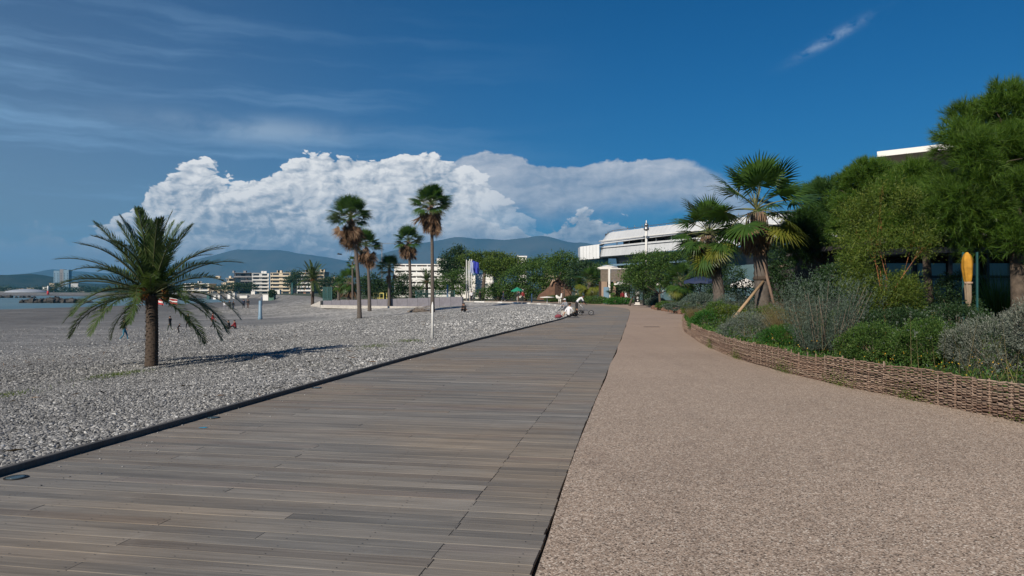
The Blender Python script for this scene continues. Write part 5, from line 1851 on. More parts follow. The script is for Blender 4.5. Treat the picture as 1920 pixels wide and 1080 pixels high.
for i, (px, py, w_, mt) in enumerate(town):
    dd = 1300 + i * 25
    h_ = ZD(py, dd) + 2.8
    hroot = empty('seafront_house', (XD(px, dd), dd, -2.8), 0.1 * i, f'{words_[i]} house across the bay {where_[i]}', 'house')
    MB().box((0, 0, h_ / 2), (w_, 12, h_)).build('wall', mt, hroot)
    MB().box((0, 0, h_ + 0.2), (w_ + 1, 13, 0.4)).build('roof', M_tan, hroot)
    for k in range(3):
        link('window', wn, hroot, (-w_ / 3 + k * w_ / 3, -6.15, h_ * 0.6))
hall = empty('domed_hall', (XD(50, 1150), 1150, -2.8), 0, 'low wide grey-white domed hall on the shore across the bay', 'hall')
MB().lathe([(30, 0), (30, 2.5), (26, 4.6), (18, 6.6), (8, 7.6), (0.5, 8.0)], 24).build('roof', plain('pale_membrane', (0.34, 0.37, 0.42), 0.7), hall)
MB().box((-30, 6, 2), (40, 10, 4)).build('wing', M_greyr, hall)
mid_tree(75, 548, 1250, [(10, 546, 26, 6), (40, 547, 26, 5), (80, 546, 24, 6), (104, 541, 14, 9), (120, 546, 22, 6), (160, 545, 26, 6), (200, 546, 26, 5), (250, 546, 26, 5)], 'dark belt of trees along the shore across the bay', L_dark, 5200, 3.4, name='shore_trees', trunk=False, z=-2.5)
b_ = bpy.data.objects
low = MB()
for i in range(60):
    px = -20 + i * 7.4
    dd = 840 + rng.random() * 60
    low.box((XD(px, dd), dd, -2.6), (9, 7, 2.2 + rng.random() * 2), rz=rng.random())
tag(low.build('harbour_wall', M_rockg), 'dark rocky harbour wall along the far shore of the bay', 'harbour wall')
lh = empty('harbour_light', (XD(90, 800), 800, -2), 0, 'small red and white harbour light on the end of the far wall', 'harbour light')
MB().lathe([(1.2, 0), (1.0, 4)], 10).build('base', M_redp, lh)
MB().lathe([(1.0, 4.0), (0.9, 8.5), (0.3, 9.5)], 10).build('tower', M_white, lh)


# rocks in the sea: breakwaters
def rock_pile(label, px0, px1, py0, py1, zs, n, hmax, seed):
    rr = random.Random(seed)
    c = at((px0 + px1) / 2, (py0 + py1) / 2, zs)
    root = empty('breakwater', (c.x, c.y, zs), 0, label, 'breakwater')
    w = XD(px1, c.y) - XD(px0, c.y)
    mb = MB()
    for i in range(n):
        t = rr.uniform(-1, 1)
        h = hmax * (1 - abs(t) ** 1.5) * rr.uniform(0.35, 1)
        s_ = rr.uniform(0.9, 2.0) * hmax * 0.42
        x = t * w / 2; y = rr.uniform(-3, 3)
        vs, fs = [], []
        base = len(mb.v)
        mb.ball((x, y, h * 0.45), (s_ * rr.uniform(.7, 1.3), s_, s_ * rr.uniform(.5, .9)), 4)
        for j in range(base, len(mb.v)):
            v_ = mb.v[j]
            mb.v[j] = (v_[0] + rr.uniform(-.25, .25) * s_, v_[1] + rr.uniform(-.25, .25) * s_, v_[2] + rr.uniform(-.2, .2) * s_)
    mb.sm = [False] * len(mb.sm)
    mb.build('rocks', M_rockg, root)
    return root


rock_pile('rough dark rock breakwater rising from the sea left of the date palm', 47, 165, 567, 569, -3, 90, 2.3, 4)
rock_pile('thin dark rock line in the sea at the left edge', -60, 60, 557, 560, -3, 50, 2.0, 5)

# ------------------------------------------------------------------ white mall with curved bands
def mall():
    root = empty('white_mall', (0, 0, 0), 0, 'big white mall with curved stacked bands and open parking decks', 'shopping mall')
    # facade line in plan: rounded nose at the left end
    line = [(20.0, 158), (18.3, 153.5), (18.6, 150), (20.5, 146.5), (24.5, 138), (29.9, 128), (35.5, 119), (40.9, 112), (47, 106), (54, 101), (62, 97)]
    M_rib = new_mat('white_ribbed_cladding')
    g = M_rib
    tc = g.node('ShaderNodeTexCoord').outputs['Object']
    c = g.vm('SCALE', (0.52, 0.54, 0.56), scale=g.rng(g.noise(tc, 0.5, 4, 0.6), 0.3, 0.7, 0.93, 1.05))
    g.put(g.out.inputs[0], g.node('ShaderNodeBsdfPrincipled', ins={'Base Color': c, 'Roughness': 0.4}).outputs[0])
    M_rib = g.mat
    # densify
    pts = []
    L = np.array(line)
    sg = np.concatenate([[0], np.cumsum(np.linalg.norm(np.diff(L, axis=0), axis=1))])
    tot = sg[-1]

    def pos(s):
        return float(np.interp(s, sg, L[:, 0])), float(np.interp(s, sg, L[:, 1]))

    def nrm(s):
        a, b = pos(s - 0.6), pos(s + 0.6)
        t = Vector((b[0] - a[0], b[1] - a[1], 0)).normalized()
        return Vector((-t.y, t.x, 0)) * -1      # toward the sea side

    def band(name, s0, s1, zfun0, zfun1, lean, mat, parent, w=1.15, off=0.0, thick=0.5, gapw=0.035):
        n_ = int((s1 - s0) / w)
        for i in range(n_):
            a, b = s0 + (s1 - s0) * i / n_ + gapw / 2, s0 + (s1 - s0) * (i + 1) / n_ - gapw / 2
            vs = []
            for s_ in (a, b):
                p = Vector((*pos(s_), 0)); nn = nrm(s_)
                z0, z1 = zfun0(s_), zfun1(s_)
                vs += [p + nn * (off) + Vector((0, 0, z0)), p + nn * (off - lean) + Vector((0, 0, z1)), p + nn * (off - lean - thick) + Vector((0, 0, z1)), p + nn * (off - thick) + Vector((0, 0, z0))]
            MB().add(vs, [(0, 4, 5, 1), (1, 5, 6, 2), (2, 6, 7, 3), (3, 7, 4, 0), (0, 1, 2, 3), (7, 6, 5, 4)]).build(name, mat, parent)
    st = lambda s_: min(1, max(0, (s_ - 4) / 6))
    up = empty('upper_band', (0, 0, 0)); up.parent = root
    band('panel', 3.0, tot, lambda s_: 11.0 + 0.6 * min(1, s_ / 40), lambda s_: 12.1 + 1.35 * st(s_) ** 0.6, 1.3, M_rib, up, off=0.6)
    lo = empty('lower_band', (0, 0, 0)); lo.parent = root
    band('panel', 3.2, tot, lambda s_: 8.4 + 0.5 * min(1, s_ / 40), lambda s_: 10.7, 0.45, M_rib, lo, off=0.5)

    def ribbon(name, s0, s1, z0, z1, off0, off1, mat, parent=root, n_=60):
        m = MB()
        vs = []
        for i in range(n_ + 1):
            s_ = s0 + (s1 - s0) * i / n_
            p = Vector((*pos(s_), 0)); nn = nrm(s_)
            vs += [p + nn * off0 + Vector((0, 0, z0)), p + nn * off1 + Vector((0, 0, z1))]
        m.add(vs, [(2 * i, 2 * i + 2, 2 * i + 3, 2 * i + 1) for i in range(n_)])
        m.build(name, mat, parent)
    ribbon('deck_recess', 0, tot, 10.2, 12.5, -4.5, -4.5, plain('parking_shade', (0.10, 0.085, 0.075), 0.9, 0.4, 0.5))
    ribbon('deck_floor', 0, tot, 10.35, 10.35, 0.4, -5.5, M_greyr)
    ribbon('soffit', 0, tot, 8.6, 8.3, 0.8, -8, M_greyr)
    ribbon('glass_front', 0, tot, 0, 8.5, -4.0, -3.0, M_glassb)
    ribbon('canopy', 2, 40, 7.3, 6.9, -3.4, 1.2, M_glassb)
    ribbon('canopy_edge', 2, 40, 6.6, 6.9, 1.2, 1.2, M_bluep)
    ribbon('roof', 3, tot, 13.3, 13.3, -0.7, -30, M_greyr)
    # columns and beams in the open deck
    for i in range(15):
        s_ = 12 + i * 4.2
        p = Vector((*pos(s_), 0)) + nrm(s_) * -0.35
        MB().tube([p + Vector((0, 0, 10.4)), p + Vector((0, 0, 11.9))], 0.09, 6).build('column', M_white, root)
        q = p - nrm(s_) * 4
        MB().tube([p + Vector((0, 0, 11.7)), q + Vector((0, 0, 11.1))], 0.09, 5).build('beam', M_white, root)
    m = MB()
    for k, z in enumerate((11.75,)):
        pp = [Vector((*pos(6 + i * 1.5), z)) + nrm(6 + i * 1.5) * 0.75 for i in range(48)]
        m.tube(pp, 0.10, 5)
    m.build('rail', M_white, root)
    # roof railing
    m = MB()
    pp = [Vector((*pos(3 + i * 1.2), 13.75 if i > 5 else 12.6 + i * 0.2)) - nrm(3 + i * 1.2) * 0.8 for i in range(62)]
    m.tube(pp, 0.06, 5)
    for p in pp[::2]:
        m.tube([p, p + Vector((0, 0, -0.6))], 0.04, 4)
        if rng.random() < 0.4: m.tube([p, p + Vector((0, 0, 0.45))], 0.05, 4)
    m.build('railing', M_steel, root)
    # detached box at the left end
    bx = empty('side_box', (0, 0, 0)); bx.parent = root
    for i in range(6):
        x = XD(1088, 153) + i * 0.63
        MB().add([(x, 153 - i * .25, 8.05 + 0.05 * i), (x + 0.6, 153 - i * .25 - .24, 8.10 + 0.05 * i), (x + 0.6, 153.3 - i * .25 - .24, 10.85 + 0.07 * i), (x, 153.3 - i * .25, 10.78 + 0.07 * i),
                  (x, 158, 8.05 + 0.05 * i), (x + 0.6, 158, 8.1 + 0.05 * i), (x + 0.6, 158, 10.85 + 0.07 * i), (x, 158, 10.78 + 0.07 * i)], [(0, 1, 2, 3), (3, 2, 6, 7), (0, 3, 7, 4), (1, 5, 6, 2), (0, 4, 5, 1)]).build('panel', M_rib, bx)
    for i in range(5):
        x = XD(1098, 152) + i * 0.55
        MB().box((x + 0.26, 153.0 - i * .2, 6.4), (0.52, 2.2, 1.05)).build('panel', M_rib, bx)
    MB().box((XD(1112, 155), 157.5, 4.5), (6.5, 4, 8.6)).build('wall', M_glassb, root)
    return root


mall()

# lighting mast in front of the mall, lattice mast left of it
def mast(name, px, d, py_top, zb, label, r=0.16, lamps=True, arms=4):
    h = ZD(py_top, d) - zb
    root = empty(name, (XD(px, d), d, zb), 0, label, 'mast')
    MB().tube([(0, 0, 0), (0, 0, h * 0.9), (0, 0, h)], [r * 1.2, r, r * 0.25], 8).build('pole', M_white, root)
    if lamps:
        MB().lathe([(0.32, h * 0.88), (0.38, h * 0.9), (0.20, h * 0.93)], 10).lathe([(0.25, h * 0.935), (0.30, h * 0.95), (0.1, h * 0.97)], 10).build('lamp_ring', M_steel, root)
        for k in range(arms):
            a = k * 1.6
            MB().box((0.3 * math.cos(a), 0.3 * math.sin(a), h * 0.80), (0.22, 0.22, 0.28), rz=a).build('floodlight', M_steel, root)
    return root


mast('light_mast', 1212, 98, 413, 0, 'tall white lighting mast in front of the white mall')
mast('light_mast', 971, 140, 478, 0, 'white lamp mast above the wide bushy tree', r=0.2)
mast('beach_pole', 811, ground(811, 636).y, 566, ground(811, 636).z, 'thin plain white pole in front of the tallest palm', r=0.038, lamps=False)

# flagpoles with flags
for i, (px, py) in enumerate(((874.5, 487), (878, 489), (881, 486), (884.5, 486))):
    d = 122 + (i % 2) * 2
    zb = -0.1
    h = ZD(py, d) - zb
    lab = ('leftmost of the four white flagpoles, flying no flag', 'second white flagpole from the left, without a flag', 'third white flagpole, with a limp pale blue flag', 'rightmost white flagpole flying a deep blue flag')[i]
    root = empty('flagpole', (XD(px, d), d, zb), 0, lab, 'flagpole', 'white flagpoles at the beach end of the promenade')
    MB().tube([(0, 0, 0), (0, 0, h)], [0.085, 0.05], 8).build('pole', M_white, root)
    if i >= 2:
        m = MB()
        w_, hf = (1.1, 1.9) if i == 3 else (0.5, 1.9)
        vs = []
        for a in range(9):
            for b2 in range(5):
                vs.append((0.1 + a / 8 * w_, 0.12 * math.sin(a * 1.7 + b2 * .5), h - 0.2 - b2 / 4 * hf - 0.05 * a))
        m.add(vs, [(a * 5 + b2, a * 5 + 5 + b2, a * 5 + 6 + b2, a * 5 + 1 + b2) for a in range(8) for b2 in range(4)], 0, True)
        m.build('flag', M_blue if i == 3 else M_lblue, root)

# brown rock slide structure
sl = empty('rock_slide', (XD(1040, 122), 122, 0), 0, 'brown sloping rock structure with a pale rim among the trees', 'rock structure')
px_ = lambda px, py: (XD(px, 122) - XD(1040, 122), ZD(py, 122))
poly = [px_(1008, 562), (px_(1012, 553)), px_(1022, 546), px_(1033, 536), px_(1036, 528), px_(1048, 524), px_(1056, 508), px_(1068, 510), px_(1074, 540), px_(1070, 562)]
vs = [(x, 0, z) for x, z in poly] + [(x, 6, z) for x, z in poly]
n = len(poly)
MB().add(vs, [tuple(range(n - 1, -1, -1)), tuple(range(n, 2 * n))] + [(i, (i + 1) % n, n + (i + 1) % n, n + i) for i in range(n)]).build('rock_body', M_rock, sl)
MB().tube([(x, -0.15, z + 0.05) for x, z in poly[3:8]], 0.16, 6).build('rim', M_tan, sl)
MB().tube([(px_(1037, 521)[0], 0, px_(1037, 521)[1]), (px_(1050, 519)[0], 0, px_(1050, 519)[1])], 0.14, 5).build('rim', M_tan, sl)
MB().add([(px_(1040, 562)[0], -0.05, 0), (px_(1052, 562)[0], -0.05, 0), (px_(1051, 532)[0], -0.05, px_(1051, 532)[1]), (px_(1045, 527)[0], -0.05, px_(1045, 527)[1]), (px_(1040, 534)[0], -0.05, px_(1040, 534)[1])], [(0, 1, 2, 3, 4)]).build('cave_mouth', plain('cave_shade', (0.05, 0.03, 0.022), 0.95), sl)

# slatted timber wall, kiosk and parasols at the far bend
d = 100
tm = empty('timber_wall', (XD(1160, d), d, 0), 0, 'grey slatted timber wall with white top rail and pale post', 'timber wall')
x0, x1 = XD(1126, d) - XD(1160, d), XD(1186, d) - XD(1160, d)
zt, zb = ZD(505, d), ZD(528, d)
M_slat = plain('grey_slats', (0.19, 0.155, 0.125), 0.9, 0.25, 5)
for i in range(26):
    x = x0 + (x1 - x0) * (i + .5) / 26
    MB().box((x, 0, (zt + zb) / 2), ((x1 - x0) / 26 - 0.035, 0.06, zt - zb)).build('slat', M_slat, tm)
MB().box(((x0 + x1) / 2, -0.02, zt + 0.08), (x1 - x0 + 0.3, 0.3, 0.14)).build('top_rail', M_canvas, tm)
for xx, hh2, mt, w_ in ((XD(1142, d), zt + 0.3, M_canvas, 0.26), (XD(1131, d), zb, M_tan, 0.5), (XD(1136, d), zb, M_tan, 0.25), (XD(1152, d), zb, M_tan, 0.3)):
    MB().box((xx - XD(1160, d), -0.1, hh2 / 2), (w_, 0.2, hh2)).build('post', mt, tm)
MB().box(((x0 + x1) / 2, 2.0, zb / 2), (x1 - x0, 0.1, zb)).build('back_panel', plain('brown_shade', (0.05, 0.032, 0.022), 0.9), tm)
pan = MB().box((XD(1136, d) - XD(1160, d), -0.3, 1.1), (0.7, 0.12, 2.2)).build('door_panel', M_bluep, tm)


def parasol(name, x, y, zb, h, r, mat, label, drop=0.35, n=8, pole_r=0.035, cat='parasol'):
    root = empty(name, (x, y, zb), 0, label, cat)
    MB().tube([(0, 0, 0), (0, 0, h)], pole_r, 8).build('pole', M_white if mat is not M_navy else M_black, root)
    m = MB()
    vs = [(0, 0, h)]
    for ring in (0.5, 1.0):
        for k in range(n * 2):
            a = PI * k / n + PI / n / 2
            rr_ = r * ring * (1.0 if k % 2 == 0 else 0.94)
            vs.append((rr_ * math.cos(a), rr_ * math.sin(a), h - drop * ring * (1.0 if k % 2 == 0 else 0.86)))
    N = n * 2
    fs = [(0, 1 + k, 1 + (k + 1) % N) for k in range(N)] + [(1 + k, 1 + N + k, 1 + N + (k + 1) % N, 1 + (k + 1) % N) for k in range(N)]
    o = len(vs)
    vs += [(v_[0] * 1.0, v_[1] * 1.0, v_[2] - 0.15) for v_ in vs[1 + N:1 + 2 * N]]
    fs += [(1 + N + k, o + k, o + (k + 1) % N, 1 + N + (k + 1) % N) for k in range(N)]
    m.add(vs, fs)
    m.build('canopy', mat, root)
    for k in range(n):
        a = 2 * PI * k / n + PI / n / 2
        MB().tube([(0, 0, h - 0.35), (r * 0.5 * math.cos(a), r * 0.5 * math.sin(a), h - drop * 0.5 - 0.04)], 0.012, 4).build('rib', M_steel, root)
    return root


parasol('parasol', XD(1140, 104), 104, ZD(505, 104), ZD(497, 104) - ZD(505, 104), 1.5, M_canvas, 'wide white parasol above the slatted timber wall')
parasol('parasol', XD(1172, 94), 94, 0, ZD(525, 94), 1.45, M_canvas, 'white parasol shading the terrace by the timber wall', 0.5)
parasol('parasol', XD(1243, 80), 80, 0.1, ZD(527, 80), 0.7, M_canvas, 'small white parasol peeping over the low palms', 0.4)
parasol('parasol', XD(1313, 50), 50, 0.1, ZD(517, 50) - 0.1, 1.15, M_navy, 'navy parasol with white edge left of the broad palm', 0.4)
parasol('parasol', XD(1398, 44), 44, 0.1, ZD(522, 44) - 0.1, 0.9, M_canvas, 'striped pale parasol behind the two big palms', 0.4)
parasol('parasol', XD(970, 118), 118, -0.02, ZD(538, 118), 1.0, M_gcanvas, 'green parasol on the promenade in front of the bushy tree', 0.6)
# concrete parasol-shaped tables / low white shade
for px, py, d, w_, lab in ((1026, 560, 98, 1.5, 'low white mushroom-shaped table at the beach end of the deck'), (996, 0, 112, 0.1, None)):
    if lab:
        t_ = empty('mushroom_table', (XD(px, d), d, 0), 0, lab, 'table')
        zt = ZD(557, d)
        MB().lathe([(0.08, 0), (0.06, zt - 0.1)], 8).build('leg', M_white, t_)
        MB().lathe([(0.1, zt - 0.16), (w_ / 2 + 0.25, zt - 0.06), (w_ / 2 + 0.2, zt), (0.05, zt + 0.08)], 14).build('table_top', M_canvas, t_)
pl_ = empty('bollard', (XD(997, 104), 104, 0), 0, 'slim white bollard at the beach end of the promenade', 'bollard')
MB().lathe([(0.10, 0), (0.09, ZD(551, 104)), (0.03, ZD(550.5, 104))], 10).build('post', M_white, pl_)
an_ = empty('white_ornament', (XD(1048, 100), 100, 0), 0, 'white animal-shaped ornament in the bushes beside the brown slide', 'ornament')
MB().tube([(-0.5, 0, 1.55), (-0.35, 0, 1.2), (0.1, 0, 1.0), (0.45, 0, 1.15), (0.5, 0, 1.9)], [0.14, 0.3, 0.28, 0.2, 0.1], 8).build('body', M_canvas, an_)
MB().tube([(0.0, 0, 0), (0.05, 0, 1.0)], [0.10, 0.12], 6).build('leg', M_canvas, an_)
MB().tube([(0.35, 0, 0), (0.3, 0, 1.05)], [0.10, 0.12], 6).build('leg', M_canvas, an_)
an_.scale = (0.72,) * 3

# information pillar and bin on the path
ip = at(1200, 571.5)
inf = empty('information_pillar', (ip.x - 0.35, ip.y, 0), 0.15, 'white and dark information pillar on the path by the far bed', 'information pillar')
MB().box((0, 0, 0.84), (0.62, 0.16, 1.5)).build('panel', M_black, inf)
MB().box((0, -0.095, 1.42), (0.56, 0.02, 0.30)).build('header', M_white, inf)
MB().box((0.0, -0.095, 0.86), (0.22, 0.02, 0.22)).build('logo_plate', M_white, inf)
MB().box((0.04, -0.095, 0.52), (0.14, 0.02, 0.16)).build('logo_plate', M_white, inf)
MB().box((0, 0, 0.05), (0.68, 0.22, 0.1)).box((0, -0.095, 0.2), (0.56, 0.02, 0.22)).build('base', M_canvas, inf)
bn = empty('bin', (XD(1212, 88), 88, 0), 0, 'black boxy bin right beside the information pillar', 'bin')
MB().box((0, 0, 0.72), (0.8, 0.6, 1.4)).build('body', M_black, bn)
MB().box((0, 0, 1.47), (0.86, 0.66, 0.09)).build('lid', M_dark, bn)
MB().box((1.15, 0.6, 0.75), (1.0, 0.5, 1.5)).build('side_bin', M_browna, bn)
# rock edging stones of the far bed
ed = empty('stone_edging', (0, 0, 0), 0, 'row of rough brown stones edging the far bed corner', 'stone edging')
for i in range(26):
    t = i / 25
    x = 13.4 - 1.1 * t + 0.15 * math.sin(i * 2.1)
    y = 70.5 - 18 * t
    s_ = random.uniform(0.22, 0.38)
    m = MB().ball((0, 0, 0), (s_ * 1.1, s_, s_ * 0.8), 5)
    m.v = [(a + random.uniform(-.05, .05), b2 + random.uniform(-.05, .05), c2 + random.uniform(-.04, .04)) for a, b2, c2 in m.v]
    m.sm = [False] * len(m.sm)
    m.build('stone', M_rock, ed, (x, y, s_ * 0.35))
for i in range(20):
    t = i / 19
    s_ = random.uniform(0.25, 0.4)
    m = MB().ball((0, 0, 0), (s_ * 1.2, s_, s_ * 0.7), 5)
    m.sm = [False] * len(m.sm)
    m.build('stone', M_rock, ed, (13.6 + 4.5 * t, 70.8 + 16 * t + random.uniform(-.2, .2), s_ * 0.3))
# far bank of low bushes along the promenade
for i, (px, py, d, hw, hh, mt, lab) in enumerate((
        (1115, 562, 97, 34, 7, L_mid, 'low green hedge bush at the far outer edge of the deck bend'),
        (1160, 564, 92, 30, 7, L_vivid, 'low rounded bush between the yellowing palm and the pillar'),
        (1075, 560, 104, 20, 6, L_dark, 'dark low bush left of the yellowing palms'),
        (1040, 560, 112, 22, 6, L_mid, 'low bush below the brown rock slide'),
        (1230, 566, 80, 22, 8, L_sage, 'greyish low bush right of the black bin'))):
    shrub('low_bush', px, py, d, hw, hh, lab, mt, 3500, 0.22, 0.07, z=0)
mid_tree(1140, 562, 108, [(1150, 520, 20, 10), (1130, 500, 14, 8)], 'little planted shrubs on the roof terrace by the wide parasol', L_mid, 700, 0.3, name='roof_plants', trunk=False)

# ------------------------------------------------------------------ restaurant at the right
d = 24
rs = empty('restaurant', (XD(1750, d), d, 0.2), 0, 'dark glazed restaurant under a thin white flying roof', 'restaurant')
W0, W1 = XD(1690, d) - XD(1750, d), XD(2150, d) - XD(1750, d)
def bxs(name, x0, x1, y0, y1, z0, z1, mat, par=None):
    return MB().box(((x0 + x1) / 2, (y0 + y1) / 2, (z0 + z1) / 2), (x1 - x0, y1 - y0, z1 - z0)).build(name, mat, par or rs)
bxs('wall', W0, W1, 1.5, 9, -0.2, 3.0, plain('dark_interior', (0.020, 0.017, 0.015), 0.9))
bxs('fascia', W0 - 0.4, W1, -1.2, 1.5, 2.62, 2.80, M_black)
bxs('fascia', W0 - 0.4, W1, -1.2, 9, 3.0, 3.16, M_browna)
bxs('low_wall', W0, W1, -0.6, -0.4, -0.3, 0.35, M_tan)
for k in range(7):
    x = W0 + k * 1.15
    bxs('post', x, x + 0.09, -0.7, -0.6, -0.2, 2.62, M_black)
    bxs('window', x + 0.12, x + 1.1, 1.40, 1.46, 0.9, 2.4, M_glassb)
bxs('rail', W0, W1, -0.72, -0.66, 1.86, 1.94, M_black)
# flying roof, higher and further back
d2 = 34
x0 = XD(1645, d2) - rs.location.x
zr = ZD(289, d2) - 0.2
y0_ = d2 - 24
m = MB()
A_ = [(x0, y0_, zr - 0.0), (x0 + 8, y0_ - 7.2, zr + 0.0), (x0 + 14, y0_ + 3, zr), (x0 + 4.5, y0_ + 7, zr)]
m.add([(a, b2, c2 - 0.12) for a, b2, c2 in A_] + [(a, b2, c2 + 0.12) for a, b2, c2 in A_], [(3, 2, 1, 0), (4, 5, 6, 7), (0, 1, 5, 4), (1, 2, 6, 5), (2, 3, 7, 6), (3, 0, 4, 7)])
m.build('flying_roof', M_bwhite, rs)
bxs('upper_wall', x0 + 3.0, x0 + 12, y0_ - 0.6, y0_ + 3, 2.9, zr - 0.16, plain('beige_soffit', (0.30, 0.275, 0.24), 0.8))
# lower wing with pale fascia seen behind the dark pine
bxs('wing', XD(1500, 40) - rs.location.x, XD(1640, 40) - rs.location.x, 16, 22, -0.2, ZD(505, 40), M_browna)
bxs('wing_fascia', XD(1495, 40) - rs.location.x, XD(1645, 40) - rs.location.x, 15.6, 22.3, ZD(505, 40), ZD(500, 40), M_tan)

# closed yellow parasol
d = 16.2
x = XD(1816, d)
cp = empty('closed_parasol', (x, d, 0.25), 0, 'closed orange-yellow parasol wrapped on its post by the restaurant', 'parasol')
MB().tube([(0, 0, 0), (0, 0, ZD(474, d) - 0.25)], 0.03, 8).build('pole', M_black, cp)
m = MB()
z0, z1 = ZD(574, d) - 0.25, ZD(473, d) - 0.25
K = 22
vs, fs = [], []
N = 20
for i in range(K + 1):
    t = i / K
    z = z0 + (z1 - z0) * t
    r_ = np.interp(t, [0, 0.15, 0.38, 0.43, 0.5, 0.7, 0.88, 0.97, 1.0], [0.038, 0.058, 0.070, 0.056, 0.080, 0.104, 0.096, 0.058, 0.02])
    for k in range(N):
        a = 2 * PI * k / N
        f = 1 + 0.20 * math.sin(k * PI / 2 + 2.6 * t) + 0.05 * math.sin(k * 2.1 + i)
        vs.append((r_ * f * math.cos(a) - 0.03 * t, r_ * f * math.sin(a), z))
for i in range(K):
    for k in range(N):
        fs.append((i * N + k, i * N + (k + 1) % N, (i + 1) * N + (k + 1) % N, (i + 1) * N + k))
m.add(vs, fs, 0, True)
m.mi = [1 if j // N < K * 0.42 else 0 for j in range(len(fs))]
m.build('canopy', [M_ycanvas, plain('dusty_beige_cover', (0.25, 0.19, 0.13), 0.8, 0.2, 6)], cp)
MB().lathe([(0.082, z0 + (z1 - z0) * 0.41), (0.086, z0 + (z1 - z0) * 0.43), (0.080, z0 + (z1 - z0) * 0.45)], 12).build('tie', M_tan, cp)
MB().lathe([(0.05, 0), (0.055, z0)], 10).build('cover_foot', M_browna, cp)
# teal posts beside it
for xx, lab in ((1806, 'thin teal post just left of the closed yellow parasol'), (1832, 'thin blue-green post just right of the closed yellow parasol')):
    q = empty('teal_post', (XD(xx, 17.2), 17.2, 0.25), 0, lab, 'post')
    MB().box((0, 0, 1.15), (0.035, 0.035, 2.3)).build('shaft', M_teal, q)
# terrace furniture: slatted chairs
for i, (px, py, d, mt, lab) in enumerate(((1747, 560, 18.5, M_yellow, 'yellow slatted chair on the terrace behind the bushes'), (1768, 562, 19.0, M_canvas, 'white slatted chair on the terrace left of the yellow parasol'), (1790, 564, 18.8, M_greyr, 'grey slatted chair nearest the teal post'))):
    c_ = empty('terrace_chair', (XD(px, d), d, 0.25), 0.4 * i, lab, 'chair')
    for lx in (-.2, .2):
        for ly in (-.2, .2):
            MB().box((lx, ly, 0.36 if ly > 0 else 0.22), (0.03, 0.03, 0.9 if ly > 0 else 0.44)).build('leg', mt, c_).location.z = 0.09 if ly > 0 else 0
    MB().box((0, 0, 0.45), (0.44, 0.44, 0.03)).build('seat', mt, c_)
    for k in range(5):
        MB().box((0, 0.2, 0.58 + k * 0.075), (0.42, 0.02, 0.035)).build('slat', mt, c_)

# ------------------------------------------------------------------ sports ground on the beach
a0 = ground(607, 578); a1 = ground(868, 573)
sw = empty('sports_wall', (a0.x, a0.y, a0.z), 0, 'long low pale grey wall round the beach sports ground', 'wall')
dv_ = Vector((a1.x - a0.x, a1.y - a0.y, 0)); Lw = dv_.length; ang = math.atan2(dv_.y, dv_.x)
hw_ = 14 / F * a0.y
nseg = 14
for i in range(nseg):
    t = (i + .5) / nseg
    zz = (a1.z - a0.z) * t
    MB().box((0, 0, 0), (Lw / nseg - 0.04, 0.25, hw_ + 0.8)).build('wall_panel', plain('shaded_concrete', (0.165, 0.16, 0.185), 0.85, 0.2, 1.2) if i == 0 else bpy.data.materials['shaded_concrete'], sw, (dv_.x * t, dv_.y * t, zz + hw_ / 2 - 0.4), (0, 0, ang))  # panel colour darkened so that it carries the wall's shade
MB().box((0, 0, 0), (Lw, 0.9, 0.5)).build('footing', M_conc, sw, (dv_.x / 2, dv_.y / 2 - 0.6, (a1.z - a0.z) / 2 - 0.1), (0, 0, ang))
rp = empty('ramp_wall', (XD(596, a0.y + 6), a0.y + 6, a0.z - 0.2), 0, 'pale concrete ramp wall at the left end of the sports ground', 'wall')
wr = XD(612, a0.y + 6) - XD(586, a0.y + 6)
MB().add([(-wr / 2, 0, 0), (wr / 2, -3, 0), (wr / 2, -3, hw_ * 1.1), (-wr / 2, 0, hw_ * 0.5), (-wr / 2, 8, 0), (wr / 2, 8, 0), (wr / 2, 8, hw_ * 1.1), (-wr / 2, 8, hw_ * 0.5)], [(0, 1, 2, 3), (3, 2, 6, 7), (0, 3, 7, 4), (1, 5, 6, 2)]).build('wall', M_conc, rp)


def net_panel(px0, px1, py0, py1, d, label, mat=M_teal, rows=8, colsn=10, zb=None):
    x0, x1 = XD(px0, d), XD(px1, d)
    z0, z1 = ZD(py1, d), ZD(py0, d)
    if zb is not None: z0 = zb
    root = empty('net_fence', ((x0 + x1) / 2, d, z0), 0, label, 'net fence')
    w, h = x1 - x0, z1 - z0
    for k in range(max(2, int(w / 3.2)) + 1):
        x = -w / 2 + w * k / max(2, int(w / 3.2))
        MB().box((x, 0, h / 2), (0.14, 0.14, h)).build('post', mat, root)
    m = MB()
    for r_ in range(rows + 1):
        m.box((0, 0, h * r_ / rows), (w, 0.03, 0.045))
    for c_ in range(colsn * 3):
        m.box((-w / 2 + w * (c_ + .5) / (colsn * 3), 0, h / 2), (0.03, 0.03, h))
    m.build('netting', mat, root)
    return root


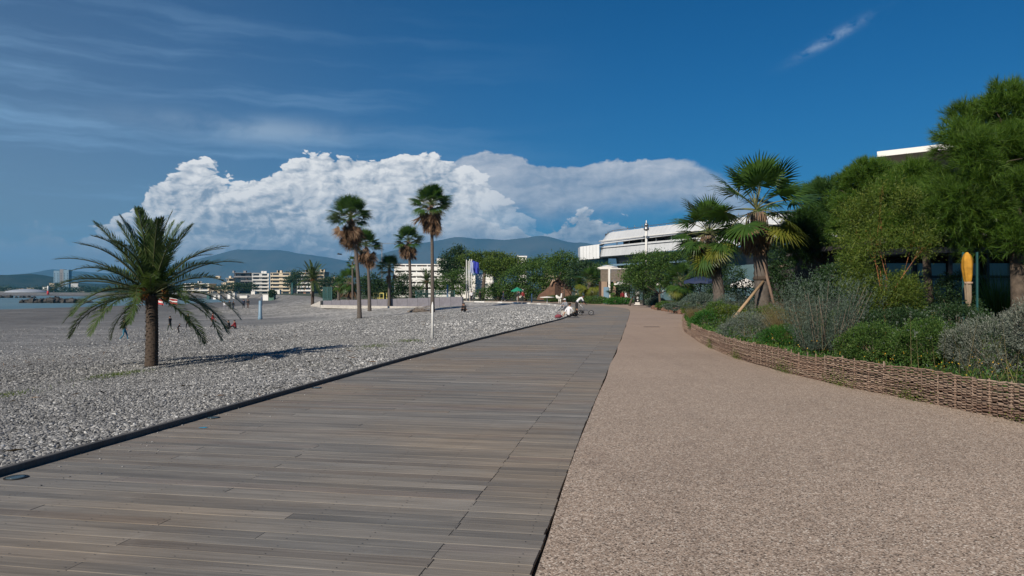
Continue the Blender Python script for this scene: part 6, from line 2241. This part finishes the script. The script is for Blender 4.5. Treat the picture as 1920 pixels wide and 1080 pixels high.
net_panel(606, 622, 538, 566, 128, 'tall teal ball-stop net at the left end of the sports wall', zb=-1.2)
net_panel(780, 852, 545, 566, 132, 'long teal mesh fence along the right part of the sports ground', M_teal, 5, 16, zb=-1.0)
for i, (px0, px1, lab) in enumerate(((700, 709, 'left yellow goal frame behind the sports wall'), (712, 719, 'middle yellow goal frame behind the sports wall'), (725, 731, 'right yellow goal frame beside the low green palm'))):
    d = 126
    q = empty('goal_frame', (XD((px0 + px1) / 2, d), d, -1.0), 0, lab, 'goal frame')
    w = (px1 - px0) / F * d
    h = ZD(549, d) + 1.0
    for s_ in (-1, 1):
        MB().box((s_ * w / 2, 0, h / 2), (0.10, 0.10, h)).build('post', M_yellow, q)
    MB().box((0, 0, h - 0.05), (w, 0.12, 0.12)).build('crossbar', M_yellow, q)
    MB().box((0, 0, h * 0.62), (w, 0.08, 0.08)).build('rail', M_yellow, q)
# columns on the beach
def column(px, py, py_top, hw, mat, label):
    b = ground(px, py)
    q = empty('beach_column', b, 0, label, 'column')
    h = ZD(py_top, b.y) - b.z
    r_ = hw / F * b.y
    MB().lathe([(r_ * 1.35, -0.1), (r_ * 1.2, h * 0.12), (r_, h * 0.25), (r_ * 0.8, h), (r_ * 0.3, h + 0.03)], 10).build('shaft', mat, q)
    return q


column(488, 599, 564, 3.4, M_bluep, 'pale blue shower column standing on the open beach')
column(490.5, 573, 557, 1.3, plain('dark_blue_paint', (0.04, 0.08, 0.14), 0.5), 'thin dark blue post behind the pale blue column')
column(548, 552, 530, 1.6, M_teal, 'teal post in front of the tall dark tree')
column(839, 566, 534, 1.8, M_bluep, 'light blue post behind the right part of the sports fence')
hut = ground(505, 556)
q = empty('beach_hut', (XD(505, 330), 330, float(beach_z(XD(505, 330), 330))), 0, 'small white beach hut with a green side and a bush', 'hut')
w = 20 / F * 330
MB().box((-w * 0.25, 0, 1.3), (w * 0.5, 3, 2.6)).build('wall', M_white, q)
MB().box((w * 0.25, 0.2, 1.2), (w * 0.5, 3, 2.4)).build('wall', plain('dull_green_paint', (0.08, 0.17, 0.13), 0.7), q)
MB().box((0, 0, 2.75), (w * 1.1, 3.5, 0.2)).build('roof', M_canvas, q)
shrub('beach_bush', 511, 549, 325, 8, 5, 'round dark bush in front of the green side of the beach hut', L_dark, 900, 0.7, 0.3, z=float(beach_z(XD(511, 325), 325)), lobes=3)
# clutter along the far promenade: fence of white panels and parked shades
for i, (px, w_, mt, h_) in enumerate(((404, 5, M_white, 3.0), (412, 4, M_canvas, 2.5), (431, 5, M_white, 3.4), (440, 4, M_canvas, 3.4), (458, 14, M_canvas, 1.6), (476, 7, M_canvas, 1.8), (392, 5, M_teal, 4.0), (520, 12, M_canvas, 2.5))):
    dd = 430
    zz = float(beach_z(XD(px, dd), dd))
    labs = ('white beach cabin left of the far tree row', 'small cream beach cabin beside the white one', 'white panel-sided cabin in front of the dark stepped building', 'tall cream cabin next to the panel-sided one', 'long low cream wall before the white apartment block', 'short low cream wall near the beach hut', 'teal cabin at the left end of the far cabins', 'wide pale awning right of the beach hut')
    c_ = empty('beach_cabin', (XD(px, dd), dd, zz), 0, labs[i], 'cabin')
    ww = w_ / F * dd
    MB().box((0, 0, h_ / 2), (ww, 3, h_)).build('wall', mt, c_)
    MB().box((0, 0, h_ + 0.08), (ww + 0.3, 3.3, 0.16)).build('roof', M_greyr, c_)
# round domed sea-front kiosks / wind flags near the water
for px, py, lab in ((299, 575, 'red and white striped flag by the water just right of the palm trunk'), (325, 574, 'second red and white flag by the water under a palm frond')):
    b = ground(px, py)
    q = empty('beach_flag', b, 0, lab, 'flag')
    h = ZD(553, b.y) - b.z
    w = 14 / F * b.y
    MB().tube([(-w / 2, 0, 0), (-w / 2, 0, h)], 0.05, 5).build('pole', M_white, q)
    for k in range(5):
        z_ = h - (k + 1) * h * 0.15
        MB().add([(-w / 2, 0, z_), (w / 2, 0.15, z_ - h * 0.12), (w / 2, 0.15, z_ + h * 0.03), (-w / 2, 0, z_ + h * 0.15)], [(0, 1, 2, 3)]).build('stripe', M_redp if k % 2 == 0 else M_white, q)
# heaped bare branches
b = ground(782, 585)
q = empty('driftwood', b, 0, 'heap of bare grey branches on the pebbles left of the tallest palm', 'driftwood')
m = MB()
for i in range(70):
    a = random.uniform(-0.2, 0.9)
    L_ = random.uniform(0.6, 2.6)
    s0_ = Vector((random.uniform(-1.3, 0.6), random.uniform(-.5, .5), random.uniform(0, .12)))
    e_ = s0_ + Vector((math.cos(a) * L_, random.uniform(-.7, .7), abs(math.sin(a)) * L_ * 0.55))
    mid_ = s0_.lerp(e_, .5) + Vector((0, 0, random.uniform(-.15, .15)))
    m.tube([s0_, mid_, e_], [0.035, 0.022, 0.008], 4)
m.build('branches', plain('bleached_wood', (0.24, 0.20, 0.17), 0.9), q)
# bird in flight, crane
q = empty('bird', (XD(637, 60), 60, ZD(477, 60)), 0, 'dark bird in flight left of the leaning palm', 'bird')
MB().tube([(-0.22, 0, 0.0), (-0.1, 0, 0.03), (0.08, 0, 0.02), (0.2, 0, -0.03)], [0.01, 0.05, 0.05, 0.012], 8).add([(-0.02, 0.02, 0.03), (0.08, 0.02, 0.03), (0.12, 0.42, 0.10), (0.0, 0.5, 0.08)], [(0, 1, 2, 3)]).add([(-0.02, -0.02, 0.03), (0.08, -0.02, 0.03), (-0.02, -0.42, 0.10), (-0.14, -0.42, 0.08)], [(3, 2, 1, 0)]).build('body', M_black, q)
q = empty('tower_crane', (XD(716, 1500), 1500, -1), 0, 'faint distant tower crane with a long jib between the palms', 'crane')
hc = ZD(457, 1500) + 1
m = MB().box((0, 0, hc / 2), (1.6, 1.6, hc)); m.build('tower', M_greyr, q)
m = MB().box((10, 0, hc), (44, 1.0, 0.5)).box((10, 0, hc + 1.4), (40, 0.6, 0.3))
for k in range(20): m.box((-10 + k * 2.1, 0, hc + 0.7), (0.25, 0.25, 1.5))
m.build('jib', M_greyr, q)
MB().box((26, 0, hc - 1), (3, 2, 2)).build('counterweight', M_browna, q)

# ------------------------------------------------------------------ people
SKIN = plain('skin', (0.36, 0.20, 0.135), 0.6, 0.05)
HAIR = plain('dark_hair', (0.020, 0.015, 0.012), 0.6)
CL = {'black': plain('black_cloth', (0.016, 0.016, 0.019), 0.9), 'navy': plain('navy_cloth', (0.025, 0.035, 0.070), 0.9), 'teal': plain('teal_blue_cloth', (0.04, 0.16, 0.24), 0.9),
      'green': plain('dull_green_cloth', (0.05, 0.065, 0.050), 0.9), 'red': plain('dark_red_cloth', (0.23, 0.020, 0.028), 0.9), 'white': plain('white_cloth', (0.66, 0.66, 0.70), 0.9),
      'grey': plain('grey_cloth', (0.22, 0.23, 0.26), 0.9), 'pink': plain('pink_red_cloth', (0.20, 0.045, 0.062), 0.9, 0.3, 9), 'shoe': plain('pale_shoes', (0.45, 0.45, 0.45), 0.8), 'brown': plain('brown_cloth', (0.10, 0.06, 0.045), 0.9)}

J0 = {'pelvis': (0, 0, .53), 'belly': (0, 0, .62), 'chest': (0, 0, .72), 'neckb': (0, 0, .82), 'neck': (0, .005, .86), 'chin': (0, .02, .885), 'head': (0, .012, .925), 'crown': (0, .005, .975),
      'shL': (-.105, 0, .80), 'elL': (-.135, .01, .63), 'wrL': (-.14, .05, .48), 'haL': (-.14, .07, .43), 'shR': (.105, 0, .80), 'elR': (.135, .01, .63), 'wrR': (.14, .05, .48), 'haR': (.14, .07, .43),
      'hiL': (-.052, 0, .50), 'knL': (-.06, .01, .28), 'anL': (-.06, 0, .045), 'toL': (-.065, .09, .015), 'hiR': (.052, 0, .50), 'knR': (.06, .01, .28), 'anR': (.06, 0, .045), 'toR': (.065, .09, .015)}
BONES = [('pelvis', 'belly'), ('belly', 'chest'), ('chest', 'neckb'), ('neckb', 'neck'), ('neck', 'chin'), ('chin', 'head'), ('head', 'crown'), ('neckb', 'shL'), ('shL', 'elL'), ('elL', 'wrL'), ('wrL', 'haL'),
         ('neckb', 'shR'), ('shR', 'elR'), ('elR', 'wrR'), ('wrR', 'haR'), ('pelvis', 'hiL'), ('hiL', 'knL'), ('knL', 'anL'), ('anL', 'toL'), ('pelvis', 'hiR'), ('hiR', 'knR'), ('knR', 'anR'), ('anR', 'toR')]
RAD = {'pelvis': (.085, .06), 'belly': (.075, .055), 'chest': (.09, .06), 'neckb': (.05, .042), 'neck': (.030, .030), 'chin': (.038, .042), 'head': (.047, .056), 'crown': (.030, .036), 'shL': (.038, .038), 'elL': (.027, .027), 'wrL': (.019, .019), 'haL': (.020, .013),
       'shR': (.038, .038), 'elR': (.027, .027), 'wrR': (.019, .019), 'haR': (.020, .013), 'hiL': (.055, .058), 'knL': (.036, .036), 'anL': (.023, .023), 'toL': (.022, .016), 'hiR': (.055, .058), 'knR': (.036, .036), 'anR': (.023, .023), 'toR': (.022, .016)}
POSES = {
    'stand': {},
    'walk': {'knL': (-.055, .10, .29), 'anL': (-.055, .14, .055), 'toL': (-.055, .22, .035), 'knR': (.055, -.01, .28), 'anR': (.055, -.17, .09), 'toR': (.055, -.10, .02), 'elL': (-.135, -.06, .65), 'wrL': (-.14, -.06, .50), 'haL': (-.14, -.06, .45), 'elR': (.135, .06, .65), 'wrR': (.14, .14, .54), 'haR': (.14, .18, .51)},
    'kick': {'chest': (0, .06, .71), 'neckb': (0, .10, .80), 'neck': (0, .12, .84), 'chin': (0, .145, .86), 'head': (0, .145, .90), 'crown': (0, .14, .95), 'shL': (-.105, .09, .78), 'shR': (.105, .09, .78), 'elL': (-.17, .14, .66), 'wrL': (-.2, .24, .66), 'haL': (-.2, .29, .67), 'elR': (.17, .02, .66), 'wrR': (.22, .0, .56), 'haR': (.23, .0, .52), 'knR': (.055, .12, .33), 'anR': (.055, .02, .15), 'toR': (.055, .09, .10)},
    'bend': {'belly': (0, .04, .62), 'chest': (0, .13, .69), 'neckb': (0, .22, .75), 'neck': (0, .26, .77), 'chin': (0, .295, .77), 'head': (0, .31, .80), 'crown': (0, .32, .85), 'shL': (-.105, .21, .73), 'shR': (.105, .21, .73), 'elL': (-.13, .28, .58), 'wrL': (-.11, .38, .50), 'haL': (-.10, .42, .47), 'elR': (.13, .28, .58), 'wrR': (.11, .38, .50), 'haR': (.10, .42, .47)},
    'sit': {'pelvis': (0, 0, .07), 'belly': (0, .01, .16), 'chest': (0, .03, .26), 'neckb': (0, .05, .36), 'neck': (0, .065, .40), 'chin': (0, .09, .425), 'head': (0, .085, .465), 'crown': (0, .078, .515), 'shL': (-.105, .05, .34), 'shR': (.105, .05, .34), 'elL': (-.13, .13, .21), 'wrL': (-.07, .23, .22), 'haL': (-.03, .26, .22), 'elR': (.13, .13, .21), 'wrR': (.07, .23, .22), 'haR': (.03, .26, .22),
            'hiL': (-.055, .02, .065), 'knL': (-.085, .22, .20), 'anL': (-.07, .37, .045), 'toL': (-.075, .45, .02), 'hiR': (.055, .02, .065), 'knR': (.085, .22, .20), 'anR': (.07, .37, .045), 'toR': (.075, .45, .02)},
    'sitlow': {'pelvis': (0, 0, .07), 'belly': (0, .0, .16), 'chest': (0, .01, .26), 'neckb': (0, .03, .36), 'neck': (0, .045, .40), 'chin': (0, .07, .425), 'head': (0, .065, .465), 'crown': (0, .058, .515), 'shL': (-.105, .03, .34), 'shR': (.105, .03, .34), 'elL': (-.14, -.05, .20), 'wrL': (-.13, -.14, .07), 'haL': (-.13, -.17, .035), 'elR': (.13, .13, .21), 'wrR': (.07, .23, .18), 'haR': (.05, .27, .17),
               'hiL': (-.055, .02, .065), 'knL': (-.08, .24, .09), 'anL': (-.07, .45, .035), 'toL': (-.075, .49, .09), 'hiR': (.055, .02, .065), 'knR': (.085, .22, .16), 'anR': (.05, .38, .045), 'toR': (.05, .45, .02)}}
TOPB = {'pelvis', 'belly', 'chest', 'shL', 'shR', 'elL', 'elR', 'neckb', 'wrL', 'wrR'}


def person(label, loc, facing, height, pose, top, legs, sleeves=True, shorts=False, shoe='shoe', hair=True, cap=None, bag=None, group=None):
    J = {k: Vector(v) for k, v in {**J0, **POSES[pose]}.items()}
    names = list(J)
    me = bpy.data.meshes.new('skeleton')
    me.from_pydata([tuple(J[n_]) for n_ in names], [(names.index(a), names.index(b)) for a, b in BONES], [])
    tmp = bpy.data.objects.new('tmp', me)
    C.objects.link(tmp)
    md = tmp.modifiers.new('skin', 'SKIN')
    md.use_smooth_shade = True
    for i, n_ in enumerate(names):
        me.skin_vertices[0].data[i].radius = RAD[n_]
        me.skin_vertices[0].data[i].use_root = (n_ == 'pelvis')
    ss_ = tmp.modifiers.new('sub', 'SUBSURF'); ss_.levels = 1; ss_.render_levels = 1
    dg = bpy.context.evaluated_depsgraph_get()
    body = bpy.data.meshes.new_from_object(tmp.evaluated_get(dg))
    bpy.data.objects.remove(tmp)
    body.name = 'person'
    # fingers
    fb_ = MB()
    for s_ in ('L', 'R'):
        h = J['ha' + s_]; wv = (h - J['wr' + s_]).normalized()
        sd2 = wv.cross(Vector((0, 0, 1) if abs(wv.z) < .9 else (0, 1, 0))).normalized()
        for k in range(4):
            a = h + sd2 * (-.012 + .008 * k)
            l_ = (.032, .038, .036, .028)[k]
            fb_.tube([a, a + wv * l_ * .55, a + wv * l_ * .8 + Vector((0, .012, 0))], [.0052, .0046, .0035], 4, 0)
        a = J['wr' + s_].lerp(h, .35)
        fb_.tube([a, a + sd2 * .022 + wv * .012, a + sd2 * .028 + wv * .03], [.006, .0055, .004], 4, 0)
    bv = [v.co.copy() for v in body.vertices]
    mb = MB()
    mb.v = [tuple(v) for v in bv]
    cols_ = [SKIN, CL[top], CL[legs], CL[shoe]]
    for p in body.polygons:
        c = p.center
        best, bn_ = 9, None
        for a, b in BONES:
            A, B = J[a], J[b]
            ab = B - A
            t = max(0, min(1, (c - A).dot(ab) / max(ab.length_squared, 1e-9)))
            dd = (A + ab * t - c).length
            if dd < best: best, bn_, tt = dd, (a, b), t
        a, b = bn_
        if b in ('toL', 'toR') or (b in ('anL', 'anR') and tt > .93): mi_ = 3
        elif b in ('hiL', 'hiR'): mi_ = 2
        elif b in ('knL', 'knR'): mi_ = 2
        elif b in ('anL', 'anR'): mi_ = 0 if shorts else 2
        elif b in ('haL', 'haR'): mi_ = 0
        elif b in ('wrL', 'wrR'): mi_ = 1 if sleeves else 0
        elif b in ('neck',): mi_ = 1 if tt < .4 else 0
        elif b in ('chin', 'head', 'crown'): mi_ = 0
        else: mi_ = 1
        if bn_ == ('pelvis', 'belly') and tt < .35: mi_ = 2
        mb.f.append(tuple(p.vertices)); mb.mi.append(mi_); mb.sm.append(True)
    mb.add(fb_.v, fb_.f, 0, True)
    # face: nose, ears
    hd = J['head']; fw = (J['chin'] - J['neck']); fw.z = 0; fw = fw.normalized() if fw.length > 1e-4 else Vector((0, 1, 0))
    mb.ball(tuple(hd + fw * .052 + Vector((0, 0, -.008))), (.007, .010, .011), 4, 0)
    for s_ in (-1, 1): mb.ball((hd.x + s_ * .047, hd.y, hd.z - .003), (.006, .010, .014), 4, 0)
    o = mb.build('person', cols_)
    o.location = loc
    o.rotation_euler = (0, 0, facing)
    o.scale = (height,) * 3
    tag(o, label, 'person', group)
    ey = MB()
    for s_ in (-1, 1): ey.ball(tuple(hd + fw * .050 + Vector((s_ * .018, 0, .006))), (.005, .004, .004), 4, 0)
    ey.build('eyes', HAIR, o)
    MB().box(tuple(hd + fw * .053 + Vector((0, 0, -.028))), (.022, .004, .005)).build('mouth', CL['pink'], o)
    up_ = (J['crown'] - J['chin']).normalized()
    hb = MB().ball(tuple(hd - fw * .010 + Vector((0, 0, .022))), (.052, .060, .044), 8)
    if hair is True: hb.build('hair', HAIR, o)
    elif hair == 'long': hb.ball(tuple(hd - fw * .035 + Vector((0, 0, -.02))), (.045, .03, .06), 7).build('hair', HAIR, o)
    if cap: MB().ball(tuple(hd - fw * .004 + Vector((0, 0, .026))), (.056, .064, .044), 8).box(tuple(hd + fw * .075 + Vector((0, 0, .018))), (.07, .06, .008)).build('cap', CL[cap], o)
    return o


def on_beach(px, py): return ground(px, py)


def P_(label, px, py, hpx, facing, pose, top, legs, full=None, **kw):
    b = on_beach(px, py)
    h = hpx / F * b.y if full is None else full
    if full is None: h = max(0.9, min(1.9, h))
    return person(label, b, R(facing), h, pose, top, legs, **kw)


P_('person in black jacket and teal trousers striding across the pebbles left of the palm trunk', 233, 640, 43, -80, 'walk', 'black', 'teal')
P_('person in dark green walking with a bag just right of the palm trunk', 319, 623, 31, 70, 'walk', 'black', 'green')
P_('small child in black kicking out on the pebbles', 334, 628, 23, -80, 'kick', 'black', 'black', full=1.05)
P_('person in black standing behind the hanging palm frond', 353, 619, 31, 60, 'walk', 'green', 'black')
P_('person in dark red top walking alone beside the drooping frond', 399, 617, 31, -60, 'walk', 'red', 'black')
P_('person in black sitting with legs stretched on the pebbles', 430, 617, 31, 80, 'sitlow', 'black', 'black', full=1.75)
P_('person in dark red sitting hunched on the pebbles', 442, 617, 31, 80, 'sit', 'red', 'black', full=1.75)
P_('person in white furthest left in the distant beach group', 421, 581, 15, 0, 'stand', 'white', 'grey', full=1.6)
P_('person in black standing second in the distant beach group', 430.5, 582, 16, 20, 'stand', 'black', 'black', full=1.8)
P_('shorter person in black standing in the middle of the distant beach group', 437.5, 581, 15, -20, 'stand', 'black', 'navy', full=1.6)
P_('person in dark clothes walking fourth in the distant beach group', 457, 580, 16, 30, 'walk', 'navy', 'black', full=1.85)
P_('person in dark clothes at the right end of the distant beach group', 465, 580, 16, 190, 'walk', 'black', 'brown', full=1.85)
P_('person in black sitting alone on the pebbles near the light blue post', 838, 573, 30, 200, 'sit', 'black', 'black', full=1.75)
P_('person in black sitting left of a pair on the pebbles', 866, 584, 30, 250, 'sit', 'black', 'brown', full=1.75)
P_('person in black sitting right of a pair on the pebbles', 871, 585, 30, 160, 'sit', 'black', 'black', full=1.8)
# by the kerb
b = at(1066, 596)
person('person in white shirt and dark trousers sitting on the kerb, seen from behind', (b.x, b.y, 0.02), R(-50), 1.72, 'sitlow', 'white', 'black', sleeves=False)
bg_ = empty('bag', (b.x - 0.62, b.y - 0.1, 0.0), 0.2, 'slumped pink-red bag on the kerb beside the seated person', 'bag')
MB().ball((0, 0, 0.13), (0.26, 0.17, 0.14), 8).ball((-.14, .04, 0.10), (0.15, 0.13, 0.10), 7).build('body', CL['pink'], bg_)
bg_.scale = (0.85, 0.85, 0.85)
MB().tube([(-.15, 0, 0.26), (-.05, 0, 0.40), (0.1, 0, 0.38), (.17, 0, 0.25)], 0.015, 5).build('strap', CL['pink'], bg_)
b2_ = at(1061, 589)
person('person in grey striped top and cap sitting just behind the white-shirted one', (b2_.x, b2_.y, 0.25), R(140), 1.65, 'sit', 'grey', 'grey', cap='white', shoe='black')
MB_st = empty('low_block', (b2_.x, b2_.y, 0.0), 0, 'low pale block the grey-clad person sits on', 'block')
MB().box((0, 0, 0.13), (0.7, 0.5, 0.26)).build('block', M_conc, MB_st)
b3 = at(1081, 591)
person('person in white T-shirt and black shorts bending over the pushchair', (b3.x, b3.y, 0), R(-75), 1.6, 'bend', 'white', 'black', shorts=True, sleeves=False)
# pushchair with a big front wheel
pc = empty('pushchair', (b3.x + 0.42, b3.y - 0.3, 0), R(-6), 'three-wheeled pushchair with navy seat and spoked front wheel on the deck', 'pushchair')


def wheel(x, y, r_, parent):
    m = MB()
    pts = [(x + r_ * math.cos(a), y, r_ + 0.004 + r_ * math.sin(a)) for a in [2 * PI * k / 20 for k in range(21)]]
    w_ = m.tube(pts, 0.022, 6, 0, cap=False).build('wheel', M_black, parent)
    s_ = MB()
    for k in range(8):
        a = PI * k / 4
        s_.tube([(x, y, r_), (x + r_ * .92 * math.cos(a), y, r_ + r_ * .92 * math.sin(a))], 0.006, 4)
    s_.lathe([(0.02, -0.01), (0.02, 0.01)], 8, (x, y, r_))
    s_.build('spokes', M_steel, w_)


wheel(0.55, 0, 0.17, pc); wheel(-0.20, -0.26, 0.17, pc); wheel(-0.20, 0.26, 0.17, pc)
MB().tube([(0.55, 0, .17), (0.25, 0, 0.36), (-0.2, 0, 0.30)], 0.016, 6).tube([(-.2, -.26, .17), (0.05, -.2, .5), (-.45, -.22, .98), (-.45, .22, .98), (0.05, .2, .5), (-.2, .26, .17)], 0.014, 6).build('frame', M_steel, pc)
MB().add([(-.15, -.19, .36), (.28, -.19, .42), (.28, .19, .42), (-.15, .19, .36), (-.32, -.19, .85), (-.32, .19, .85)], [(0, 1, 2, 3), (0, 3, 5, 4)]).build('seat', CL['navy'], pc)
MB().add([(-.34, -.2, .86), (-.34, .2, .86), (-.16, .21, 1.02), (-.16, -.21, 1.02), (.08, .2, .98), (.08, -.2, .98), (.16, .18, .84), (.16, -.18, .84)], [(0, 1, 2, 3), (3, 2, 4, 5), (5, 4, 6, 7)]).build('hood', CL['navy'], pc)
MB().box((-.1, 0, .22), (.34, .3, .14)).build('basket', CL['black'], pc)
MB().ball((-.62, -.1, .30), (.16, .2, .28), 7).build('bag', plain('khaki_cloth', (0.17, 0.16, 0.13), 0.9), pc)

# promenade walkers far away
for i, (px, py, d, top_, lg, lab) in enumerate((
        (884, 0, 118, 'white', 'black', 'person in white walking just right of the flagpoles'),
        (900, 0, 116, 'black', 'black', 'person in black walking on the promenade toward the flagpoles'),
        (944, 0, 124, 'navy', 'navy', 'person in blue crouching at the edge of the promenade'),
        (972, 0, 110, 'black', 'brown', 'dark-clothed person under the green parasol'),
        (980, 0, 110, 'red', 'black', 'person in red near the green parasol'),
        (1167, 0, 92, 'red', 'black', 'person in red sitting area under the white terrace parasol'),
        (1174, 0, 92, 'white', 'grey', 'person in white standing under the white terrace parasol'),
        (1055, 0, 102, 'brown', 'brown', 'person in brown by the white ornament'))):
    x = XD(px, d)
    z_ = 0.0 if x > kx(d) else float(beach_z(x, d))
    person(lab, (x, d, z_), R(40 * i), 1.72, 'walk' if i % 2 == 0 else 'stand', top_, lg)
